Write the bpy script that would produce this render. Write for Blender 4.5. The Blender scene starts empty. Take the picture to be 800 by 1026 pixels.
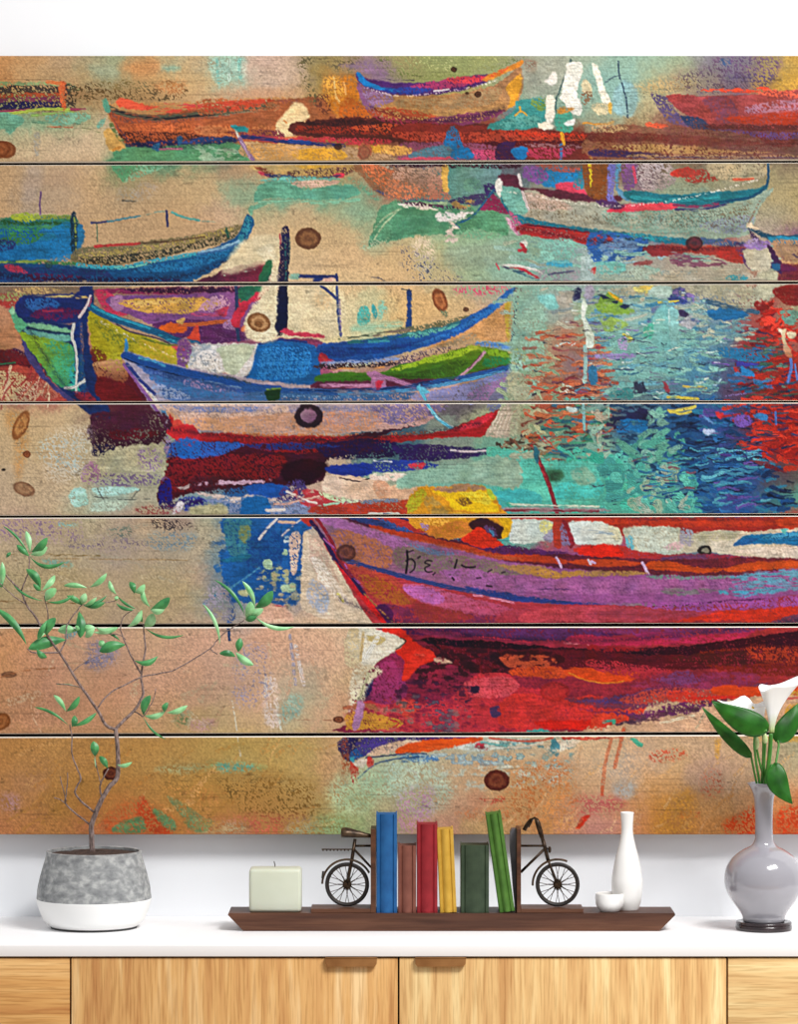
import bpy, math, random
import numpy as np
from mathutils import Vector
random.seed(5)
COL=bpy.context.scene.collection
# ------------------------------------------------------------------ camera geometry
FP=3335.0; CAMY=-5.0; TOPZ=0.75; CAMZ=TOPZ+0.6507; WALLY=0.358
def sc(Y): return FP/(Y-CAMY)
def at(px,py,Y): return Vector(((px-400)/sc(Y),Y,CAMZ-(py-513)/sc(Y)))
cam_d=bpy.data.cameras.new('camera'); cam=bpy.data.objects.new('camera',cam_d); COL.objects.link(cam)
cam.location=(0,CAMY,CAMZ); cam.rotation_euler=(math.pi/2,0,0)
cam_d.sensor_fit='HORIZONTAL'; cam_d.sensor_width=36; cam_d.lens=36*FP/800.0; cam_d.clip_end=60
bpy.context.scene.camera=cam
# ------------------------------------------------------------------ materials
def lin(h):
    o=[]
    for i in (0,2,4):
        v=int(h[i:i+2],16)/255.; o.append(v/12.92 if v<=.04045 else ((v+.055)/1.055)**2.4)
    return (*o,1)
def mat(name,c1,c2=None,scale=(10,10,10),rough=.5,metal=0,detail=4,bump=0,bs=60,coat=0,spec=.5,sss=0,ramp=(.35,.65),trans=0,c3=None,dist=0):
    m=bpy.data.materials.new(name); m.use_nodes=True; nt=m.node_tree; b=nt.nodes['Principled BSDF']
    b.inputs['Roughness'].default_value=rough; b.inputs['Metallic'].default_value=metal
    b.inputs['Specular IOR Level'].default_value=spec; b.inputs['Coat Weight'].default_value=coat; b.inputs['Coat Roughness'].default_value=.05
    if sss: b.inputs['Subsurface Weight'].default_value=sss; b.inputs['Subsurface Radius'].default_value=(.01,.008,.006); b.inputs['Subsurface Scale'].default_value=1
    b.inputs['Transmission Weight'].default_value=trans
    tc=nt.nodes.new('ShaderNodeTexCoord'); mp=nt.nodes.new('ShaderNodeMapping'); mp.inputs['Scale'].default_value=scale
    nt.links.new(tc.outputs['Object'],mp.inputs['Vector'])
    n=nt.nodes.new('ShaderNodeTexNoise'); n.inputs['Scale'].default_value=1; n.inputs['Detail'].default_value=detail; n.inputs['Distortion'].default_value=dist
    nt.links.new(mp.outputs['Vector'],n.inputs['Vector'])
    r=nt.nodes.new('ShaderNodeValToRGB'); r.color_ramp.elements[0].position=ramp[0]; r.color_ramp.elements[1].position=ramp[1]
    r.color_ramp.elements[0].color=lin(c1); r.color_ramp.elements[1].color=lin(c2 or c1)
    if c3: e=r.color_ramp.elements.new((ramp[0]+ramp[1])/2); e.color=lin(c3)
    nt.links.new(n.outputs['Fac'],r.inputs['Fac']); nt.links.new(r.outputs['Color'],b.inputs['Base Color'])
    if bump:
        n2=nt.nodes.new('ShaderNodeTexNoise'); n2.inputs['Scale'].default_value=bs; n2.inputs['Detail'].default_value=3
        nt.links.new(tc.outputs['Object'],n2.inputs['Vector'])
        bp=nt.nodes.new('ShaderNodeBump'); bp.inputs['Strength'].default_value=bump; bp.inputs['Distance'].default_value=.002
        nt.links.new(n2.outputs['Fac'],bp.inputs['Height']); nt.links.new(bp.outputs['Normal'],b.inputs['Normal'])
    return m
def wood(name,a,b_,c,vertical=True,seed=0.0,rough=.5,fine=300):
    """two layers of stretched noise: broad figure and fine pores"""
    m=bpy.data.materials.new(name); m.use_nodes=True; nt=m.node_tree; b=nt.nodes['Principled BSDF']; b.inputs['Roughness'].default_value=rough; b.inputs['Specular IOR Level'].default_value=.3
    tc=nt.nodes.new('ShaderNodeTexCoord')
    def lay(sx,sz,det,dist=0):
        mp=nt.nodes.new('ShaderNodeMapping'); mp.inputs['Scale'].default_value=(sx,8,sz) if vertical else (sz,8,sx)
        mp.inputs['Location'].default_value=(seed,seed*1.7,seed*.6)
        nt.links.new(tc.outputs['Object'],mp.inputs['Vector'])
        n=nt.nodes.new('ShaderNodeTexNoise'); n.inputs['Scale'].default_value=1; n.inputs['Detail'].default_value=det; n.inputs['Distortion'].default_value=dist
        nt.links.new(mp.outputs['Vector'],n.inputs['Vector']); return n.outputs['Fac']
    f1=lay(26,2.0,5,.6); f2=lay(fine,14,3); f3=lay(70,5,3,.3)
    r=nt.nodes.new('ShaderNodeValToRGB'); e=r.color_ramp.elements; e[0].position=.36; e[0].color=lin(a); e[1].position=.64; e[1].color=lin(c)
    k=e.new(.5); k.color=lin(b_)
    mx=nt.nodes.new('ShaderNodeMath'); mx.operation='MULTIPLY_ADD'; mx.inputs[1].default_value=.45
    nt.links.new(f3,mx.inputs[0])
    m2=nt.nodes.new('ShaderNodeMath'); m2.operation='MULTIPLY'; m2.inputs[1].default_value=.55; nt.links.new(f1,m2.inputs[0]); nt.links.new(m2.outputs[0],mx.inputs[2])
    nt.links.new(mx.outputs[0],r.inputs['Fac'])
    r2=nt.nodes.new('ShaderNodeValToRGB'); q=r2.color_ramp.elements; q[0].position=.38; q[0].color=(.62,.52,.42,1); q[1].position=.52; q[1].color=(1,1,1,1)
    nt.links.new(f2,r2.inputs['Fac'])
    mm=nt.nodes.new('ShaderNodeMix'); mm.data_type='RGBA'; mm.blend_type='MULTIPLY'; mm.inputs['Factor'].default_value=.55
    nt.links.new(r.outputs['Color'],mm.inputs['A']); nt.links.new(r2.outputs['Color'],mm.inputs['B'])
    nt.links.new(mm.outputs['Result'],b.inputs['Base Color'])
    return m
# ------------------------------------------------------------------ object helpers
def link(name,me,m=None,parent=None,smooth=False):
    o=bpy.data.objects.new(name,me); COL.objects.link(o)
    if m is not None:
        for q in (m if isinstance(m,(list,tuple)) else [m]): me.materials.append(q)
    if parent is not None: o.parent=parent
    if smooth: me.polygons.foreach_set('use_smooth',[True]*len(me.polygons))
    return o
def thing(name,label,cat,loc=(0,0,0),group=None):
    o=bpy.data.objects.new(name,None); COL.objects.link(o); o.location=loc; o.empty_display_size=.02
    return tag(o,label,cat,group)
def tag(o,label,cat,group=None):
    o['label']=label; o['category']=cat
    if group: o['group']=group
    return o
class MB:
    """collects vertices (world space) and faces, then links them as one mesh with its origin at org"""
    def __init__(s): s.v=[]; s.f=[]; s.mi=[]
    def add(s,v,f,mi=0):
        n=len(s.v); s.v+= [tuple(p) for p in v]; s.f+=[tuple(i+n for i in q) for q in f]; s.mi+=[mi]*len(f); return s
    def box(s,x0,x1,y0,y1,z0,z1,bev=0,mi=0):
        if bev<=0:
            v=[(x,y,z) for x in (x0,x1) for y in (y0,y1) for z in (z0,z1)]
            return s.add(v,[(0,1,3,2),(4,6,7,5),(0,4,5,1),(2,3,7,6),(0,2,6,4),(1,5,7,3)],mi)
        import bmesh
        bm=bmesh.new(); bmesh.ops.create_cube(bm,size=1)
        for q in bm.verts: q.co=Vector(((x0+x1)/2+q.co.x*(x1-x0),(y0+y1)/2+q.co.y*(y1-y0),(z0+z1)/2+q.co.z*(z1-z0)))
        bmesh.ops.bevel(bm,geom=bm.edges[:],offset=bev,segments=3,affect='EDGES',profile=.5)
        bm.verts.index_update(); s.add([q.co for q in bm.verts],[[q.index for q in f.verts] for f in bm.faces],mi); bm.free(); return s
    def prism(s,prof,y0,y1,mi=0):
        """closed x,z outline pushed from y0 to y1"""
        n=len(prof); v=[(x,y0,z) for x,z in prof]+[(x,y1,z) for x,z in prof]
        f=[tuple(range(n)),tuple(range(2*n-1,n-1,-1))]+[(i,i+n,(i+1)%n+n,(i+1)%n) for i in range(n)]
        return s.add(v,f,mi)
    def lathe(s,prof,cx,cy,n=64,mi=0,sy=1):
        m=len(prof); v=[]
        for r,z in prof:
            for k in range(n):
                a=2*math.pi*k/n; v.append((cx+r*math.cos(a),cy+sy*r*math.sin(a),z))
        f=[(i*n+k,i*n+(k+1)%n,(i+1)*n+(k+1)%n,(i+1)*n+k) for i in range(m-1) for k in range(n)]
        f.append(tuple(range(n-1,-1,-1))); f.append(tuple((m-1)*n+k for k in range(n)))
        return s.add(v,f,mi)
    def tube(s,pts,r,n=8,mi=0,r2=None,closed=False,flat=1.0):
        P=[Vector(p) for p in pts]; m=len(P); v=[]
        rad=r if isinstance(r,(list,tuple)) else [r+( (r2-r)*i/(m-1) if r2 is not None else 0) for i in range(m)]
        up=None
        for i in range(m):
            if closed: d=(P[(i+1)%m]-P[i-1])
            else: d=P[min(i+1,m-1)]-P[max(i-1,0)]
            d.normalize()
            if up is None: up=Vector((0,1,0)) if abs(d.y)<.9 else Vector((1,0,0))
            a=d.cross(up).normalized(); b=a.cross(d).normalized(); up=b
            for k in range(n):
                t=2*math.pi*k/n; v.append(P[i]+a*(math.cos(t)*rad[i])+b*(math.sin(t)*rad[i]*flat))
        f=[]
        for i in range(m if closed else m-1):
            j=(i+1)%m
            f+=[(i*n+k,i*n+(k+1)%n,j*n+(k+1)%n,j*n+k) for k in range(n)]
        if not closed: f.append(tuple(range(n-1,-1,-1))); f.append(tuple((m-1)*n+k for k in range(n)))
        return s.add(v,f,mi)
    def build(s,name,m,parent=None,smooth=False,org=None,sharp=None):
        if org is None:
            a=np.array(s.v); org=((a[:,0].min()+a[:,0].max())/2,(a[:,1].min()+a[:,1].max())/2,a[:,2].min())
        org=Vector(org); me=bpy.data.meshes.new(name)
        me.from_pydata([tuple(Vector(p)-org) for p in s.v],[],s.f); me.update()
        me.polygons.foreach_set('material_index',s.mi)
        o=link(name,me,m,None,smooth)
        import bmesh
        bm=bmesh.new(); bm.from_mesh(me); bmesh.ops.recalc_face_normals(bm,faces=bm.faces[:]); bm.to_mesh(me); bm.free()
        if smooth and sharp:
            try: me.set_sharp_from_angle(angle=math.radians(sharp))
            except Exception: pass
        o.location=org
        if parent is not None:
            o.parent=parent; o.location=org-parent_world(parent)
        return o
def parent_world(p):
    l=Vector((0,0,0))
    while p is not None: l=l+Vector(p.location); p=p.parent
    return l
def cr(P,n=8):
    P=[Vector(p) for p in P]; o=[]
    for i in range(len(P)-1):
        a,b,c,d=P[max(i-1,0)],P[i],P[i+1],P[min(i+2,len(P)-1)]
        for k in range(n):
            t=k/n; o.append(.5*((2*b)+(c-a)*t+(2*a-5*b+4*c-d)*t*t+(3*b-a-3*c+d)*t**3))
    o.append(P[-1]); return o

WORLD_S=.60; KEY_LOC=(1.8,-2.05,4.0); KEY_SZ=1.7; KEY_P=200; PAINT_E=1.42
# ------------------------------------------------------------------ the picture: paint laid down stroke by stroke on a fine grid
import numpy as np, math
SC=1.5                       # canvas samples per 1.5 mm
X0,Y0,X1,Y1=-24.0,56.0,824.0,836.0   # extent of the painted panel, in 1.5 mm units
CW,CH=int(round((X1-X0)*SC))+1,int(round((Y1-Y0)*SC))+1
rng=np.random.RandomState(7)
def hexc(h): return np.array([int(h[i:i+2],16)/255. for i in (0,2,4)],dtype=np.float32)
def vnoise(w,h,sx,sy,seed):
    r=np.random.RandomState(seed)
    gw,gh=int(w/sx)+3,int(h/sy)+3
    g=r.rand(gh,gw).astype(np.float32)
    x=np.arange(w,dtype=np.float32)/sx; y=np.arange(h,dtype=np.float32)/sy
    xi=x.astype(int); yi=y.astype(int); xf=x-xi; yf=y-yi
    xf=xf*xf*(3-2*xf); yf=yf*yf*(3-2*yf)
    a=g[yi][:,xi]; b=g[yi][:,xi+1]; c=g[yi+1][:,xi]; d=g[yi+1][:,xi+1]
    return (a*(1-xf)+b*xf)*(1-yf)[:,None]+(c*(1-xf)+d*xf)*yf[:,None]
def fb(s,seed,o=3,ax=1.0,ay=1.0):
    t=0;a=1;n=0
    for k in range(o):
        t=t+a*vnoise(CW,CH,max(1.01,s*ax*SC/2**k),max(1.01,s*ay*SC/2**k),seed+k*17); n+=a; a*=.55
    return t/n
def rank(f):
    s=np.sort(f.ravel()[::37]); return (np.searchsorted(s,f.ravel())/float(len(s))).reshape(f.shape).astype(np.float32)
yy,xx=np.mgrid[0:CH,0:CW].astype(np.float32)
PX=xx/SC+X0; PY=yy/SC+Y0
W1x=fb(14,1)-.5; W1y=fb(14,2)-.5; W2x=fb(3.2,3,2)-.5; W2y=fb(3.2,4,2)-.5
def diag(seed,ang,ls,ws):
    # anisotropic noise along a diagonal, made by sampling a noise image in rotated coordinates
    ca,sa=math.cos(ang),math.sin(ang)
    u=(PX*ca+PY*sa)/ls; v=(-PX*sa+PY*ca)/ws
    r=np.random.RandomState(seed); N=512; g=r.rand(N,N).astype(np.float32)
    ui=np.floor(u).astype(int); vi=np.floor(v).astype(int); uf=u-ui; vf=v-vi
    uf=uf*uf*(3-2*uf); vf=vf*vf*(3-2*vf)
    a=g[vi%N,ui%N];b=g[vi%N,(ui+1)%N];c=g[(vi+1)%N,ui%N];d=g[(vi+1)%N,(ui+1)%N]
    return (a*(1-uf)+b*uf)*(1-vf)+(c*(1-uf)+d*uf)*vf
WEAVE=rank(.65*diag(11,math.radians(48),2.0,1.0)+.4*diag(12,math.radians(-35),1.9,1.1)+.22*fb(9,13,2))
HORI=rank(.7*fb(1.6,21,2,4.5,1.0)+.4*fb(7,22,2,3,1))
FLAKE=rank(fb(5,31,4,1.3,.8))
C=np.zeros((CH,CW,3),np.float32)
TX=[0,0,1.0]
def T(x,y,s=4.0): TX[0]=x;TX[1]=y;TX[2]=s
def pts_(s):
    a=np.array([float(v) for v in s.replace(',',' ').split()],dtype=np.float64).reshape(-1,2)/TX[2]
    a[:,0]+=TX[0]; a[:,1]+=TX[1]; return a
def crom(p,closed,n=5):
    P=[];m=len(p)
    rngi=range(m) if closed else range(m-1)
    for i in rngi:
        if closed: a,b,c,d=p[i-1],p[i],p[(i+1)%m],p[(i+2)%m]
        else: a,b,c,d=p[max(i-1,0)],p[i],p[i+1],p[min(i+2,m-1)]
        for k in range(n):
            t=k/n; P.append(.5*((2*b)+(c-a)*t+(2*a-5*b+4*c-d)*t*t+(3*b-a-3*c+d)*t**3))
    if not closed: P.append(p[-1])
    return np.array(P)
def crop(p,m):
    x0=max(0,int((p[:,0].min()-m-X0)*SC)); x1=min(CW,int((p[:,0].max()+m-X0)*SC)+2)
    y0=max(0,int((p[:,1].min()-m-Y0)*SC)); y1=min(CH,int((p[:,1].max()+m-Y0)*SC)+2)
    return x0,x1,y0,y1
def segd(p,q,x,y):
    d=q-p; L=float(d@d)+1e-9
    t=np.clip(((x-p[0])*d[0]+(y-p[1])*d[1])/L,0,1)
    return (x-p[0]-t*d[0])**2+(y-p[1]-t*d[1])**2,t
def mix(sl,col,a):
    C[sl]=C[sl]*(1-a[...,None])+col*a[...,None]
def dryness(a,dry,sl,kind):
    if dry>0:
        D={'w':WEAVE,'h':HORI,'f':FLAKE}[kind][sl]
        a=a*np.clip((D-dry)/.38+.5,0,1)
    return a
def P(col,s,soft=1.0,jag=1.0,dry=0,kind='w',sm=1,op=1.0,c2=None,g=None,var=.09):
    """filled paint shape; c2+g=(x0,y0,x1,y1) gives a blend between two paints along a line"""
    p=pts_(s) if isinstance(s,str) else s
    if sm: p=crom(p,True,4)
    x0,x1,y0,y1=crop(p,soft*2+jag*3+2)
    if x1<=x0 or y1<=y0: return
    sl=(slice(y0,y1),slice(x0,x1))
    x=PX[sl]+jag*(2.2*W1x[sl]+2.6*W2x[sl]); y=PY[sl]+jag*(2.2*W1y[sl]+2.6*W2y[sl])
    ins=np.zeros(x.shape,bool); dm=np.full(x.shape,1e9)
    for i in range(len(p)):
        a,b=p[i-1],p[i]
        if a[1]!=b[1]:
            ins^=((a[1]>y)!=(b[1]>y))&(x<(b[0]-a[0])*(y-a[1])/(b[1]-a[1])+a[0])
        d,_=segd(a,b,x,y); dm=np.minimum(dm,d)
    sd=np.sqrt(dm)*np.where(ins,1,-1)
    al=np.clip(.5+sd/(2*soft),0,1)
    al=al*al*(3-2*al)*op
    c=hexc(col) if isinstance(col,str) else col
    if c2:
        q=pts_("%f %f %f %f"%g) if not isinstance(g,str) else pts_(g)
        d=q[1]-q[0]; t=np.clip(((PX[sl]-q[0][0])*d[0]+(PY[sl]-q[0][1])*d[1])/(d@d)+W1x[sl]*.25+(WEAVE[sl]-.5)*.25,0,1)[...,None]
        c=c*(1-t)+hexc(c2)*t
    c=c*(1+var*1.6*(HORI[sl]-.5)[...,None]+var*3*(W1x[sl])[...,None])+var*np.stack([W1y[sl],-.4*W1x[sl],-W1y[sl]],-1)*.6
    mix(sl,c,dryness(al,dry,sl,kind))
def S(col,s,w,soft=.6,jag=.6,dry=0,kind='h',op=1.0,taper=.0,st=.12,sm=1):
    """brush stroke along a polyline, w in photo units"""
    p=pts_(s) if isinstance(s,str) else s
    if sm and len(p)>2: p=crom(p,False,5)
    x0,x1,y0,y1=crop(p,w+jag*3+2)
    if x1<=x0 or y1<=y0: return
    sl=(slice(y0,y1),slice(x0,x1))
    x=PX[sl]+jag*(1.2*W1x[sl]+2.2*W2x[sl]); y=PY[sl]+jag*(1.2*W1y[sl]+2.2*W2y[sl])
    dm=np.full(x.shape,1e9); tt=np.zeros(x.shape); side=np.zeros(x.shape)
    n=len(p)-1
    for i in range(n):
        d,t=segd(p[i],p[i+1],x,y); m=d<dm
        dm=np.where(m,d,dm); tt=np.where(m,(i+t)/n,tt)
        e=p[i+1]-p[i]; sdv=((x-p[i][0])*e[1]-(y-p[i][1])*e[0])
        side=np.where(m,np.sign(sdv),side)
    d=np.sqrt(dm); hw=w/2*(1-taper*tt)
    al=np.clip(.5+(hw-d)/(2*soft),0,1)*op
    c=hexc(col) if isinstance(col,str) else col
    lat=(side*d*1.7)
    sn=np.sin(lat*2.1+3*W1x[sl]*4)*st
    c=c*(1+sn[...,None]+.05*(HORI[sl]-.5)[...,None])
    mix(sl,c,dryness(al,dry,sl,kind))
def inpoly(p,x,y):
    ins=False
    for i in range(len(p)):
        a,b=p[i-1],p[i]
        if (a[1]>y)!=(b[1]>y) and x<(b[0]-a[0])*(y-a[1])/(b[1]-a[1])+a[0]: ins=not ins
    return ins
def HA(cols,s,n,ln,w,ang=0,av=.25,seed=1,op=.92,jag=.75,dry=0.04,wt=None):
    """n loose dabs scattered over a region; cols space separated, weights by repetition"""
    r=np.random.RandomState(seed); p=pts_(s); cols=cols.split()
    lo=p.min(0);hi=p.max(0);k=0;tries=0
    while k<n and tries<n*12:
        tries+=1
        x=lo[0]+r.rand()*(hi[0]-lo[0]); y=lo[1]+r.rand()*(hi[1]-lo[1])
        if not inpoly(p,x,y): continue
        k+=1
        L=ln*(.45+r.rand()*1.1); a=ang+(r.rand()-.5)*2*av; ww=w*(.5+r.rand())
        dx,dy=math.cos(a)*L/2,math.sin(a)*L/2; bx,by=-math.sin(a)*L*.12*(r.rand()-.5)*2,math.cos(a)*L*.12*(r.rand()-.5)*2
        q=np.array([[x-dx,y-dy],[x+bx,y+by],[x+dx,y+dy]])
        S(hexc(cols[r.randint(len(cols))])*(.92+.16*r.rand()),q,ww,soft=.55,jag=jag,dry=dry,kind='w',op=op,taper=.3+.7*r.rand(),st=.1)
def BG(lst,sig=16):
    """blended ground colours"""
    a=[v.split() for v in lst.strip().split('\n')]; q=[]
    for row in a:
        y=float(row[0])
        for k in range(1,len(row),2): q.append((float(row[k]),y,hexc(row[k+1])))
    cx=np.arange(X0-40,X1+44,4.0); cy=np.arange(Y0-40,Y1+44,4.0)
    GX,GY=np.meshgrid(cx,cy); num=np.zeros(GX.shape+(3,)); den=np.zeros(GX.shape)+1e-12
    for (x,y,c) in q:
        d=((GX-x)/1.35)**2+(GY-y)**2
        wgt=np.exp(-d/(2*sig*sig))+1e-5/(1+d/400.)**2
        num+=wgt[...,None]*c; den+=wgt
    num/=den[...,None]
    u=(PX+W1x*22+W2x*7-cx[0])/4; v=(PY+W1y*16+W2y*7-cy[0])/4
    ui=u.astype(int); vi=v.astype(int); uf=(u-ui)[...,None]; vf=(v-vi)[...,None]
    C[:]=(num[vi,ui]*(1-uf)+num[vi,ui+1]*uf)*(1-vf)+(num[vi+1,ui]*(1-uf)+num[vi+1,ui+1]*uf)*vf
def KNOT(x,y,rx,ry,rot=0,c='6b3f28',c2='8a5a38',op=.85,ring=1):
    a=math.radians(rot); dx=PX-x+W2x*1.2; dy=PY-y+W2y*1.2
    u=(dx*math.cos(a)+dy*math.sin(a))/rx; v=(-dx*math.sin(a)+dy*math.cos(a))/ry
    r=np.sqrt(u*u+v*v)
    al=np.clip((1-r)*min(rx,ry)/1.2+.5,0,1)*op
    t=.5+.5*np.sin(r*9.5+W2x*3)
    t=(t*(.45+.55*r)*ring)[...,None]
    edge=np.clip((r-.75)/.25,0,1)[...,None]
    c_=hexc(c2)*(1-t)+hexc(c)*t
    c_=c_*(1-edge*.12)
    m=al>0
    C[m]=(C*(1-al[...,None])+c_*al[...,None])[m]
def SPK(col,s,amt,soft=6,op=.8,kind='w',jag=1):   # canvas grain showing through
    P(col,s,soft=soft,jag=jag,dry=1-amt,kind=kind,op=op)
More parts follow.
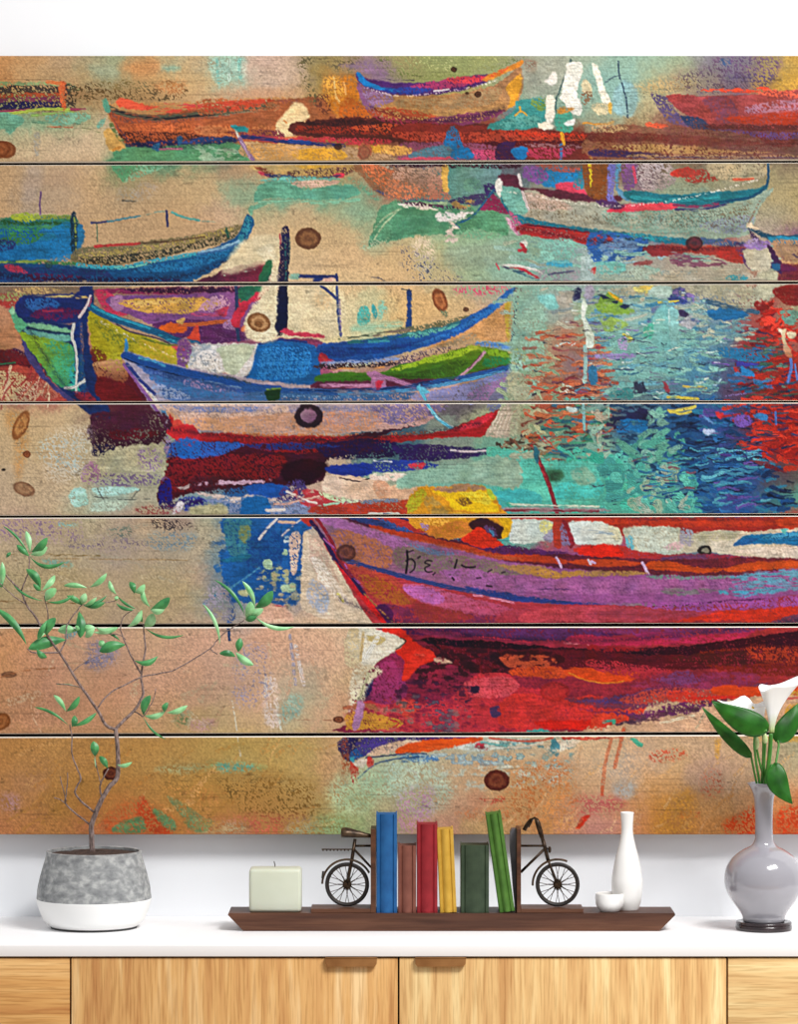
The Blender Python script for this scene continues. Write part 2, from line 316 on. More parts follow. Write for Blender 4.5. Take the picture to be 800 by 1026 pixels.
BG('''
60 0 c9935e 30 c79c6c 60 c0a07a 90 b4a680 115 a2ae8a 140 b89b6c 155 d39b62 172 aeb695 195 cfa97c 215 b9b394 230 9dbfa9 250 cdab96 280 c9a68f 300 b79d80 315 9a8c5c 340 a9975c 360 9a7f8a 400 a49a66 450 98a068 490 9fa468 520 9c9a80 560 a3a893 590 9fae98 620 93b3a0 650 98b29b 680 9aa888 710 86808a 740 7f7686 770 a39060 800 c29a4a 820 c29a4a
80 0 c48c58 30 c8a474 60 bf9c70 90 b89e70 110 a4a480 140 c09c6a 160 cda26a 180 d4b07c 200 d2ad78 215 b5b496 230 9cc2ae 250 ccb096 280 c9ab90 300 bb9d78 320 8c7f48 340 c8823c 355 8f7050 380 8a6f90 410 95965f 450 9a9c60 490 9aa070 520 9c9888 545 a8a894 600 8fb2a4 625 8ab4aa 650 a4ac88 680 a89c7c 710 8c8076 740 6e6478 770 b09252 800 c89a44 820 c89a44
100 0 9c8a54 30 a08a58 60 a67a50 90 ab8458 120 a88a5c 150 ad885a 180 c49e70 200 d4ae80 230 cfa27c 250 d0a07c 280 cf9c78 300 c9a074 320 b8904c 340 d07828 360 b06838 400 b87c50 480 b89058 520 8a9c80 545 88a58c 560 90a898 600 94b09c 625 86b0a8 650 b8a87c 680 ab9878 710 9c8070 740 90606c 770 a87448 800 c08a48 820 b08a48
120 0 84ab8c 30 8aae8c 60 96a880 90 a8aa7e 110 cbb292 140 c48a5c 180 c08050 220 b88050 250 c09060 280 dcb888 300 dcb27c 330 c88040 360 90503c 420 a06040 480 904c38 520 60808c 560 789888 600 98a084 640 a8946c 680 905c50 720 8c4038 760 903028 800 a04830
140 0 b8b08a 30 c6b48c 60 cdb492 90 d4bb9a 105 d6b890 125 90a068 160 6a9878 200 7a9a74 225 80906c 250 a88a68 280 c89460 310 c08a50 340 98683c 380 783c30 420 70342c 480 802c24 520 842c20 560 783020 600 7c3c28 640 805038 680 7c4434 720 6a3830 760 68303c 800 684038
158 0 bf9c72 30 cfb490 60 d2b894 90 d3b691 125 5a9070 160 569070 200 609470 225 807c68 260 c09a68 300 cc9c4c 340 b8884c 380 a07848 420 6c607c 480 584868 520 6c3c4c 560 805444 600 745038 640 6c5038 680 70503c 720 685048 760 685048 800 706050
175 0 c4a178 30 bea07c 60 b99a7c 90 c8a67c 120 8c9468 150 bb9e74 200 c4a67c 240 b89674 280 bfa074 320 c89450 350 a88f68 380 a8785c 420 8c7c68 460 5c8078 520 607478 560 4c7080 600 684838 640 7c6070 680 8f8c70 720 908c6c 760 908a68 800 a0906c
195 0 c6a278 30 b59c80 60 b8a084 90 cba87e 120 b49a78 150 bfa27a 200 c8aa7e 240 8fa888 280 72a488 320 70a486 360 88a888 390 a87860 430 788078 460 587c78 500 5c8880 540 8c8474 580 b09c88 620 a09880 680 889880 740 98947c 780 a89870 800 a89668
215 0 c8a47a 30 b2a08a 60 c8a680 100 c4a47c 140 bf9f78 180 c4a278 220 c8a888 260 b8ac84 300 c4ab84 340 b0a880 380 88a07c 420 6c9c74 450 90a888 490 6c9c74 530 98a090 580 9c9888 640 78948c 700 58888c 740 a09880 780 9c9478 800 a8946c
235 0 c0a078 60 c49c74 100 c6a47c 140 c2a078 200 c4a078 260 d0b48c 300 cfae80 340 cbac80 380 b0b08a 410 c0b084 450 9cb48e 480 98b490 520 88ac90 560 84a8a0 600 7090a8 640 788aa0 680 904c48 720 98605c 760 a89888 800 886078
262 0 c0a078 60 c0a078 100 c0a078 150 c2a078 200 d0b48c 235 dcc49c 262 dcc49c 300 d2b48a 350 d2b084 400 d0b080 440 b8b084 470 9cb28c 500 88b09c 540 7ca898 580 90a09c 610 98c0b4 640 a0988c 690 a49888 730 a89c88 760 a8a088 800 884c4c
280 0 a08068 100 a08068 200 d2b48c 235 dcc49c 262 dcc49c 300 d8b890 350 d9ba8c 400 d8b484 440 c8b488 480 a0b08c 510 90b09c 540 94b4a4 580 90a4a0 610 88a098 640 98a090 690 a8a08c 730 a8a08c 770 984838 800 983c34
310 0 c09480 30 b8846c 245 dccaa8 270 dfcca8 300 dccaa0 340 dccba0 370 c8c498 400 d8b47c 430 d8b078 460 cfb080 490 c09c84 515 90b09c 540 8cb09c 560 a09c94 600 8cac80 640 8cb0a8 680 8ca0a4 720 7890a0 760 a05850 800 a07860
340 0 c09078 30 c08870 245 e0ccb0 290 dccaa8 340 dccc9c 370 b8c4a0 400 c8b480 440 c8a880 480 c09c70 510 88ac98 540 a09c80 570 b07860 600 88a48c 640 78a8a0 680 70a0a4 720 5c8498 760 983838 800 a05c50
370 0 5c2428 30 602428 300 a05070 400 a88070 450 b88c60 480 b89060 510 90a898 545 a8886c 580 886c70 620 78a098 660 74a4a0 700 4c84a0 740 505878 770 902c28 800 883028
395 0 b07860 30 b88068 60 b07060 100 601c2c 480 605860 510 909c80 540 a87860 580 a86048 620 708888 660 607c80 700 406c90 740 584460 770 8c2c24 800 8c2820
420 0 cdb084 30 d2b488 60 d4b68c 85 ccb890 105 502034 500 a4a884 530 988c70 560 608068 600 708078 640 40688c 680 285888 720 2c5088 760 6c3040 800 a02018
450 0 ccb088 30 d0b488 60 d0b68a 85 c8b894 110 a8a088 150 a8a488 400 406070 450 808c80 500 6c9c88 530 80a088 560 5c8c80 600 78a08c 640 386c88 680 205484 720 2c4878 760 783038 800 9c1c18
475 0 c8b090 30 cdb490 60 cfb490 85 c8b490 110 a8a898 150 a8a88c 320 c0a890 400 8ca898 450 84ac98 500 64b09c 540 44a898 580 68a890 620 5c9c90 660 407c94 700 285c88 740 305088 780 504858 800 60504c
500 0 ccb294 30 cdb492 60 ccb494 85 b8c0a8 110 a8c0b0 150 b8b49c 200 88a0a8 240 2860a0 280 b0a0a0 320 c8a490 400 c0a884 450 68a898 500 48a8a0 540 48b09c 580 58b09c 620 50a894 660 5ca494 700 386c90 740 305090 780 386c78 800 60a890
522 0 c8a890 30 c0a48c 60 c0ac84 90 b8ac88 120 b8a08c 150 c0a080 180 a88c80 210 a8ac90 240 205c98 300 2860a0 340 986088 800 b83c30
540 0 bca88c 30 b8a48a 60 b8a488 90 b0a088 120 a8988c 150 b0a088 180 a09888 210 b0a88c 240 2868a0 270 2060a0 290 2c64a0 310 d8c0a4 340 90606c 400 80506c 600 b05858 800 804480
560 0 b8a07c 30 b0a07c 60 b4a27c 90 b0a084 120 a4948c 150 ac9884 180 9c9484 200 b8a488 225 307098 250 2060a0 280 306c9c 300 6080a0 320 dcc0a0 345 c88868 400 984070 600 884888 800 884080
580 0 a89c70 30 b09c70 60 b09a68 90 b49c70 120 b0987c 150 ac986c 180 b09c74 205 c49c84 225 205c94 250 1c5c9c 280 3c749c 300 3068a0 320 dcc0a4 350 d4bca0 400 b03c50
600 0 a89868 30 b0986c 60 b49a6c 90 b89c70 120 b49878 150 ac9866 180 b49c6c 205 9c9c80 225 406c94 250 2060a0 280 4c78a0 300 706c90 320 d8bc9c 345 dcc4a4 370 c8a080 400 b03048
618 0 b4946c 30 b8986c 60 b8986e 90 b49870 120 b0967c 150 b09870 180 b89a78 205 a89480 235 8890a0 260 dcae94 300 dcb498 330 dcbc98 360 dcc4a0 400 a82c40
640 0 cc8a54 30 cc8c58 60 d09870 90 cfa080 120 c89c80 150 c8a07c 180 cca084 210 d8a48c 240 d4a48c 270 dca488 300 d8ac8c 330 d8ac8c 355 e0c8a8 380 e4dcc8 400 d4c4a0 430 a02030
660 0 cc8848 25 d08c5c 50 d89878 80 cc9c7c 105 b49080 130 c49878 160 cca080 190 d8a488 220 d8ac94 240 c8a898 270 d8aa8c 300 cfa48c 330 dcb090 350 dcb494 370 dcc4a0 390 e0d0b4 430 902040
680 0 c88450 25 cc8c60 50 cc8c6c 80 c8946c 110 c88c68 130 cc9474 160 d09a7c 190 d0a080 220 cca088 240 c0a090 265 d4ac8c 290 b8a890 310 a8a48c 330 d4ac88 350 c8ac80 370 d0b488 430 902840
700 0 c48450 25 c88858 50 c88868 80 c88a64 110 c88c64 140 c89470 170 cc9870 200 c49878 220 b8a080 240 c09c78 265 d8a888 290 98a890 310 a0a488 330 dcac88 350 cca078 370 b09484
720 0 c08050 25 c88458 50 c88860 80 c88a60 110 c88c5c 140 c49464 170 c09860 190 b89c60 220 b0a068 240 bca070 265 c8a878 290 a0a880 310 bca880 330 d8a884 350 cc9c74 365 c89060
745 0 bc8048 30 c4884c 60 bc8850 90 c0884c 120 bc884c 150 b88848 180 b89050 210 b89c58 240 b49c54 270 b8a05c 300 b8a468 330 c8a474 350 cca47c 380 a8b89c 410 b4bca0 440 c4bca0 470 b0bca8 500 b4b8a4 540 c8b898 580 d0b48c 610 d4b48c 640 cca888 670 cca884 700 c8a480 730 c8a47c 760 c8a480 800 a8a480
765 0 bc7c48 30 b88050 60 b88450 90 c4884c 120 b88848 150 b4884c 180 a88c54 210 b09454 240 a89c64 270 b8a05c 300 b8a46c 330 d0a078 350 c8ac84 370 b0c09c 400 b0c0a0 430 b8b898 460 c8b08c 490 c89c74 520 cca478 550 d0a884 580 cca888 600 c8b090 625 b0a8a0 650 c8a890 680 d0a470 710 b89080 740 c8a080 770 b8a480 800 b0a480
785 0 b87c50 30 b47c60 60 c08444 90 bc8440 120 b88040 150 b07c40 180 b0803c 210 b4843c 240 b48440 270 b88c48 300 bca060 330 cca074 350 c0b084 370 b0bc94 400 b8b890 430 c8b088 460 d0a880 490 d0a478 520 cc9860 550 cc9460 580 c89c70 600 d0a078 625 b8a090 650 c89868 670 cc9050 700 b49078 730 b89478 760 c8a07c 800 cc9c70
805 0 bc7850 30 bc7c50 60 b87c3c 90 b87438 120 c47038 150 b87840 180 b07c38 210 b47c38 240 b88040 270 b88444 300 b08c50 330 b8a870 360 b0b880 390 b8b084 420 c4ac80 450 cc9c7c 480 c88868 510 d0985c 540 cc8c50 570 c88c68 600 cc9474 630 cc8858 660 cc8434 690 cc8840 720 c88c50 750 c89060 780 d07c40 810 cc6838
830 0 bc6c4c 30 c07448 60 b87440 90 c06848 120 c85c38 150 bc5c30 180 b06c34 210 b86840 240 b86848 270 b87848 300 b88048 330 a0a868 360 98b478 390 b0a884 420 c89c80 450 cc9078 480 c8a068 510 cc9458 540 c88850 570 cc8468 600 c88078 630 cc8058 660 cc7c30 690 cc7c38 720 c8803c 750 cc5c24 780 cc5420 810 cc4c20
''',9)
# thin warm scumble over the bare lower planks
q_=np.clip((PY-510)/20,0,1)*np.clip((360-PX+W1x*60)/50,0,1)
C[:]=C*(1-.38*q_[...,None])+.38*q_[...,None]*np.where((PY<625)[...,None],hexc('d4c0a0'),np.where((PY<736)[...,None],hexc('eec4a4'),hexc('d8a860')))
q_=np.clip((PY-736)/8,0,1)*np.clip((PX+W1x*60-330)/50,0,1)
C[:]=C*(1-.22*q_[...,None])+.22*q_[...,None]*hexc('e4c49c')
# ---- row 1: moored boats far away
T(0,50)
P('8fa06a','-20,128 260,132 300,150 290,165 -20,160',dry=.35)
P('4a3c34','-20,150 250,150 262,236 -20,236',dry=.3)
P('a8502e','-20,176 240,172 240,200 -20,206',dry=.45)
P('7a3a50','-20,196 245,186 250,214 -20,220',dry=.4)
P('27254e','-20,214 160,206 262,214 240,234 -20,236',dry=.2)
S('94405a','-20,246 60,244 120,240',2.5)
S('a9b84e','30,258 110,246 180,236 270,240 290,246',3.2)
S('8cae5e','130,262 230,252 300,250',2.6,dry=.3)
P('6fa88c','-20,256 60,258 100,280 70,310 40,336 10,318 -20,330')
P('7fae90','190,262 300,250 370,266 330,292 300,300 220,302 190,290',dry=.2)
S('6f9a7a','130,286 260,300',2.6,dry=.3)
S('c86a48','190,308 290,310',1.2,dry=.3)
S('8a8a60','330,312 400,330',1,dry=.5)
P('d8683a','236,134 268,134 262,232 246,226',dry=.15)
S('e07a44','190,128 240,134',3.4,dry=.35)
P('4a4038','262,142 300,150 300,236 262,214',dry=.45)
S('9a3f5a','286,238 340,240',3,dry=.2)
P('6a5638','300,140 520,128 720,130 720,196 420,200 300,200',dry=.66,jag=2)
P('8a7a50','420,120 700,128 700,150 430,160',dry=.7)
P('a8b090','360,60 460,70 470,110 420,120 360,90',soft=5,op=.7)
P('8fb8a0','650,62 720,66 716,84 660,82',soft=3,op=.7)
P('d9945c','510,50 620,40 640,80 560,110 500,80',soft=8,op=.7)
P('dc8a50','620,130 740,130 720,180 640,160',soft=5,op=.6,dry=.3)
# boat 2
P('c08850','440,220 700,210 1180,190 1180,240 1000,260 520,330',dry=.25,op=.8)
P('b85a34','440,240 600,262 800,240 1000,216 1160,196 1300,200 1300,356 640,384 520,384 480,340',c2='a8623c',g=(500,0,1200,0))
P('8a5040','440,240 600,262 800,240 1000,216 1160,196 1190,210 1000,250 700,290 500,290',dry=.4)
P('cf6a3a','480,300 700,290 860,300 980,310 860,350 560,345',dry=.35)
P('5a3028','480,330 700,330 860,346 640,372 520,372',dry=.4)
P('8a9070','900,210 1060,206 1120,230 940,256 820,262',dry=.3)
S('5a5a48','436,232 500,256 620,272 720,266 820,256 960,240 1090,214',5.5,dry=.2)
S('2c2a30','450,238 540,262 640,276 740,268 860,258',2.2,dry=.3)
P('e05a3c','470,206 500,194 590,222 640,228 570,240 480,228')
S('d8503c','590,232 700,244 800,226 900,216 1060,206',5,dry=.3)
S('cc4a4a','660,214 860,228',2,dry=.5)
P('242c58','520,372 700,362 820,350 940,350 930,372 800,378 640,392 520,392',dry=.12)
P('3a4a80','700,368 860,356 920,364 820,380',dry=.3)
P('5c3c4a','440,260 520,380 540,386 460,290',dry=.2)
P('5a9468','470,388 600,392 800,376 960,376 1000,440 960,452 460,452 458,430')
P('5a9468','458,462 640,462 600,480 540,490 500,530 470,500',dry=.1)
P('7fae88','560,462 660,462 580,500 500,530',dry=.45)
P('86b08c','760,384 860,390 880,440 800,440',kind='f',dry=.45)
P('96b494','800,400 950,400 950,440 820,440',kind='f',dry=.6)
P('2c6a94','610,382 640,374 640,404 618,402')
P('2c5a84','708,352 730,350 728,380 712,382')
S('c07088','640,398 730,396',2)
P('5a9a80','412,206 430,200 444,244 436,256 422,244')
P('7aa890','386,300 420,272 416,300 396,316',dry=.2)
P('dca85a','416,330 440,312 500,380 490,400 440,400 424,370')
S('6a7a48','446,300 476,350 510,384',4,dry=.3)
S('d09040','456,400 480,390',3)
P('8a8a84','136,340 162,340 160,400 150,440 138,400',dry=.5,op=.6)
P('a8988c','110,470 170,470 164,560 150,600 90,610 90,560',soft=6,op=.5)
P('8c8a80','480,560 540,560 590,600 480,606',dry=.6,op=.6,soft=4)
P('a09488','560,530 640,540 600,590 540,580',dry=.5,op=.5,soft=4)
S('4a4a44','490,604 550,606',1.4,dry=.5)
# blue boat rigging
S('6c4a7c','164,570 160,620 164,672',1.6)
S('24386c','366,694 400,692 430,688',2.2); S('2c8090','430,688 500,676 560,666',1.8)
S('5a9088','560,666 610,654 660,646',1,dry=.4)
S('2a3464','668,646 672,706',2.4)
S('4aa098','690,650 730,668 800,684',2.2); S('5a9488','800,684 860,692',1,dry=.4)
S('46705a','388,700 390,770',1)
# blue cabin boat
P('c8d49c','40,668 90,654 200,656 280,664',op=.5)
P('1a6aa0','-20,690 300,684 300,812 -20,850',c2='2a78a8',g=(0,0,300,0))
P('3c8060','-20,680 80,668 220,664 304,668 300,710 180,720 -20,716',dry=.1)
P('2c5a34','-20,676 60,686 280,690 280,700 -20,700',dry=.35)
P('a8b83e','40,664 90,654 160,658 150,680 70,688',dry=.1)
P('8a9a44','150,660 280,662 290,672 150,680',dry=.25)
P('3c7a44','40,740 200,736 220,756 60,780 -20,776',dry=.3)
P('3a8a58','60,712 160,716 120,740 -10,740',dry=.35)
P('28386c','-20,760 60,768 50,800 -20,800',dry=.4)
P('1c78b4','130,786 230,700 290,700 290,836 100,850',dry=.2,op=.8)
P('1e3a4a','282,664 306,664 306,826 286,826',dry=.1)
S('94a84a','298,672 302,716 304,800',1.4,dry=.3)
T(0,240)
P('7a7050','300,36 420,26 560,10 800,-22 960,-60 980,-40 900,10 700,60 480,100 300,100',dry=.15)
P('b09a58','310,60 480,36 700,4 940,-50 800,30 560,60 400,90',dry=.52)
P('3a3a34','310,80 480,60 700,30 940,-30 860,20 560,86 380,100',dry=.5)
S('b83c3c','380,28 450,22 560,16',2.6)
S('5a4030','560,16 700,4 820,-10',2,dry=.3)
P('3a7a50','-20,84 160,84 300,92 300,104 -20,104',dry=.2); S('8aa050','-20,92 180,86',2,dry=.4)
P('1c4a7c','-20,100 240,102 420,112 620,92 800,52 940,-10 976,-70 990,-100 1010,-92 1016,-60 990,0 940,60 860,120 780,160 700,178 -20,178',c2='1a5a8a',g=(0,0,900,0))
P('26386c','-20,108 240,118 420,126 420,176 60,178',dry=.3)
P('2a2a5c','300,150 700,160 690,180 300,180',dry=.35)
P('2470a0','560,112 760,80 900,30 900,70 740,120 560,130',dry=.4)
P('33859c','940,40 984,-80 1000,-96 1008,-60 980,0',dry=.2)
S('3a9cb0','310,102 380,110 440,112 520,108 600,88 700,72 800,56',4.2,dry=.18,kind='w')
S('6ab4a8','460,112 560,106 620,90',2,dry=.4,kind='w')
S('8ab4d0','800,52 880,36 940,14 958,6',2.8,dry=.1)
S('3a6a9c','790,60 900,40 950,20',2)
P('2e5a48','904,-42 914,-46 922,-16 910,-14')
P('5a2440','900,120 1000,96 1080,96 1060,176 780,178 860,140',c2='7a2a40',g=(860,0,1080,0))
P('2a6a4a','1064,100 1090,84 1082,140 1056,172 1050,140')
S('c8dcc0','900,144 960,134 1020,120',1.2,dry=.3)
P('b03858','16,104 60,104 110,130 80,136 30,124',dry=.1)
P('5a1e48','130,138 300,144 300,160 130,166',dry=.45)
P('d8c8a8','180,168 340,166 350,180 180,182',dry=.5)
KNOT(49,265,4,4,0,'2a3a34','3a5a4c',.5)
# second row under the gap
P('7c6a58','-20,190 310,190 320,216 220,236 100,246 -20,250',dry=.1)
P('c0a06a','60,196 200,192 250,204 160,216 70,214',dry=.4)
P('a03c38','-20,222 100,222 110,250 60,272 -20,270',dry=.2)
P('8a8c5c','20,214 120,222 70,246 0,244',dry=.5)
P('20306c','100,224 300,216 320,190 370,186 350,280 330,330 100,330 60,290')
P('2a5c9c','110,238 200,234 240,262 180,290 110,280',dry=.25)
P('5c2050','180,274 300,276 330,300 200,326 120,310',dry=.25)
S('9a3050','170,288 250,284',1.8); 
S('c8b070','130,226 250,228 300,226',2,dry=.5)
P('8a2a58','370,200 700,190 1100,188 1090,216 700,222 480,218 430,216',dry=.05)
P('3c1c3c','480,196 700,192 1000,190 960,214 600,212',dry=.2)
P('c43a5c','380,200 450,216 470,260 520,300 440,300 390,240',dry=.05)
P('7a4a84','440,230 640,222 1100,226 1080,420 800,420 560,320 450,270',c2='8a5488',g=(500,0,1100,0))
P('5c2a60','640,330 760,320 900,340 1080,370 1080,420 800,424 760,420 620,360',dry=.1)
P('a878a4','444,240 490,226 500,270 470,290 444,270')
P('d0a04e','484,244 700,232 860,236 880,262 760,294 620,296 520,278',dry=.05)
P('e0b868','500,250 700,240 760,250 560,266',dry=.4)
P('b88aa0','840,232 900,226 920,270 800,290',dry=.4)
S('b04a70','770,300 880,304',3,dry=.2)
P('d86024','640,350 680,332 740,340 750,366 700,376 645,370')
S('b85a34','720,342 800,340 860,332 930,328',4.2)
P('cca05a','706,322 740,316 726,340')
P('a878a0','900,330 950,310 950,360 900,356',dry=.1)
P('b03a54','860,290 920,270 900,310',dry=.1)
P('c83048','950,240 1000,230 1080,260 1100,200 1040,200 960,330 960,280')
S('2c3c60','946,190 950,260 946,330 960,408',3.4)
P('d84a38','760,380 790,340 800,400 790,424 720,432 700,420')
P('2a5c50','960,190 1060,190 1040,220 980,246',c2='3a7a58',g=(960,0,1060,0))
P('c03048','1030,210 1000,240 940,290 930,340 960,350 980,260 1060,240')
P('ddd0b0','1088,190 1110,190 1106,310 1104,400 1060,408 1006,400 990,384 1000,360 980,340 988,310 1040,250')
P('d8704c','964,350 990,346 986,370 966,366')
# green boat
P('1c3264','40,280 70,300 280,340 320,330 330,600 420,640 440,720 360,700 280,640 140,480 60,380',jag=.6)
P('8aae30','70,372 160,384 280,420 300,480 290,560 240,590 150,480 90,400',c2='3a9a70',g=(120,440,310,560))
P('5cb060','210,470 330,460 360,520 340,600 270,600 200,520',c2='30988c',g=(200,0,340,0),dry=.25)
P('48a070','180,410 300,420 300,470 240,470',dry=.5)
P('2fa09c','290,500 330,500 350,570 310,590 280,560',dry=.2)
P('7cb890','110,334 180,340 280,360 280,374 200,370 120,350')
P('6ab0a0','104,358 200,376 280,386 270,408 190,396 110,376')
S('1c3a54','110,352 190,368 280,376',1.6)
P('58a880','40,284 52,274 70,306 100,330 110,350 70,376 52,340')
P('90c8a0','40,284 52,274 64,296 50,300')
P('1a3a7c','300,340 350,340 330,420 350,560 400,640 330,620 300,500',op=.8,dry=.2)
S('cfd0c8','296,340 288,390 300,420 308,500 306,610',3.2,taper=.4)
S('cfd2cc','262,596 300,590 330,570 370,546',2.6)
P('24306c','-20,-20 -20,-20 -20,-20') if 0 else None
P('8a2a3c','300,610 380,620 400,650 330,650',dry=.1)
P('3c1c3c','-20,430 60,430 120,470 160,540 60,520 -20,500',dry=.1)
P('6a2028','-20,420 60,440 130,490 100,520 -20,540',dry=.15)
S('2a6a4c','-20,500 60,494',1.6)
P('b88868','-20,270 40,290 60,350 90,400 70,430 -20,430',c2='b07c58',g=(0,270,0,430))
P('b04a40','-20,520 100,510 180,540 250,620 290,650 -20,650',dry=.0)
P('c8a880','-20,540 60,530 110,560 80,620 120,650 -20,650',dry=.25)
P('d0a488','100,580 150,560 160,600 130,640 80,640',dry=.35)
P('b86a58','160,560 250,620 200,640 150,620',dry=.2)
HA('c8a884 d8b898 b86048 a83c3c','-20,530 100,520 200,600 210,650 -20,650',16,26,2.2,ang=1.9,av=.4,seed=4)
P('4a4478','92,404 130,460 200,560 270,620 300,650 270,644 190,575 110,480')
# yellow boat
P('1a3268','330,190 370,190 376,260 350,320 360,440 400,600 440,700 380,640 340,560 330,300')
P('a8a020','354,292 420,320 500,360 560,380 700,430 770,450 750,516 640,490 500,460 500,520 420,520 370,440',c2='b8b030',g=(360,0,760,0))
P('7a8028','380,320 470,370 560,400 500,440 420,400',dry=.5)
P('6a2c20','370,430 430,470 400,520 380,500',dry=.3,op=.8)
P('b8a030','560,400 760,460 740,500 600,470',dry=.4)
P('b88a60','400,490 500,480 510,560 470,580 400,560 370,500',dry=.1,c2='8a4a34',g=(0,500,0,570))
P('6a1c24','400,550 480,570 520,590 570,650 420,650 380,600')
S('1a5a80','366,270 400,292 450,314 540,344 640,376 700,404 790,420',7.5,jag=.4)
S('2e94b0','372,268 430,298 520,330 600,356',2.6,dry=.2); S('3aa0b8','640,384 700,408 780,416',2.6,dry=.15)
S('3a2c4a','470,340 520,368 640,400 700,430',1.6)
S('5a7030','560,390 620,410 720,430',2,dry=.3)
P('d0505c','690,432 770,432 760,456 710,446')
P('c83c44','730,550 752,546 748,562',op=.9)
S('d8c0c0','362,226 350,262 318,310',2.6); S('b05070','368,236 356,268',1.2)
S('c8a868','308,232 360,230',2.2,dry=.3)
# front blue-white boat (prow)
T(200,240)
P('a87a84','-60,390 0,418 300,398 470,400 480,430 300,440 -60,440',c2='7a3a5a',g=(0,0,400,0))
P('ccc8c4','-40,430 40,416 200,420 240,432 190,560 120,560 60,566 -40,520',dry=.05)
P('a0a8b0','-60,440 -20,420 60,424 60,540 -10,530',kind='f',dry=.3)
P('dcd8d4','-10,460 40,440 80,470 80,530 0,520',dry=.4)
P('b4bea4','68,440 110,424 210,424 214,450 184,500 120,560 100,530 90,480')
P('7a4a84','-80,400 -30,430 -60,520 -90,520',dry=.15)
P('b84a40','50,542 110,540 120,566 60,566',kind='f',dry=.45)
P('d8503c','66,546 90,544 100,566',dry=.4)
P('203058','-20,520 60,560 160,560 200,540 190,600 -20,590',dry=.15)
P('1565a8','236,420 300,406 420,414 470,436 482,500 488,560 470,600 380,600 280,596 180,584 184,560 210,510',c2='1a5c9c',g=(200,0,480,0),jag=.7)
P('2a7cc0','260,440 380,430 440,440 440,540 300,560 230,560',dry=.45)
for k in range(9): S('3c90c8','%d,430 %d,560'%(268+k*22,236+k*24),.9,dry=.35,op=.7)
for k in range(7): S('10508c','220,%d 470,%d'%(450+k*20,444+k*20),.8,dry=.5,op=.6)
S('1a3a7c','240,420 320,402 430,412',2)
P('284888','-320,220 -260,280 -160,320 0,344 60,370') if 0 else None
T(0,240)
P('a09ab0','500,430 520,450 700,500 960,550 1200,580 1500,590 1700,560 1860,500 1884,506 1830,600 1760,680 1640,740 1500,770 1100,784 900,776 720,760 660,740 560,590 496,480',c2='c09c90',g=(600,0,1700,0))
P('4a6ca8','500,450 700,510 960,570 1100,590 1100,650 700,650 620,560',c2='5a74a4',g=(600,0,1100,0))
P('33508c','520,460 700,520 900,570 1100,596 1100,620 800,600 620,540',dry=.3)
P('3c70a8','600,540 800,590 1000,620 1000,640 700,620',dry=.35)
P('8c9cc0','610,580 720,600 760,640 640,630',dry=.4)
P('8a7ca8','760,560 900,600 860,610 740,580',dry=.45)
P('d8c0b4','540,560 590,600 640,650 700,740 660,730 600,640',dry=.1)
S('e0e4e8','548,540 580,580 620,636 670,710',2.4,dry=.25)
S('8a5a9c','496,500 540,560 600,640 650,720 680,780',3)
S('2a3c84','510,500 560,560 620,620',3.4,dry=.1)
P('4a88b8','640,680 700,700 716,750 690,750',dry=.2)
P('3a8cc0','500,404 512,410 514,460 500,452')
S('1c4c94','500,464 560,486 640,506 760,536 900,566 1010,590 1120,600',7.5,jag=.4)
S('4a9cc4','560,474 620,490 660,506',3,dry=.15)
S('102040','500,478 600,514 760,556',1.2,dry=.3)
S('6080a8','800,560 1000,600 1100,606',1.6,dry=.4)
P('3a4a5c','800,536 900,556 1000,580 1000,570 900,548',dry=.2)
P('cf9c78','670,676 800,700 1200,690 1600,690 1760,670 1700,740 1500,768 1100,782 800,762 700,740',dry=.08,c2='b08c88',g=(900,0,1700,0))
P('d0b0a0','640,660 1000,660 1160,670 1100,700 800,716 700,700',dry=.3)
P('8a8098','1160,670 1500,664 1760,664 1640,720 1300,740',dry=.4)
P('7a6a90','1500,664 1790,664 1700,720 1560,740',dry=.35)
P('c08868','1200,700 1500,690 1500,760 1200,770',dry=.55)
P('7080b0','700,668 900,672 1080,668 1000,690 760,690',dry=.5)
# ---- row 1, middle: orange glow, red reflections, boat 3
T(200,50)
P('a6ccb8','44,30 180,30 186,100 170,140 130,120 100,150 60,130',soft=3,dry=.2,op=.8)
S('b8d0bc','120,40 118,120',3,dry=.3); S('88c0b0','70,40 76,130',3,dry=.3); S('88c0b0','160,40 164,110',4,dry=.3)
P('d0b4a0','190,30 400,30 420,130 200,140',soft=5,op=.5)
P('6a6040','400,30 460,30 440,110 480,200 450,220 410,120',soft=4,dry=.62)
P('7a6a48','470,30 640,30 640,80 560,90 500,60',soft=4,dry=.62)
P('8c6c8c','560,60 700,40 760,50 740,110 640,80',soft=3,dry=.3,op=.7)
P('d07c24','500,150 600,100 640,150 660,240 690,270 560,260 520,230',soft=4,dry=.2)
P('e0a040','500,120 560,110 580,190 520,190',soft=3,dry=.35)
S('e8b870','540,110 546,180 560,210',2,dry=.2); S('e8a860','580,130 586,180',1.6,dry=.2)
P('c06424','590,190 660,230 680,280 560,270',dry=.3)
P('704030','470,180 520,180 520,260 470,240',dry=.65)
P('e8c894','380,210 420,220 440,270 400,300 390,350 340,356 306,336 310,290 350,250',soft=1.5)
S('d08848','340,284 350,292',2); S('c87840','300,320 330,350 392,346',1.6,dry=.2)
P('b86840','0,200 200,200 330,210 300,240 120,250 0,260',dry=.45)
P('c04a30','0,226 160,204 300,200 230,226 60,250',dry=.35)
P('c87848','0,300 180,310 300,300 290,330 180,350 0,340',dry=.3)
P('7a3a40','100,330 300,320 340,350 200,350',dry=.4)
P('5a2a24','390,290 700,270 1100,290 1200,330 1200,370 900,380 500,350 380,340',jag=1.4)
P('8a3020','420,300 760,290 1200,320 1200,350 700,340 420,330',dry=.4)
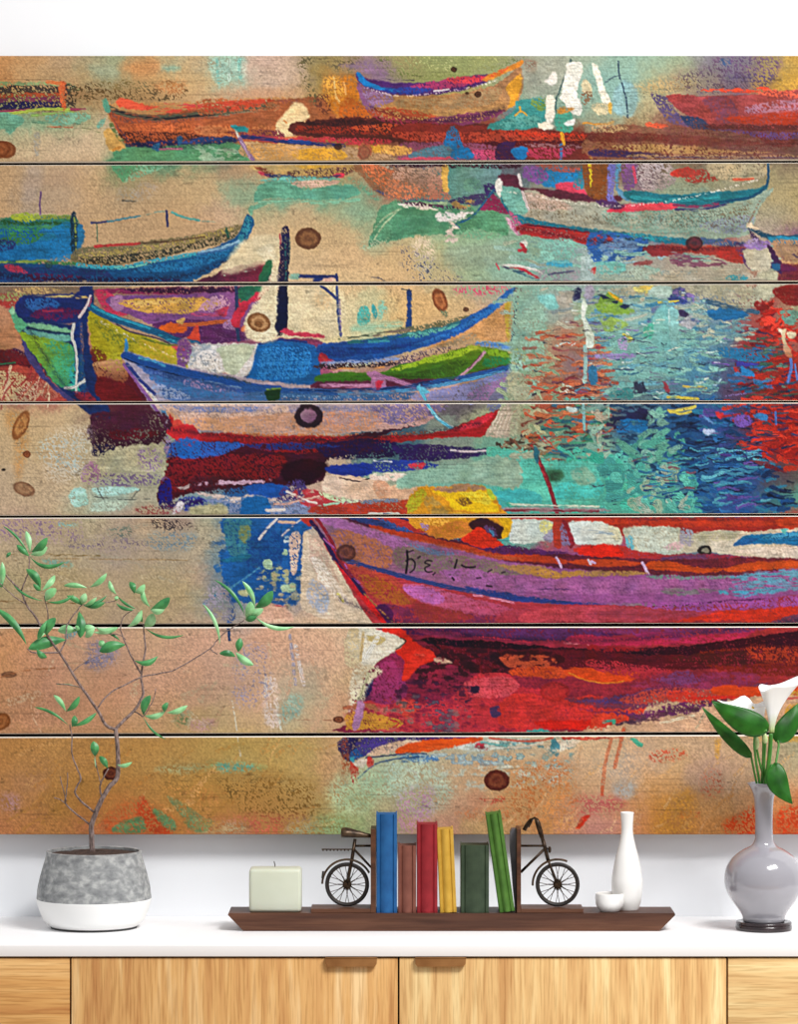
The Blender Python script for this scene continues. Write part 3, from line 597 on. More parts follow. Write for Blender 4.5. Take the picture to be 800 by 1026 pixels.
P('3c2020','400,290 600,280 860,290 700,300 480,304',dry=.35)
P('b04a28','620,304 900,296 1200,326 1000,340 700,330',dry=.55)
P('b83a40','380,350 560,350 760,360 720,384 560,376 420,366',dry=.2)
P('b84048','160,340 300,344 380,360 300,372 180,352',dry=.1)
S('2a3468','170,346 260,356 340,368 420,374 520,380 580,386',4,dry=.1)
S('2a4484','360,366 440,372',4)
P('26406a','0,350 140,352 150,370 0,376',dry=.2)
P('c8a070','180,366 300,378 560,388 900,392 900,436 220,436',dry=.1,c2='b89068',g=(200,0,700,0))
P('e0a438','380,400 560,398 580,436 400,438',dry=.1); P('dca038','640,384 800,392 800,412 680,410',soft=2,dry=.15)
P('cc9858','200,378 380,390 380,436 230,436',dry=.4)
S('8a6a90','160,350 186,400 214,440',4,dry=.05); S('b89ab0','168,366 200,430',1.6)
S('d8ccb8','146,318 156,344',2.4); P('2c8c8c','124,304 150,298 196,312 186,328 150,322')
P('a85a40','640,380 680,380 690,420 640,436',dry=.3); KNOT(365,153,6,7,0,'7a4838','986048',.6)
KNOT(339,147,4,3.4,0,'2c1c1c','4a2a20',.8)
# hulls under the gap
P('cfae72','220,462 640,462 600,490 520,504 380,506 280,496',c2='b08848',g=(220,0,700,0),dry=.05)
P('e0ac40','390,462 520,462 500,474 420,476',dry=.1)
P('6a4840','380,480 640,470 600,496 480,510 360,506',dry=.5)
P('8a4a34','220,466 280,480 300,500 250,490',dry=.2)
P('d0445a','236,486 290,500 280,506 246,502'); P('cc3c50','540,500 580,494 572,516 540,514')
P('243c64','260,494 360,504 440,510 560,504 540,514 400,514 290,510',dry=.1)
P('6cb0a0','264,516 400,508 560,516 500,528 270,528',dry=.15)
P('68a88c','240,540 300,524 380,532 420,556 520,548 600,540 640,560 620,590 500,600 380,598 300,592 250,606 216,604',jag=1.4)
P('5c9c84','480,552 620,546 620,588 500,590',dry=.2,op=.8)
P('c8a894','380,528 480,524 560,530 520,546 430,552 380,546',dry=.1)
S('80b898','240,612 360,606 500,612 640,600',3,dry=.25)
P('78ac8c','200,630 260,612 270,626 220,640 212,660 200,656')
P('88b094','560,620 700,640 700,680 560,680',soft=10,op=.5)
P('8a5c40','620,462 800,462 960,500 1000,560 900,590 800,596 720,580 660,520',dry=.1,c2='9c6c50',g=(600,0,1000,0))
P('c87048','640,462 720,462 860,520 960,560 860,580 740,560',dry=.4)
P('a09078','720,462 1000,462 1000,520 900,500',dry=.35)
P('405078','700,560 800,584 960,600 960,608 800,602',dry=.25)
P('6c9878','600,510 680,560 720,590 700,600 620,540',soft=3,dry=.3)
P('5c9470','740,620 860,606 1020,620 1120,640 1120,716 1000,740 860,750 740,770 680,784 700,700',jag=1.5)
P('508864','800,640 960,640 1100,650 1080,720 900,736 780,740',dry=.2)
P('a0b48c','880,616 1060,612 1080,640 1000,646 880,640',dry=.4,kind='f')
S('a8bc94','690,780 740,700 800,640',1.4,dry=.3);S('a0b890','700,720 760,660 860,616',1.4,dry=.3)
KNOT(309,239,13,11,0,'5a3424','8a5c3a',.92)
S('b8a070','300,246 318,234',0.1)
P('607850','340,730 360,740 352,760 336,770',dry=.3)
P('1c4a5c','330,760 362,756 352,960 340,1130 308,1132 318,960',dry=.05,c2='201c34',g=(0,760,0,960)) 
S('b84050','332,800 326,900 318,950',1.8,dry=.2)
T(400,50)
# boat 3
P('a87850','-160,190 0,180 200,180 380,140 480,70 500,120 480,200 420,250 300,290 100,290 -60,276 -120,240',c2='b88a50',g=(0,150,0,290))
P('8a5a80','-170,130 -60,180 -100,230 -60,270 -130,240',dry=.1)
P('907090','-150,120 -20,190 -80,230 -130,200',dry=.4)
P('a08058','0,200 200,190 400,150 380,210 200,240 0,230',dry=.35)
P('b05030','-120,240 0,236 200,280 100,290 -60,280',dry=.25)
P('7a3858','100,280 300,250 420,240 400,262 300,296 120,306',dry=.15)
P('8a3040','-100,266 60,280 240,296 100,304 -60,290',dry=.35)
P('d89830','430,150 488,96 490,140 470,210 440,236 450,190')
P('502868','-172,92 -140,110 -20,130 140,128 240,110 360,100 350,130 260,160 140,180 0,182 -80,170 -160,130',jag=.7)
P('1e78b8','-172,94 -156,88 -130,120 -60,148 0,156 0,172 -80,160 -150,134')
P('a83a68','60,140 200,116 300,104 340,116 240,150 120,166 60,164',dry=.15)
P('d8404c','190,116 300,104 370,112 300,132 220,134',dry=.1)
P('e08a30','340,110 400,84 470,50 498,44 490,66 430,92 380,116 340,124')
P('d86030','380,90 440,66 420,90 370,110',dry=.3)
P('2c4090','-60,154 60,150 140,160 60,176 -40,172',dry=.2)
S('d8c8c8','140,166 200,158',1.6)
S('3c3050','-100,116 60,122',1,dry=.4) 
SPK('5a6430','-60,26 470,26 440,60 340,90 200,110 0,110 -60,70',.28)
SPK('b8b880','0,26 430,26 300,90 0,80',.22)
P('8c7060','506,46 546,46 550,84 516,90',soft=2,dry=.2)
for q in ((455,69.5,3,2.8),(479,94.5,3.4,3),(470.5,87.5,2,1.8),(468,93,1.6,1.6)): KNOT(q[0],q[1],q[2],q[3],0,'1e1410','5a3420',.95)
# red band
P('7a2a20','0,300 200,300 460,310 700,330 800,330 1200,330 1600,330 1600,440 1000,440 400,440 300,380 0,360',jag=1.2,c2='6c3430',g=(0,0,1600,0))
P('a8402c','0,330 300,330 460,320 700,344 800,350 800,372 500,364 200,370 0,356',dry=.3)
P('4c1420','300,370 700,366 800,376 800,396 500,390 380,384',dry=.25)
P('b83824','440,330 640,336 800,344 700,356 480,346',dry=.35)
P('8a4860','60,370 300,372 420,400 400,440 0,440 0,380',dry=.2)
P('dca050','-60,390 0,384 50,396 40,420 -40,420',dry=.1)
P('507888','60,410 180,380 300,410 300,438 60,436',dry=.1)
P('c0486c','300,400 380,404 400,436 300,436',dry=.15)
P('c84c60','20,432 240,430 240,440 20,440')
P('1a6ca0','186,350 210,308 240,330 256,380 290,400 296,436 210,436 210,400 182,380',dry=.08)
P('5c3c38','200,310 240,330 240,350 200,340',dry=.5)
P('3c2048','400,376 470,370 450,420 520,440 390,440',dry=.05)
P('1a74b0','450,402 480,390 516,396 514,430 480,440 456,426')
P('a83850','520,400 700,392 660,430 540,436',dry=.3)
P('8c5c60','520,376 800,386 800,396 560,392',dry=.35)
P('3c8c88','350,316 400,284 460,250 470,206 510,200 570,190 590,260 560,310 460,322',jag=1.2)
P('58a098','400,300 480,260 560,270 560,300 440,318',dry=.4)
P('6a8c48','530,200 590,190 590,240 550,240',dry=.35)
S('e0a030','486,230 488,250',2); S('e0a030','466,264 490,246 512,262',1.6)
P('a0a494','500,90 560,60 680,40 650,180 560,190 510,180',soft=5,op=.7)
S('3c5c5c','690,40 668,100 646,160 630,200 632,250',1.6,dry=.1)
P('e6e0d2','676,56 732,52 728,110 716,170 734,230 720,262 690,250 660,210 648,190 664,120')
P('e4dcd0','584,122 600,116 606,98 630,90 634,120 612,144')
P('e2dac8','590,190 620,184 626,240 616,290 590,282')
P('e6d8c0','556,300 584,288 616,296 612,316 570,318')
P('4a9c84','636,250 680,244 700,290 690,330 650,330 626,300',dry=.05)
P('e6e2dc','666,290 704,276 700,300 674,304'); 
P('c88a3a','646,232 700,232 680,250 640,254',dry=.1)
S('dc9828','652,336 660,378',3.4); S('3c70a0','650,380 652,400 650,436',3,dry=.2)
P('d8c8a0','736,120 764,130 772,176 756,180 736,160'); P('8c6c50','740,160 776,180 750,220 730,200',dry=.5)
P('e6e0cc','776,60 800,70 820,130 830,170 850,200 850,220 820,216 800,160') ; P('d8c8a0','770,226 800,214 840,220 834,260 790,256',dry=.1)
P('e0b050','840,216 856,214 854,256 842,250')
S('c88c38','740,296 760,292 800,298 860,290',2,dry=.3)
S('d8c030','766,376 772,400 770,440',2.8,kind='f',dry=.25,jag=2);S('d8c030','782,380 780,430',2,kind='f',dry=.3,jag=2)
T(600,50)
P('8fb4b4','64,170 100,120 150,150 150,240 120,270 60,240',soft=2,op=.9)
S('2c4058','80,46 84,100 96,140 110,200 118,272',1.4,dry=.2); S('405060','30,130 60,110 104,96',1,dry=.25)
P('b8a070','150,140 330,110 400,140 260,180 180,160',soft=6,dry=.35)
SPK('6a4a70','470,30 700,26 730,70 680,110 560,120 480,100',.42)
SPK('5a4a78','520,100 720,96 700,130 560,120',.6,soft=3)
SPK('584858','300,120 480,60 700,140 500,180 360,170',.35)
SPK('3c6088','490,40 520,34 530,60 500,60',.6,soft=2)
P('c89a40','720,100 800,80 860,120 860,180 700,170',soft=6,dry=.2,op=.7)
P('9c4040','270,180 440,186 640,176 700,166 900,170 900,310 600,310 440,300 340,250',c2='a8504c',g=(270,0,900,0))
P('5c4c70','210,176 270,190 320,250 380,300 300,300 250,250',dry=.25)
P('2c3c5c','330,260 420,280 470,318 560,322 400,320 350,290',dry=.15)
P('784050','420,200 520,190 560,260 500,300 460,260',dry=.3)
P('a87080','600,226 760,200 880,200 880,230 700,250 600,252',dry=.3)
P('a83820','520,270 700,256 880,250 880,300 640,300 540,290',dry=.2)
P('e04c30','410,160 520,158 640,150 680,156 660,170 480,170',dry=.3,kind='f')
P('d86048','640,160 900,170 900,190 700,190',dry=.4)
P('5c2828','460,300 900,306 900,322 500,320',dry=.15)
P('584890','440,320 700,330 900,336 900,356 720,360 600,346',dry=.3)
P('8c5840','0,310 200,306 440,320 600,340 720,390 900,370 900,440 0,440',dry=.1,c2='705048',g=(0,0,900,0))
P('d05838','190,290 240,296 280,300 260,312 200,310',dry=.05)
P('6c3028','-20,330 300,340 500,356 700,380 400,384 200,366 -20,370',dry=.3)
P('a88050','60,384 300,380 500,400 700,410 300,416 100,400',dry=.3)
P('3c2850','-20,400 160,410 300,428 160,432 -20,426',dry=.15)
P('a07c58','160,420 600,424 900,420 900,434 200,434',dry=.35)
S('5c4454','140,430 860,432',1.6,dry=.3)
SPK('6c3c38','300,300 900,330 900,400 400,400',.4)
P('b89468','-20,304 40,296 120,310 60,330 -20,324',dry=.4)
# boat 4: two hulls below the first gap
T(400,50)
P('5c8878','190,460 400,462 380,560 330,590 240,600 200,560',c2='6c8c8c',g=(190,0,400,0))
P('64907c','260,520 320,520 320,560 270,570',dry=.2)
P('a88c78','0,470 170,470 190,560 200,596 60,600 -60,590',dry=.3,c2='b07058',g=(0,470,0,600)) 
P('c87850','-40,520 60,540 120,590 0,596 -60,580',dry=.45)
P('d8a850','170,466 196,466 196,520 200,560 180,566')
P('3c1c2c','0,456 400,456 480,456 460,476 200,470 0,470',dry=.3)
P('40385c','200,600 300,580 360,570 380,600 320,620 220,614',dry=.15)
P('a88450','200,606 300,602 290,630 220,634',dry=.35,kind='f')
P('8c2850','330,630 370,580 400,600 440,640 440,656 400,650 340,642',dry=.05)
P('3c2c60','340,540 380,540 390,570 350,580',dry=.2)
S('24587c','380,560 350,600 320,640 290,670 250,690 218,700',2,dry=.1); S('24587c','220,700 240,710',1.6)
P('e0d8d0','160,650 220,650 300,650 260,680 200,690 150,680',dry=.3,kind='f')
P('d8c4b4','200,690 240,720 220,790 180,780',dry=.45,kind='f')
P('5c9870','280,700 320,660 380,646 420,670 440,740 400,736 300,716')
P('78ac84','230,726 300,716 420,740 380,756 250,750',dry=.3)
P('e0d0c4','0,616 60,612 160,640 100,640 20,630',dry=.35,kind='f')
P('502848','0,606 160,620 300,640 200,636 60,624',dry=.4)
# boat 5 (white hull, blue gunwale)
P('1c78ac','540,480 740,476 760,540 600,550 540,520',dry=.1)
P('9c5040','560,460 720,470 700,490 560,480',dry=.25)
P('c84058','630,536 700,532 740,556 760,590 640,566')
P('7c5090','500,470 560,470 600,510 560,540 500,510',dry=.2)
P('5c2838','400,500 480,504 500,550 620,560 740,576 900,590 860,610 700,604 540,580 420,550',dry=.0)
P('2c7c8c','740,460 750,500 740,560 700,550 720,500',dry=.3)
P('7c4820','740,456 840,456 840,590 760,584',dry=.05)
S('d8b828','766,460 772,500 770,544',2.4,kind='f',dry=.3,jag=2)
P('706cb0','840,456 870,456 860,580 880,620 840,620',dry=.1)
P('5c90b0','870,460 890,460 884,560 1000,610 880,590',dry=.1)
P('7c5080','896,460 960,460 940,560 900,560',dry=.2); S('c04860','940,470 950,530',3)
P('a0908c','960,460 1090,460 1100,540 980,560',dry=.3)
P('c83c30','1090,490 1160,470 1210,500 1130,510 1100,510'); P('9c3c30','1110,480 1240,480 1280,520 1160,530',dry=.35)
P('a89878','1240,456 1480,456 1470,500 1400,530 1280,520',dry=.15)
S('cc5c40','1340,520 1420,516',2.4)
P('a8a08c','500,560 640,600 860,620 1100,640 1300,620 1470,560 1500,560 1440,640 1400,740 1200,760 1000,760 600,740 520,700',c2='90a08c',g=(500,0,1300,0))
P('c0a494','500,570 640,600 700,640 560,640 510,620',dry=.15)
P('7c9c8c','820,640 1100,650 1260,680 1200,740 900,720',dry=.35)
P('6a8a80','1000,640 1300,630 1280,700 1060,700',dry=.55)
P('8890a0','1200,700 1400,660 1420,700 1340,740',dry=.4)
SPK('706450','540,600 860,640 1300,640 1400,600 1360,720 900,700 560,690',.25)
P('206c78','902,570 960,564 1100,580 1240,570 1400,560 1480,540 1440,580 1300,620 1160,630 1000,620 920,600',jag=.8)
S('2c8c94','930,590 1060,600 1180,600 1280,590',3,dry=.2)
S('184c68','1270,612 1400,592 1460,560 1480,520 1480,456',2.6,dry=.05)
P('d83850','840,640 900,620 1000,616 1100,616 1106,640 960,646 850,652')
P('e04c58','920,630 1100,618 1104,634 960,644')
P('4c2c58','800,600 900,618 880,640 800,620',dry=.1)
S('7c3858','1104,622 1200,628 1280,618',3,dry=.2); S('3c3864','1110,640 1220,640 1320,616',2.6,dry=.3)
P('186c80','400,580 440,620 480,660 600,690 800,720 1100,750 1300,760 1200,780 900,760 600,720 470,690',dry=.02)
P('2c8c98','700,740 900,736 1100,752 1000,770 800,756',dry=.35)
P('2c3c50','820,740 1000,760 960,774 820,760',dry=.3)
P('70a898','400,560 430,544 480,556 500,600 520,650 480,660 440,640')
P('dcd8cc','384,540 396,516 412,520 412,560 404,590 392,580')
S('d8ccc8','480,500 490,540',3.2); S('c8b8b4','494,570 520,640',2.4)
P('d8a8b8','430,670 460,690 476,720 470,740 440,700'); P('b05878','440,640 500,700 490,740 460,720',dry=.3)
P('b02c30','480,700 620,710 800,740 1000,780 1300,790 1400,790 1400,810 1100,812 900,800 700,770 500,740',c2='a83420',g=(480,0,1400,0),dry=.02)
P('401830','820,770 960,780 1060,810 900,800',dry=.15); S('5c1c30','500,700 700,722 860,750',2,dry=.2)
P('c04828','1240,780 1360,780 1400,800 1260,806',dry=.3)
P('e0c8a8','1394,696 1410,690 1440,716 1436,724 1404,720')
S('80705c','1450,600 1420,660 1400,700',2,dry=.3)
P('1c4860','1400,716 1440,724 1500,740 1620,744 1620,780 1500,770',dry=.02); P('2c88a8','1480,760 1500,744 1620,752 1620,772 1520,776')
P('a08c8c','1440,770 1500,780 1620,790 1620,860 1600,880 1500,840',c2='c08c50',g=(1440,0,1620,0),dry=.05)
P('3c2450','1400,720 1440,760 1540,860 1560,900 1500,880 1440,810',dry=.1)
P('9c7cb0','1400,780 1440,770 1480,830 1450,860 1400,850 1380,830')
# water below row 2, right
P('909c84','200,790 420,780 440,850 300,880 200,870',soft=6,op=.6)
# ---- row 3: lit ground behind the moored boats, rigging, knots
T(200,240)
P('e0cfa8','90,140 180,0 330,0 320,200 306,400 190,390 190,320 240,250 280,180 280,100',soft=3,op=.8)
P('e2d0a8','350,190 560,190 560,380 400,380 350,340',soft=3,op=.8)
P('d4b080','470,200 540,210 520,280 460,260',soft=5,dry=.3,op=.6)
P('ccc8a0','570,190 1600,190 700,380 580,390',soft=6,op=.0)
KNOT(259.5,323,12,9.5,20,'7c4c28','c09060',.95)
KNOT(259,325,4,3,20,'5c3418','7c4c28',.7)
P('141c40','318,180 350,180 352,340 340,360 306,364 314,260',dry=0)
S('b04050','322,-20 326,60 318,140',1.6,dry=.25); P('23204a','332,-40 360,-40 354,60 352,172 310,176 322,80',dry=.1)
S('2a5c60','344,20 346,160',1.6,dry=.3)
P('c83c58','330,360 350,340 360,366 440,374 500,384 480,396 340,380')
S('24346c','400,146 460,148 550,150',3.8); S('24346c','550,140 552,168',2.4); P('24346c','470,150 500,156 470,172 450,160')
P('8cb8a4','360,140 396,136 396,156 362,158',dry=.1)
S('283c74','488,186 520,210 548,236',2.8); S('384c80','552,190 556,300 566,384',2.6,dry=.1); S('7c6c98','562,240 568,380',1.4,dry=.3)
P('e0b09c','500,156 540,156 540,170 500,170',dry=.1)
P('5ab8ac','636,280 660,262 680,280 680,330 660,346 634,336',dry=.05)
P('44a8a8','690,260 706,266 712,300 704,320 692,300',dry=.1)
P('8cc0a8','720,250 750,260 740,300 716,320',soft=2,dry=.35)
S('9ac0a0','620,360 800,340',6,soft=3,dry=.4)
S('4c4c5c','690,152 720,154 740,166',1,dry=.3)
P('a8b894','640,10 760,0 730,20 660,40',soft=3,dry=.5)
P('ccbca0','860,0 930,0 940,90 900,150 860,100',soft=4,dry=.5)
P('5c5c68','800,20 1000,120 1060,170 860,170',soft=6,dry=.82)
P('b4b47c','1000,190 1040,190 1280,200 1200,260 1000,340',soft=8,op=0)
P('c8546c','1040,190 1240,190 1200,220 1040,220',soft=3,dry=.6)
KNOT(441,301,7,12.5,-22,'7c4024','b46c40',.95)
KNOT(467,310,3,2.4,0,'3c2420','5c3420',.8); P('7c8060','966,280 996,290 990,310 970,300',dry=.3)
T(400,240)
P('24447c','30,208 48,208 48,350 26,354 34,280'); S('1c3040','10,198 50,204',1)
P('6c6c50','0,352 100,340 200,320 280,300 300,310 200,350 60,380 0,384',dry=.3)
# long blue boat behind
P('1f4c94','-320,420 -200,408 0,380 100,366 200,342 300,296 400,236 440,200 470,196 460,226 400,290 300,350 200,400 100,430 0,460 -120,490 -260,492 -320,470',jag=.8,c2='2260a4',g=(-300,0,460,0))
P('1c3c80','-300,436 -100,430 60,410 200,370 300,326 260,360 100,410 -60,450 -280,470',dry=.3)
P('2c6cb0','60,420 200,370 340,290 440,216 420,260 300,336 160,400',dry=.3)
S('2c6c70','-200,412 -60,398 60,376 160,356 240,330',4,dry=.2); P('58a098','40,376 130,362 240,336 200,360 100,386 50,392',dry=.2)
S('3c5040','-240,400 -100,380 0,366',2.4,dry=.3); S('7c6c60','-100,384 40,360',3,dry=.4)
S('3c90a0','-120,410 -40,404',2.4,dry=.2)
P('c8945c','120,430 260,370 340,320 440,240 464,240 464,330 456,400 400,410 280,400 100,450',c2='c89460',g=(0,0,400,0))
P('b8a040','420,270 446,240 446,390 436,400',dry=.2)
P('a08868','120,440 280,376 300,400 140,450 0,480 0,490 -60,500',dry=.3)
P('c8a890','-20,470 120,440 240,430 120,460 0,500 -100,510',dry=.25)
SPK('50404c','0,470 200,430 260,440 120,470 0,510',.4,soft=2)
S('1c2c54','464,206 466,300 456,400',3,dry=.1)
P('6c2c48','466,196 490,196 490,220 470,230'); 
S('c0a070','476,230 480,290',2,dry=.4); S('7c5060','470,240 486,246',1.4)
P('a82840','-320,460 -300,456 -280,480 -260,488 -320,490'); P('c03c40','-320,462 -290,478 -300,492')
P('8090b8','-300,490 -160,484 0,470 -40,490 -200,506 -300,510',dry=.15)
P('3c2c30','-320,500 -200,496 0,488 -60,510 -320,520',dry=.3); S('d08c50','-280,520 -200,516 -60,512',2,dry=.4)
# green load
P('5c7c1c','-320,542 -200,530 -80,536 0,500 120,480 200,450 280,428 340,430 440,450 484,480 470,500 400,520 260,540 200,570 0,560 -100,570 -320,574',c2='3c7020',g=(0,440,0,560),jag=.7)
P('98b828','-30,520 60,490 160,460 270,436 290,444 240,470 100,500 0,524',dry=.1)
P('7ca828','300,430 380,440 460,470 380,470',dry=.2)
P('3c5c1c','-100,560 0,540 120,520 260,480 260,520 180,560 0,566',dry=.25)
P('2c7c48','360,470 460,480 460,500 380,516 330,500',dry=.25)
P('a8b838','270,430 300,424 330,440 290,446')
P('5c2440','-320,570 -100,566 60,556 200,560 260,540 440,505 480,500 400,530 200,574 60,600 -320,600',dry=.0)
P('5c3c1c','220,566 300,530 440,500 420,520 300,550',dry=.3)
S('b87ca0','-310,584 -200,586 -100,584',4,dry=.1); P('a87098','-130,536 -100,526 -70,540 -50,600 -110,610 -110,560')
S('a87098','-100,540 -20,562 60,590 80,592',4.6); P('c83048','-90,570 -66,566 -72,596 -92,600')
S('b88c9c','344,452 290,510 230,560',2.6); S('5c2c40','330,460 280,516',.9)
S('b8c030','464,440 500,450 504,484',2.4,dry=.2,kind='f'); S('c0b070','440,450 520,470',2,dry=.4,kind='f')
P('5888c0','300,420 360,408 440,424 460,436 400,436',dry=.2); S('486878','270,424 350,414',1.2,dry=.2)
# sheer of front boat and lit side
S('24508c','-620,596 -440,608 -200,612 0,600 140,576 260,556 380,530 470,508',7,dry=.05)
S('4c8cb8','-240,620 -60,612 120,592 300,556 420,528',3.4,dry=.15)
S('6c98c0','-560,620 -300,632 -60,630',3,dry=.3)
S('142850','-400,604 -200,606 0,592 120,568',1.4,dry=.2)
P('3c6494','-560,610 -200,624 60,612 40,640 -200,650 -600,646',dry=.2)
P('8c88b0','60,620 300,570 480,510 440,560 400,650 100,650',dry=.12,c2='7478a8',g=(60,0,480,0))
P('8c6c94','300,600 460,550 400,640 280,640',dry=.3)
P('6c7090','360,640 440,560 470,520 430,620 400,680 360,690',dry=.2)
P('1c3c20','-532,604 -476,596 -480,640 -500,646 -526,640') ; S('6c8c3c','-530,600 -476,598',1.6,dry=.2)
# tyre ring on the hull
S('38202c','-320,510 -320,510.1',0.1) 
T(0,0,1)
a_=np.linspace(0,2*math.pi,13)[:-1]
P('2c1c28',np.array([[309.5+14.5*math.cos(t),417+12*math.sin(t)] for t in a_]),soft=1)
P('a08090',np.array([[309.5+8*math.cos(t),416.5+6.6*math.sin(t)] for t in a_]),soft=1,c2='7c5070',g=(300,410,316,422))
T(400,240)
S('5cb4d0','76,592 100,630 126,680 160,720 210,756 264,780',3,jag=.4); P('5cb4d0','70,596 80,582 88,594 120,606 96,620')
S('c8dce8','120,680 160,716 220,752',1,dry=.1)
# keel
P('b02428','-920,700 -860,764 -700,776 -400,786 0,784 160,772 260,736 380,690 400,690 360,760 330,790 240,790 0,810 -400,830 -800,830 -900,800',jag=.9,c2='a02024',g=(-900,0,400,0))
P('d03040','250,750 300,724 380,696 340,740 260,764')
P('8c2020','-800,800 -400,800 0,790 200,780 0,812 -400,824 -780,816',dry=.3)
P('c87848','-700,772 -200,780 120,770 0,786 -500,790',dry=.5)
P('d0483c','-880,720 -860,770 -900,790 -910,740')
# ---- reflections under the front boat
T(200,430)
P('4c1424','-170,20 -100,60 0,50 300,50 560,40 700,10 860,-10 740,20 700,50 760,90 620,100 500,130 500,200 400,226 200,230 0,250 -150,290 -170,260 -120,100',jag=1.6,c2='3c1830',g=(0,0,800,0))
P('7c1c24','-120,60 0,100 140,100 340,110 300,200 160,220 -140,250 -130,120',dry=.3)
P('8c1c20','160,50 440,50 700,30 560,90 300,90',dry=.3)
P('2c0c1c','340,140 440,120 520,150 440,220 370,220 330,190',soft=2)
P('241440','480,60 700,40 800,60 780,110 600,120 500,110',dry=.15)
P('301c54','800,60 1180,80 1120,110 1000,120 820,130 800,100',dry=.05)
P('2c5cb0','-170,80 -80,40 20,50 180,60 60,110 -80,110 -170,110',dry=.15)
P('20306c','180,60 440,56 560,70 300,84',dry=.35)
P('2438a0','0,0 0,0.1 0.1,0') 
P('1c3490','508,150 640,136 700,146 690,176 640,190 560,184 510,170')
P('283c90','700,130 800,120 900,130 960,140 900,160 700,170',dry=.15)
S('d0d4e0','700,126 770,130',1.6,dry=.2); S('c8b8c0','1010,84 1060,90 1160,86',2,dry=.2)
P('c83848','840,140 900,136 890,160 850,156',dry=.1)
P('c82c34','-34,-20 0,20 -20,70 -60,60 -120,30 -130,0',dry=.0)
P('2060b0','-86,44 0,44 0,110 -80,110',dry=.1)
P('8c7898','-200,40 -120,30 -130,110 -160,130 -200,100',dry=.35)
SPK('3c2030','-20,190 300,210 200,250 0,260',.5,soft=2)
S('c8a0b8','-10,220 80,214 160,214 280,206',3.6,kind='f',dry=.3,jag=1.4)
P('1c58b0','190,226 280,216 350,230 350,260 280,276 200,260')
P('e0ccc4','-20,250 90,264 160,270 200,262 340,280 380,262 330,300 100,290',dry=.25,kind='f')
P('4c3c78','350,220 420,210 420,340 340,340 300,300',dry=.3)
P('7c8cb0','-40,280 200,286 420,290 430,340 -20,340',dry=.3)
P('1868ac','180,276 270,276 280,346 170,346')
P('2c3c90','-80,280 -10,270 40,300 -10,330 -80,320',dry=.3)
P('b83c48','370,250 440,240 500,260 600,300 560,330 440,320',kind='f',dry=.25)
S('e0a898','300,300 360,296 480,270',2.2,kind='f',dry=.2); S('f0dcd0','350,250 380,262 440,290 470,296',2,dry=.1)
S('e8d8d0','270,326 340,322',3,dry=.15)
P('dcc4b0','500,190 560,184 700,200 760,220 760,280 640,284 560,270 500,250',c2='e0b898',g=(500,0,760,0))
P('e0c8b8','690,180 800,176 860,190 790,210 700,204',dry=.1,kind='f'); S('2c2030','560,194 640,210 680,196',1.4,dry=.4)
P('c89878','700,210 760,220 760,280 710,270',dry=.2); P('e0b090','760,240 860,200 860,280 760,286',op=.8)
P('c0d0a8','480,250 560,270 660,290 600,300 500,276',dry=.2)
P('a83828','470,310 700,290 860,286 860,340 480,340',dry=.05,c2='b84028',g=(470,0,860,0)); P('7c88a0','660,286 800,280 780,296 660,300',dry=.3)
S('a8d0b0','500,304 560,296',2)
S('d8e4d8','680,338 800,340',2)
P('b8b48c','-30,310 100,300 104,345 -30,345',soft=2)
# pale water left
T(0,430)
P('3c1830','370,-30 480,0 560,-20 660,-20 650,50 560,70 400,90 370,60 350,20',dry=.1,jag=2)
P('4c2038','370,-60 480,-70 640,-70 680,0 480,30 380,10',dry=.1)
P('241c44','380,60 470,70 480,90 400,110 370,100',dry=.25)
P('5c1828','440,10 560,0 640,20 560,40 450,40',dry=.3)
P('b4b090','390,120 460,80 540,66 640,60 664,80 650,200 540,200 400,196 380,170',jag=2,dry=.05)
SPK('6c5480','390,180 640,180 650,220 400,226',.4,soft=2); SPK('785890','560,80 640,90 640,160 560,150',.3,soft=3)
P('9c7090','330,160 380,130 400,200 340,220',dry=.4)
P('a8d4c4','284,244 340,236 350,300 300,310 280,280',dry=.1); P('a8d4c8','370,236 480,230 560,236 500,260 400,264',dry=.1)
P('b8ccb8','380,290 500,290 480,320 370,330',dry=.3)
S('5c605c','390,236 420,290',1,dry=.2); S('5c605c','380,270 480,280 600,280',1,dry=.2); S('5c605c','530,276 560,240',1,dry=.2)
P('24207c','640,230 680,200 690,290 640,310 636,280',dry=.15); P('2c2060','640,300 700,290 800,280 800,300 650,320',dry=.2)
P('d8d0d8','700,310 720,290 740,300 720,330 690,340',dry=.1)
SPK('8c3c40','560,310 700,310 700,350 560,340',.4,soft=2)
S('b8a0a0','700,240 740,236 760,226',3,kind='f',dry=.25)
SPK('3c3038','620,356 760,370 740,410 620,400',.35,soft=3); SPK('6c8898','600,420 780,420 760,480 610,480',.45,soft=5)
SPK('5c7068','440,400 520,390 520,430 450,430',.45,soft=4); SPK('706078','280,440 540,440 560,480 300,480',.3,soft=6)
SPK('8c7090','0,360 300,360 300,440 0,440',.3,soft=6); P('8ccac0','240,376 310,380 300,392 240,390',soft=2,dry=.4)
P('90b8a8','170,520 280,530 280,556 200,548',soft=2,dry=.4)
S('8c7448','0,500 400,508',2,dry=.6); S('9c8058','60,528 300,520 800,526',1,dry=.4); S('907048','0,690 300,700',1.6,dry=.4)
P('d8d0c0','200,30 360,-10 360,60 330,180 200,200',soft=8,dry=.4,op=.6)
SPK('a8bcb8','180,40 340,40 320,160 160,120',.25,soft=6)
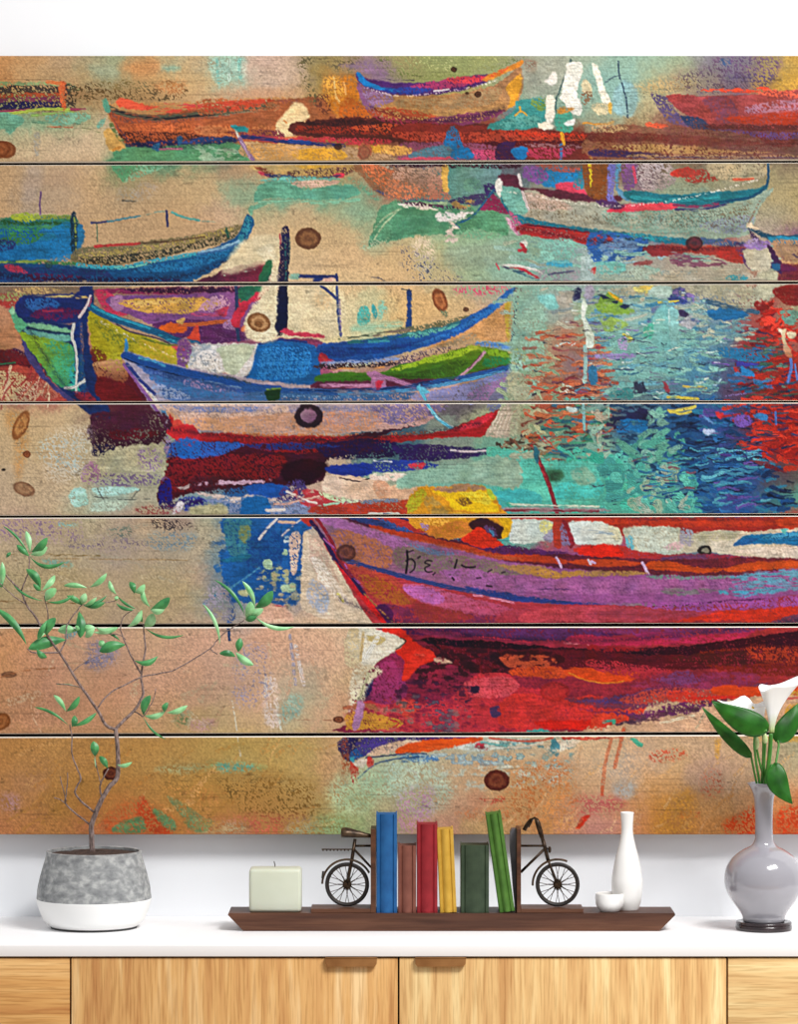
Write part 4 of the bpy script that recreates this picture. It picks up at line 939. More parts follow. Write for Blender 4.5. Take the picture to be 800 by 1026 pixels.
# knots at left
T(0,430)
P('cc8c48','20,-60 100,-60 110,60 80,190 60,180 60,60',soft=5,dry=.2,op=.55)
KNOT(21,426,7,16,25,'8c5028','c88c50',.9); KNOT(27,455,4.2,3.4,0,'6c2c18','9c5c38',.95); KNOT(24,490,11.5,7,20,'7c5038','a87c58',.8); KNOT(3.4,470.5,1.8,1.4,0,'1c1414','2c2020',1)
KNOT(0,150,11,8.5,10,'7c4020','a05c34',.9)
# ---- blue reflection
T(200,350+80)
P('2064a8','104,350 430,352 456,400 416,420 410,540 400,600 400,700 230,700 120,690 90,640 96,560 80,490 110,470',jag=2.2,c2='1c5ca4',g=(100,350,400,700))
P('3c8094','104,350 200,352 200,440 180,520 110,480',dry=.15)
P('1a4c90','200,420 330,420 320,560 200,600',dry=.45)
P('7c8c60','160,390 200,392 200,460 160,440',kind='f',dry=.4)
P('206c8c','90,520 200,500 180,530 100,530',dry=.1)
P('e0c0b0','360,430 400,420 400,480 384,580 366,560',dry=.15); P('d0e0e0','340,430 370,436 360,450 340,450',kind='f',dry=.2)
for q in ('336,480 350,484 350,504 334,500','258,526 290,524 292,556 262,560','330,630 384,620 380,650 334,652'): P('a8c8a8',q)
P('98a888','260,560 350,560 360,600 340,620 260,600',kind='f',dry=.35)
P('b0b894','160,650 200,644 196,668 164,670'); S('b8a080','290,680 350,690',2.4,kind='f',dry=.3)
SPK('c0b490','230,560 400,580 400,700 220,690',.28,kind='f')
S('4c94c0','30,690 120,640 240,556',1.6,dry=.15); S('4080a8','20,700 90,650',3,dry=.3)
S('e8d4cc','310,360 280,390 240,440',2.4,dry=.15); S('dcc4c0','410,360 360,400 330,430',1.4,dry=.3)
S('e0b098','320,372 380,376',2.6)
P('3c5c94','130,680 140,760 110,780 110,720',dry=.4,soft=2); 
P('9c94a0','30,640 110,620 120,760 60,760 20,720',soft=4,dry=.35)
P('2c68a0','60,550 80,544 90,570 70,576'); SPK('306094','60,440 120,440 110,500 60,490',.4,kind='f')
P('e0cab0','414,424 440,420 500,480 560,560 620,640 720,770 560,770 440,740 404,700 410,560',c2='dcc8b0',g=(400,400,700,770),jag=1)
P('c8a894','440,430 480,450 540,560 560,660 500,640 450,540',dry=.35)
P('ecdccc','450,516 480,520 540,600 600,700 560,690 480,600',dry=.15); P('a8b0c0','460,600 520,660 500,740 440,700 430,640',soft=2,dry=.35)
S('dcd070','556,660 576,690',2.4,dry=.2)
P('e0b49c','230,700 330,710 380,770 260,770',soft=2); S('b83c48','300,706 350,714',1.6,dry=.2)
S('403c50','0,0 0,0.1',.1)
# ---- broken water, right
T(0,0,1)
HA('8cb0a0 98b8a8 7ca898 a0a890 88a8b0','505,242 800,245 800,284 505,284',60,18,4,seed=10)
HA('94b8a4 84a898 a8a490 8c9c9c','500,288 690,288 690,330 505,330',70,16,4,seed=11)
P('8cb09c','515,290 545,295 545,380 530,400 510,400 512,350',soft=3,dry=.2)
HA('5c94a8 88b0ac a8b0a0 7ca4a4 606c94 3c7894','590,290 760,290 745,340 590,340',120,15,3,seed=12)
HA('74a8a0 6ca8a4 84b4a8 7cb0a8 6098a8 78a89c','590,330 730,330 720,398 590,398',160,16,4,seed=13)
HA('3c4c60 344868 5c5070 7c68a0 2c5c78','590,320 740,330 740,400 590,400',70,13,1.5,seed=14,dry=.25)
HA('b86040 c06844 a04c38 c87850 b4785c 8c5c50','535,330 610,340 612,400 530,420 520,380',110,14,3.6,seed=15)
HA('88a888 98ac88 a8a880 7c9c80','510,350 570,350 560,470 505,470',60,9,4,seed=16,av=1)
HA('c05030 b44c34 cc6040 5c2c28 3c3040 7c4034','520,380 610,380 612,440 530,450 520,420',90,10,3,seed=17,av=.6)
HA('9cac88 b0a884 8c9c78','505,380 545,380 545,480 505,480',26,9,5,seed=18,av=1.3)
HA('3c6c8c 2c5c84 5490a8 6c5c80 404060','590,350 605,350 610,480 580,400',20,13,3,seed=19)
HA('a03c38 8c3c48 b85840 704050','560,320 600,325 612,390 560,400',26,12,2.4,seed=20)
HA('2c6480 30746c 3c8c6c 285060 a85434 c07048','550,405 612,402 612,462 545,470',55,18,3.6,seed=21)
HA('7ca494 8cb09c 6c8c88 a8a08c','590,402 614,402 614,470 596,470',26,12,6,seed=22,av=1.4)
HA('38a890 48b49c 50ac90 3c9c90 58b8a8','500,450 640,455 640,514 505,514',70,20,8,seed=23,av=.8)
HA('1c3c5c 203454 2c5478 182c48 402c4c','612,402 700,402 700,470 640,480 614,440',120,11,2.8,seed=24,av=.35)
HA('5ca08c 6cac98 489484 7cb0a0','640,410 680,412 690,460 660,500 620,470',50,14,6,seed=25,av=1)
HA('1c4c84 205890 18406c 2c68a0 183058 2c7898','680,400 770,400 775,470 800,516 680,516 690,450',230,15,4,seed=26,av=.4)
HA('142848 1c2038 101c38','690,405 790,420 795,510 690,500',70,12,2,seed=27,av=.3)
HA('4c3c84 5c4c94 3c4c8c 706090','700,405 765,405 770,510 730,510',40,15,3,seed=28)
HA('3c80a0 4c98b0 5ca8b8','690,440 760,450 770,510 690,500',40,13,2.6,seed=29)
HA('a8241c c02c1c 8c1c1c b83420 701c28','765,310 824,310 824,480 775,470 755,430 745,370',260,13,4.4,seed=30,av=.7)
HA('c83424 d03c28 a42820','720,395 800,400 824,400 824,450 750,450',60,16,3.4,seed=31)
HA('1c2c4c 243c64 3c2c50 20485c','740,330 800,340 800,460 745,450',70,13,2.2,seed=32)
HA('d43c2c e04030','765,300 790,300 795,350 770,345',22,9,4,seed=33,av=1.2)
HA('2c68a0 3474a8 206088','735,340 775,345 770,390 735,400',28,12,3.4,seed=34)
HA('5c7c70 3c5c50 4c3c34 8c2c24','745,330 790,340 800,400 750,400',50,10,2.4,seed=35)
HA('7c9c98 a0b0a0 b8b8a0 688c90','690,305 760,310 760,340 700,345',50,11,3,seed=36,av=.6)
HA('40908c 48a094 58b0a0','600,460 700,480 700,514 600,514',60,10,8,seed=37,av=1.5)
HA('90a890 a0b0a0 5cb0a0','640,470 690,470 690,514 620,514',24,8,7,seed=38,av=1.5)
HA('3c8cb0 2c6890 183c6c 7c4c58','640,455 690,450 700,500 650,505',40,12,2,seed=39)
T(600,240)
P('a09c84','100,190 700,180 640,260 540,280 380,230 100,220',jag=2,soft=2,dry=.1)
P('a8a48c','640,130 720,130 700,230 640,250',soft=2)
S('3c5c74','440,250 560,280 640,290',5,dry=.1); P('20689c','440,284 560,280 600,300 560,320 460,320',jag=1.6)
P('286c94','480,430 600,440 690,470 640,490 500,470',dry=.2); S('4c3c80','520,484 640,500',2,dry=.2); S('7054a0','440,490 520,500',2.2,dry=.3)
P('384880','280,200 340,196 380,240 340,260 280,240',kind='f',dry=.2)
P('8470ac','280,210 360,200 380,250',kind='f',dry=.5)
P('403458','320,280 350,284 360,310 330,306')
P('a4a8b0','350,310 400,320 370,360 330,340',kind='f',dry=.3)
P('74b0ac','240,270 290,280 290,430 240,430 200,380',soft=2); P('84b8b4','280,280 320,290 320,410 290,420',soft=1,var=.1)
S('c0d8d0','284,280 284,330',1,dry=.2)
P('7ca040','0,230 70,220 100,260 150,290 80,300 0,290',jag=2,dry=.1,kind='f'); P('8cac58','0,310 80,320 120,340 40,370',dry=.3,kind='f')
P('e0ac28','40,214 60,220 92,240 96,250 70,244')
P('c8c070','140,190 220,186 210,210 160,214',dry=.1); P('dcc060','160,190 210,188 200,206',dry=.2)
P('a8c4bc','220,190 290,190 280,230 200,220'); S('c8b848','240,252 320,246',1.8,dry=.2); S('1c2c44','0,214 40,240 70,250',4,dry=.2)
P('24304c','80,262 140,260 110,280',kind='f',dry=.2)
P('9c90b0','80,400 120,390 120,440 90,440',dry=.3); P('8c80b0','0,460 140,456 130,476 0,480',dry=.2)
P('a0b46c','120,380 140,400 120,410'); S('c8b850','100,380 130,396',2)
P('48a894','180,360 220,340 210,400 180,390',dry=.2)
S('384c68','60,520 140,522',1.8,dry=.3); S('5c5c90','120,460 240,452',1.8,dry=.3); 
P('30384c','140,570 190,580 180,620 150,610',jag=2); P('8c3c48','260,570 290,590 280,620 270,600',jag=2)
P('3c7c7c','60,600 140,600 130,640 50,630',jag=2,dry=.2)
P('28284c','100,680 200,680 200,750 60,750 60,700',jag=3,dry=.15,kind='f'); P('2070a8','90,720 200,730 180,770 80,770',kind='f',dry=.2)
S('c8b848','280,632 340,634 400,640',3,dry=.1); S('d4c458','290,690 350,680 388,670',3); S('c4b44c','280,684 330,698 370,690',2.4)
S('c8b04c','340,590 400,590 430,596',2.4,dry=.3)
P('7050a0','540,710 600,700 610,740 560,750',jag=2,dry=.1); P('3c3c94','560,490 640,500 560,510')
P('2c80bc','570,510 610,520 624,550 580,540'); P('3878b0','620,700 670,700 680,730 640,720'); P('a8b8d8','430,760 470,766 440,784 420,776')
P('5c88b8','420,700 470,740 440,730'); S('a0c0d0','490,560 460,590',2,dry=.2)
P('cc3830','540,510 560,520 552,530'); P('c83c30','610,630 660,630 640,644'); P('c43438','470,690 500,700 490,720')
P('8c8c9c','0,0 0,0 0,1') if 0 else None
# red drips and white splash right
P('ccb894','736,370 756,360 750,400 760,430 740,420'); P('ccb498','740,420 770,440 772,480 748,460',c2='b86040',g=(740,420,770,480))
P('d8d0b8','720,360 740,362 736,384'); P('ccc0a0','760,370 790,376 780,400 764,396')
S('5870b0','770,480 772,520 760,570',3); S('5878b8','788,500 796,560',2); S('4868a8','710,694 712,740',3,taper=.5)
P('a8a484','780,260 860,270 860,330 790,300',dry=.2,kind='f'); P('6c9484','730,290 800,290 820,330 760,340',dry=.2,kind='f')
P('88201c','710,190 900,190 900,260 780,270 720,240',dry=.02,c2='70242c',g=(700,0,900,0))
P('8c2420','640,236 700,240 690,280 640,280',jag=3,kind='f',dry=.3)
P('b0ac90','650,140 716,128 712,170 706,170 690,220 670,240 650,230 640,200',jag=.8)
# row between gap 1.. under boat 5
P('2c5c9c','-30,-30 160,-10 200,10 180,60 60,90 -30,80',dry=.25,kind='f')
P('6484a8','20,0 160,10 120,60 20,60',dry=.4,kind='h'); S('7ca8a0','70,48 120,60 220,52',4,dry=.1);S('8cb0a8','160,20 240,26',2.4,dry=.2)
P('8c3034','180,30 260,20 360,40 320,60 240,70 190,50',kind='h',dry=.15); P('9c3830','390,50 460,26 570,30 590,70 560,100 480,70',kind='h',dry=.1)
P('a83028','460,40 560,36 580,80 500,70',dry=.2); P('8c5050','150,90 210,84 210,100 150,104')
P('7c4c60','300,60 440,70 520,100 420,110 300,100',dry=.35,kind='h'); P('4c5c84','380,-10 580,10 560,24 420,20',dry=.2)
P('5c3c64','550,10 590,30 610,120 560,60',dry=.2,kind='f')
P('98a898','0,100 160,110 240,130 240,160 0,160',soft=2,dry=.25); P('a49c88','240,130 420,120 560,120 640,150 640,165 240,165',soft=2,dry=.1)
P('6cb0a8','0,90 100,96 100,130 40,140 0,130',kind='f',dry=.25); P('3c8c94','510,150 580,140 600,160 520,166',dry=.2)
P('b4ac94','590,40 680,36 696,60 690,110 670,124 620,120 596,100 584,60')
P('8c70a8','590,10 680,8 680,36 600,40',dry=.1); P('a890b8','600,0 640,0 610,30',dry=.2)
P('3c2048','676,20 700,40 740,110 724,120 690,60'); P('24587c','700,90 740,110 720,124 700,110')
P('a88464','700,0 860,20 860,100 800,96 740,80',dry=.2); P('6c2838','740,100 860,110 860,165 720,165 740,130',dry=.05); P('5c2048','740,100 800,120 740,130')
S('3c2c50','780,60 830,90',2,dry=.2)
KNOT(696,244,8.5,7.5,0,'3c1c20','6c2428',.8)
T(400,240)
P('84a490','480,0 560,0 580,60 520,80 470,60',soft=2,dry=.2); P('7cb0a0','560,10 700,0 700,80 600,90',soft=2,dry=.3)
S('ac3440','480,44 510,40',3,dry=.1); P('e0dcd0','486,6 510,4 516,24 490,30',kind='f'); P('b83038','484,14 500,16 510,50 500,50')
P('b82838','440,110 500,108 530,130 566,154 540,150 500,124'); S('e0d4cc','400,104 470,104 540,120 570,136',2,dry=.1); S('c04050','390,96 400,120',1.4)
S('403058','396,100 460,124 500,128',1.8,dry=.2); S('406878','460,126 560,160',2,dry=.3)
P('4098b0','590,100 620,84 680,86 696,108 640,110',dry=.05); P('6cb4b8','600,86 680,84 670,96'); P('908c90','560,120 720,124 700,170 570,160',soft=2,dry=.3)
S('505070','600,140 700,126',2,dry=.3); P('b83c38','762,120 790,110 780,140')
P('a0b4b0','736,40 770,60 776,180 736,180',soft=2,dry=.1); P('9c98ac','750,190 780,190 776,240 744,240',soft=2)
P('c4d0c0','736,240 756,270 748,310 776,370 784,420 756,430 744,370 730,300',soft=.8); P('dce4d8','740,260 750,300 742,320 766,380 752,360 734,310')
S('94b8b4','746,430 748,500 744,570',4,dry=.1); P('3478a4','760,510 790,510 796,570 764,580'); S('80b0b0','740,660 742,760',3,dry=.15)
P('2c2c50','690,210 720,190 730,230 700,244',kind='f',dry=.15); P('383c60','686,200 700,230 720,240 690,240',kind='f',dry=.3)
P('c4d8d4','670,670 710,676 714,690 680,690'); P('64b8a8','660,640 720,636 700,656',dry=.1)
P('80c0b8','560,220 620,220 640,270 600,280 560,240',soft=2); P('a8a090','640,220 700,210 680,270 640,260',soft=2)
P('b8a894','350,770 390,720 430,660 480,664 470,740 440,790 360,790',dry=.02,c2='b0a090',g=(350,0,480,0)); 
for k in range(5): S('d0c0ac','%d,770 %d,670'%(364+k*16,412+k*13),1.4,dry=.25)
P('a0a488','430,560 480,530 520,600 490,700 470,790 440,790 450,690',soft=2,dry=.2)
# teal water left of the mast and mast
T(400,430)
P('84b09c','0,200 60,170 200,150 300,130 400,100 480,110 500,180 480,240 400,230 340,220 200,210 80,230 0,240',soft=1.5,c2='90a890',g=(0,0,500,0))
P('58b8a4','370,90 420,76 480,90 540,70 560,120 700,130 800,150 800,320 560,320 480,290 400,280 380,250 480,230 500,190 470,120 400,110',jag=2.6,dry=.05)
P('44b0b0','390,250 480,240 560,260 560,300 430,290 400,270'); P('48b8b0','640,220 800,200 800,270 640,280',dry=.2)
P('9ca48c','440,100 520,90 560,60 600,30 640,60 560,110 470,120',kind='f',dry=.15)
P('7ca890','690,170 740,150 790,190 780,220 720,224',soft=2,dry=.1); P('3c6c50','580,170 640,160 660,190 620,212 590,200',soft=2)
P('34503c','600,180 640,174 640,200 610,204',dry=.2)
HA('5c3c30 3c3028 7c5440 8c7860','380,60 560,20 560,90 440,90',30,30/4,2.4,seed=41,av=1)
HA('a8342c 5c9c78 3c3430 8c6c4c b8643c','500,20 640,20 640,90 560,100',24,8,2.6,seed=42,av=.8)
S('802430','552,108 580,170 610,250 630,320 650,400 690,470',4,jag=.5); S('c04048','556,120 600,230',1.2,dry=.2); P('2c6878','540,70 560,80 560,130 546,130')
S('d0d8c0','440,300 560,306 800,310',2,dry=.2); P('a08c90','400,314 800,318 800,330 400,330',soft=1.5); S('782434','420,326 620,326 800,330',2.4,dry=.15)
P('e4d6b4','252,246 282,250 280,290 276,340 252,342 247,330 262,300 256,280') if 0 else None
# ---- the red boat
P('b0342c','-400,345 -340,350 0,352 400,352 1200,352 1700,352 1700,420 1200,420 800,430 300,420 -300,400',dry=0,c2='9c2c24',g=(0,0,1700,0))
P('b83820','700,366 1200,350 1500,370 1460,390 1000,390 800,384',dry=.1); P('c04020','1506,370 1560,352 1700,360 1700,400 1560,400')
P('7c2c2c','820,350 1200,350 1500,354 1500,362 1000,366',dry=.3)
P('c8d4d0','444,370 470,362 600,366 624,392 600,440 540,458 460,460 440,430',c2='b8c4b8',g=(444,0,624,0)); P('ccc880','570,370 624,380 610,410 570,420',dry=.2)
P('8c889c','580,420 620,400 630,440 590,450',kind='f',dry=.2)
P('ccd4d0','676,380 700,368 800,372 850,390 880,400 896,450 860,470 720,460 700,430',c2='c4c8b8',g=(676,0,896,0)); P('d0ccac','840,390 880,400 890,440 860,440',dry=.15)
S('98a8b0','720,404 860,420',3,dry=.4)
P('a83828','620,370 650,380 650,470 624,470'); P('8c2430','654,360 676,380 696,420 706,460 686,460 664,410')
P('7c6c90','650,380 664,400 690,460 650,460',dry=.2)
P('c0bca4','904,394 1000,388 1120,396 1140,420 1300,404 1400,412 1560,400 1700,400 1700,510 1500,520 1360,510 1240,490 1100,500 980,500 920,470 904,430',c2='ccb8a0',g=(904,0,1700,0))
P('c4ccbc','930,400 1100,396 1120,440 1130,490 1000,500 950,470',dry=.1); P('60a8b8','906,430 940,430 940,490 916,480',dry=.15); P('c8a8ac','1060,470 1140,450 1130,480 1080,486',dry=.3)
P('9c98a4','1130,400 1180,410 1170,470 1130,460',dry=.2); P('b0a888','1180,420 1340,412 1340,440 1200,450',dry=.3)
P('1c6c9c','1340,466 1400,424 1500,420 1600,408 1700,400 1700,464 1500,460 1400,462',jag=.8); P('20588c','1340,466 1380,440 1440,436 1400,460'); P('3c8cb0','1460,430 1600,410 1600,430 1480,440',dry=.2)
P('dcc8b4','1360,484 1500,470 1700,468 1700,500 1500,516 1380,500'); P('5cb0a8','1530,404 1560,400 1550,420')
T(0,0,1)
P('2c2424',np.array([[706.5+7.2*math.cos(t),551+5.8*math.sin(t)] for t in a_]),soft=.8)
P('8c8470',np.array([[706.5+4*math.cos(t),551+2.8*math.sin(t)] for t in a_]),soft=.8)
T(400,430)
P('c83428','700,480 780,460 900,470 960,490 1100,500 1300,500 1300,520 900,520 760,510',dry=.05,c2='902c38',g=(700,0,1300,0)); P('e02818','720,480 800,462 880,480 896,510 760,510')
P('6c3c60','1060,510 1300,500 1400,516 1700,520 1700,530 1300,534 1100,530',dry=.1)
P('9c3044','1240,500 1500,520 1700,512 1700,530 1300,530',dry=.3)
# rim stripe
P('441c38','-340,350 -240,350 0,400 200,440 440,480 660,500 1000,520 1700,520 1700,580 1500,584 1000,590 800,580 660,560 300,520 0,450 -260,370',dry=0,c2='7c2830',g=(-300,0,1700,0))
P('b03c20','-120,380 0,400 200,450 400,490 520,500 660,520 660,540 500,530 300,510 100,470 -60,430',jag=.6); P('a84c2c','60,440 300,490 500,520 400,524 200,490',dry=.2)
P('c04420','676,530 760,520 900,526 980,540 900,550 760,548',jag=.6); P('c04818','1010,530 1100,530 1180,550 1300,560 1240,574 1000,560'); P('c44c1c','1300,560 1420,534 1600,524 1700,520 1700,556 1500,562 1340,572')
P('542458','240,440 440,470 640,490 660,500 400,500',dry=.1); P('342c58','200,430 400,462 500,476 300,460',dry=.3)
P('2c3c74','-200,352 -100,362 40,410 -40,400 -160,370'); P('34508c','-100,350 -40,370 60,410 -20,400',dry=.2); S('1c3464','-60,340 100,380 200,420',2,dry=.2)
S('c8a8d0','630,514 640,530 650,554',2.4); S('c8a8d0','772,530 784,536',2.4); S('d0b0d8','976,536 990,560 1000,584',3); S('d8c8e0','760,524 768,540',2)
# plank stripe
P('8c6478','-340,350 -240,350 -160,380 0,430 240,486 440,530 660,558 1000,582 1300,590 1700,560 1700,690 1400,700 1000,700 700,690 560,680 300,650 100,610 -60,570 -240,520 -300,430',c2='94508c',g=(-300,0,700,0))
P('a0649c','-340,352 -250,352 -100,410 0,440 60,500 -100,450 -240,400',dry=.05)
P('a8684c','-250,400 -100,440 -20,500 -60,560 -200,520 -280,450',dry=.25)
P('786860','0,470 200,500 420,540 500,580 300,590 100,570 -20,540',dry=.25); P('607090','20,450 140,480 240,500 120,500',dry=.3)
P('9c5c94','160,570 300,560 500,610 600,640 400,650 240,610',dry=.2); P('a05c94','400,600 900,600 1700,590 1700,640 900,660 500,650',dry=.2)
P('a87c4c','400,546 560,550 640,570 800,568 1000,576 900,590 700,590 640,600 500,580',dry=.1); P('b88440','520,560 640,572 740,572 640,600 560,590',dry=.2)
P('6c8880','1000,584 1200,590 1400,590 1300,600 1040,600',dry=.4); P('5c90a8','1340,590 1460,580 1600,570 1600,600 1440,620 1340,610',kind='h',dry=.3,jag=2)
P('4c94b0','1280,640 1400,630 1560,640 1440,664 1290,664',kind='h',dry=.25,jag=2); SPK('5c90a8','1380,580 1640,570 1620,650 1400,650',.5,kind='h',soft=4)
P('786c74','1060,640 1280,640 1200,660 1080,664',kind='h',dry=.3); S('5c3468','560,640 700,644',1.4,dry=.3)
# lettering on the bow
T(0,0,1)
def SC_(s,w=1.7): S('1c1424',s,w,jag=.25,st=0)
SC_('408,552 408.5,562 407,574',2.2); SC_('407,562 412,560 416,564 415,570 411,573.5',1.6); SC_('409,553 414,551.5',1.4)
SC_('419,559 421,557.5',1.6);SC_('433,562 428,561.5 426,564 431,566 426,569 428,573 433,573',1.5)
SC_('458,561 456,569',2);SC_('453.5,579 455,581',2);SC_('463,566.5 468,568.5 476,568',2);SC_('489,573 493,571',1.3);SC_('503,574 506,573',1.2)
SC_('478,579 482,579',1.4);SC_('488,587 493,587.5',1.6);SC_('436,574 434,576',1.2)
T(400,430)
# blue line
S('30407c','-260,516 -200,530 -100,560 0,586 120,616 280,650 420,672 560,690 700,700',5,dry=.02); S('3454a0','300,650 420,672 520,686',4,dry=.1)
P('2c3c80','260,630 400,650 560,676 800,700 800,706 560,696 380,676',dry=.15); 
S('5c2050','700,704 900,712 1100,708 1300,690 1560,676',1.8,dry=.3)
# lower hull
P('b83840','-300,400 -240,520 -60,580 100,620 300,660 520,694 800,704 1100,710 1400,690 1700,660 1700,776 1700,900 300,900 0,860 -120,760 -240,560',jag=.6,c2='a83848',g=(-300,0,1400,0))
P('b84838','-200,540 -60,580 40,640 60,700 -60,700 -140,640',dry=.15); P('b05c28','-160,580 -60,600 0,640 40,700 -60,690 -120,650',dry=.3)
P('c86088','20,620 100,624 200,650 300,680 400,700 480,740 340,750 200,730 60,680',dry=.05,c2='b84868',g=(20,0,480,0)); P('c468b0','20,630 100,630 180,670 160,700 90,690 40,660',dry=.05)
S('e090b0','300,664 460,694',1.8,dry=.15)
P('7c2c50','-60,700 60,720 200,730 300,740 520,750 520,780 -20,780',dry=.2); P('9c3838','60,700 200,720 300,760 100,770',dry=.25); P('4c1c50','-100,720 -60,700 -20,740 -40,780 -80,760')
P('a03848','400,740 520,720 540,780 400,780',dry=.2); P('c04450','520,730 700,710 800,710 1000,720 1000,778 520,778',dry=.05,c2='b04050',g=(520,0,1000,0))
P('a03c50','800,730 1060,720 1200,740 1000,760 820,750',dry=.3)
P('d03420','1140,760 1300,730 1500,720 1700,690 1700,730 1500,770 1500,780 1100,780',dry=.02); P('6c3c58','1500,780 1560,750 1700,720 1700,780',dry=.1)
P('9c4c94','1000,690 1300,690 1560,670 1700,640 1700,690 1500,716 1200,728 1000,716',dry=.3)
# prow edge
P('b82c44','-280,446 -236,526 -176,606 -116,686 -56,766 4,834 50,860 30,872 -22,832 -100,740 -186,640 -250,540 -300,460',jag=.5,c2='e02020',g=(0,440,0,760))
S('2c2050','-352,370 -300,440 -260,510 -200,580 -140,660',4,dry=.05); S('8c2434','-330,360 -280,430 -240,520 -190,590',3.4,dry=.1)
S('9c5090','-300,440 -240,500 -200,570 -140,640',1.8,dry=.3); S('a87040','-140,660 -80,720 0,800',1.6,dry=.5)
KNOT(347,554,10,8.5,0,'3c2024','6c3c34',.78)
# yellow heap
P('d89820','30,330 40,270 90,230 160,234 260,224 340,226 360,250 380,250 400,300 440,350 446,390 430,420 400,440 340,420 260,430 200,440 120,420 60,390 40,360',c2='d08c24',g=(0,230,0,440),jag=1.6)
P('ecc018','136,250 240,250 350,250 380,290 400,330 300,330 220,320 200,290 180,270'); P('e8d038','250,252 350,256 370,300 330,300 260,270',dry=.2)
P('b8b028','40,280 90,240 110,270 70,320 36,330',dry=.1); P('a8b830','350,236 380,250 384,280 364,270')
P('b08c40','120,260 160,290 200,330 160,350 120,330 100,290',kind='f',dry=.15); P('7c5c28','230,284 270,276 290,300 260,310 240,300',dry=.1)
P('a88060','150,236 260,220 340,230 340,244 240,250 160,250',kind='f',dry=.1); P('e0b030','180,300 210,330 280,340 240,360',dry=.1)
P('cc7c30','100,390 200,370 290,380 280,430 180,440 110,420',dry=.15); P('9c7ca0','90,360 120,380 110,410 90,400',dry=.2); P('e8a840','80,360 200,360 160,390 100,380',dry=.2)
P('3c1c24','280,380 330,352 400,380 430,410 400,440 360,440 340,420 300,410'); P('5c3c60','340,390 380,390 390,430 360,420',dry=.2); P('4c7c9c','360,400 380,410 376,430',dry=.1)
P('d8a818','400,352 444,356 450,400 430,440 410,430 420,400'); 
P('d83018','250,440 290,410 320,394 350,410 400,450 412,466 340,476 280,460'); 
# ---- reflection of the red boat
T(400,620,3.636)
P('8c2444','30,24 1500,24 1500,230 1200,250 900,290 820,330 700,400 600,412 -190,412 -180,380 -180,330 -140,240 -80,160 0,120 20,60',c2='a03030',g=(0,0,1500,0),jag=1.4)
P('4c1c4c','0,30 300,30 700,34 800,60 400,80 200,60 60,60',dry=.1); P('5c2c60','260,40 700,40 700,80 400,70 260,60',dry=.2); P('8c2c50','60,40 220,50 200,70 100,60',dry=.2)
S('c83048','270,66 340,70 480,84',1.6,dry=.2); S('d8707c','600,88 660,90 696,76 690,94',2,dry=.1)
P('b8284c','640,60 900,70 1100,60 1300,40 1200,80 900,96 640,90',dry=.15); P('7c3060','660,30 1300,30 1240,50 900,60',dry=.2); P('9c2c60','880,50 1080,56 1000,76 880,70',dry=.2)
P('1c0c1c','100,70 300,80 500,96 700,110 1000,100 1200,80 1500,40 1500,90 1300,120 1000,150 800,170 500,130 300,110 100,90',c2='3c0c1c',g=(300,0,1300,0),dry=.03)
P('5c1420','100,96 350,110 600,110 900,130 1200,130 1500,100 1500,170 1200,180 900,190 700,180 500,190 300,200 160,150',dry=.1)
P('3c1018','360,120 560,120 600,160 420,180 340,150',dry=.15,kind='f'); SPK('2c1420','60,120 360,110 400,200 200,260 60,240',.5,kind='f')
P('8c1c24','700,96 900,110 820,120 700,116',dry=.3); P('7c2418','1100,120 1500,110 1500,200 1200,200',dry=.3); P('4c1c1c','1000,140 1500,100 1500,140 1200,170',dry=.3)
P('a83820','1280,100 1500,110 1500,160 1300,150',soft=3,dry=.45)
P('c84820','400,186 460,176 560,172 620,190 600,214 500,214 420,206',dry=.02); P('b84c30','370,140 420,130 560,140 560,172 420,180 380,160',kind='f',dry=.3)
P('d84818','600,186 640,176 720,182 830,190 880,200 840,228 760,236 680,224 620,206'); S('e08428','620,196 680,224 760,234 820,228',1.2,dry=.1)
P('c84828','820,180 900,180 960,190 880,200',dry=.4)
P('c83c48','-180,300 -100,300 0,290 60,310 180,290 230,240 300,200 400,200 460,250 600,260 600,340 560,400 500,412 -60,412 -60,380 -140,360',dry=.12,c2='c4303c',g=(0,0,500,0),kind='f')
P('cc3430','380,290 480,270 600,290 720,280 860,310 800,370 700,390 400,400 360,340',jag=1.5,dry=.03); P('d8483c','0,300 60,300 70,340 20,360',dry=.2,kind='f')
P('d44c58','240,230 380,210 440,240 400,280 290,290 250,260',dry=.1)
P('d82418','500,372 640,370 800,372 760,398 560,402 510,390'); P('d84028','720,340 820,330 900,320 860,370 760,400 700,400',dry=.05)
P('70344c','600,290 700,290 860,270 1000,240 1160,260 1340,230 1300,260 1200,290 1000,300 860,330 700,320',dry=.15,jag=1.5); P('58386c','640,300 740,292 900,260 1040,210 1200,220 1160,250 1000,270 860,310',dry=.2)
P('8c3050','840,240 1100,200 1300,200 1280,240 1000,260',dry=.25); P('7c3c6c','900,210 1050,190 1100,230 1000,240',dry=.25); P('a82c38','700,150 900,170 1000,190 900,220 700,180',dry=.35); P('b84438','800,290 1000,250 1180,270 1000,300 860,310',dry=.3)
P('6c2c5c','660,330 900,340 1000,310 1180,310 1060,340 900,370 820,350',dry=.2,jag=2.4)
P('c83828','1000,260 1160,280 1300,280 1200,310 1000,300',dry=.15); P('b83850','0,0 0,0 0,1') if 0 else None
P('e04818','1136,256 1180,244 1300,246 1400,240 1500,230 1500,290 1300,292 1200,282 1150,276',jag=.9); S('d02c20','1060,290 1200,286 1320,292',2.6,dry=.2)
P('582c50','1100,300 1300,300 1300,330 1160,320',dry=.3,jag=2)
P('5c2c58','-160,250 -80,170 0,110 60,130 20,220 -60,280 -140,300',dry=.1,c2='9c2c58',g=(-160,0,0,0)); P('1c1c54','-160,300 -180,330 -130,250 -90,220 -110,280',dry=.1)
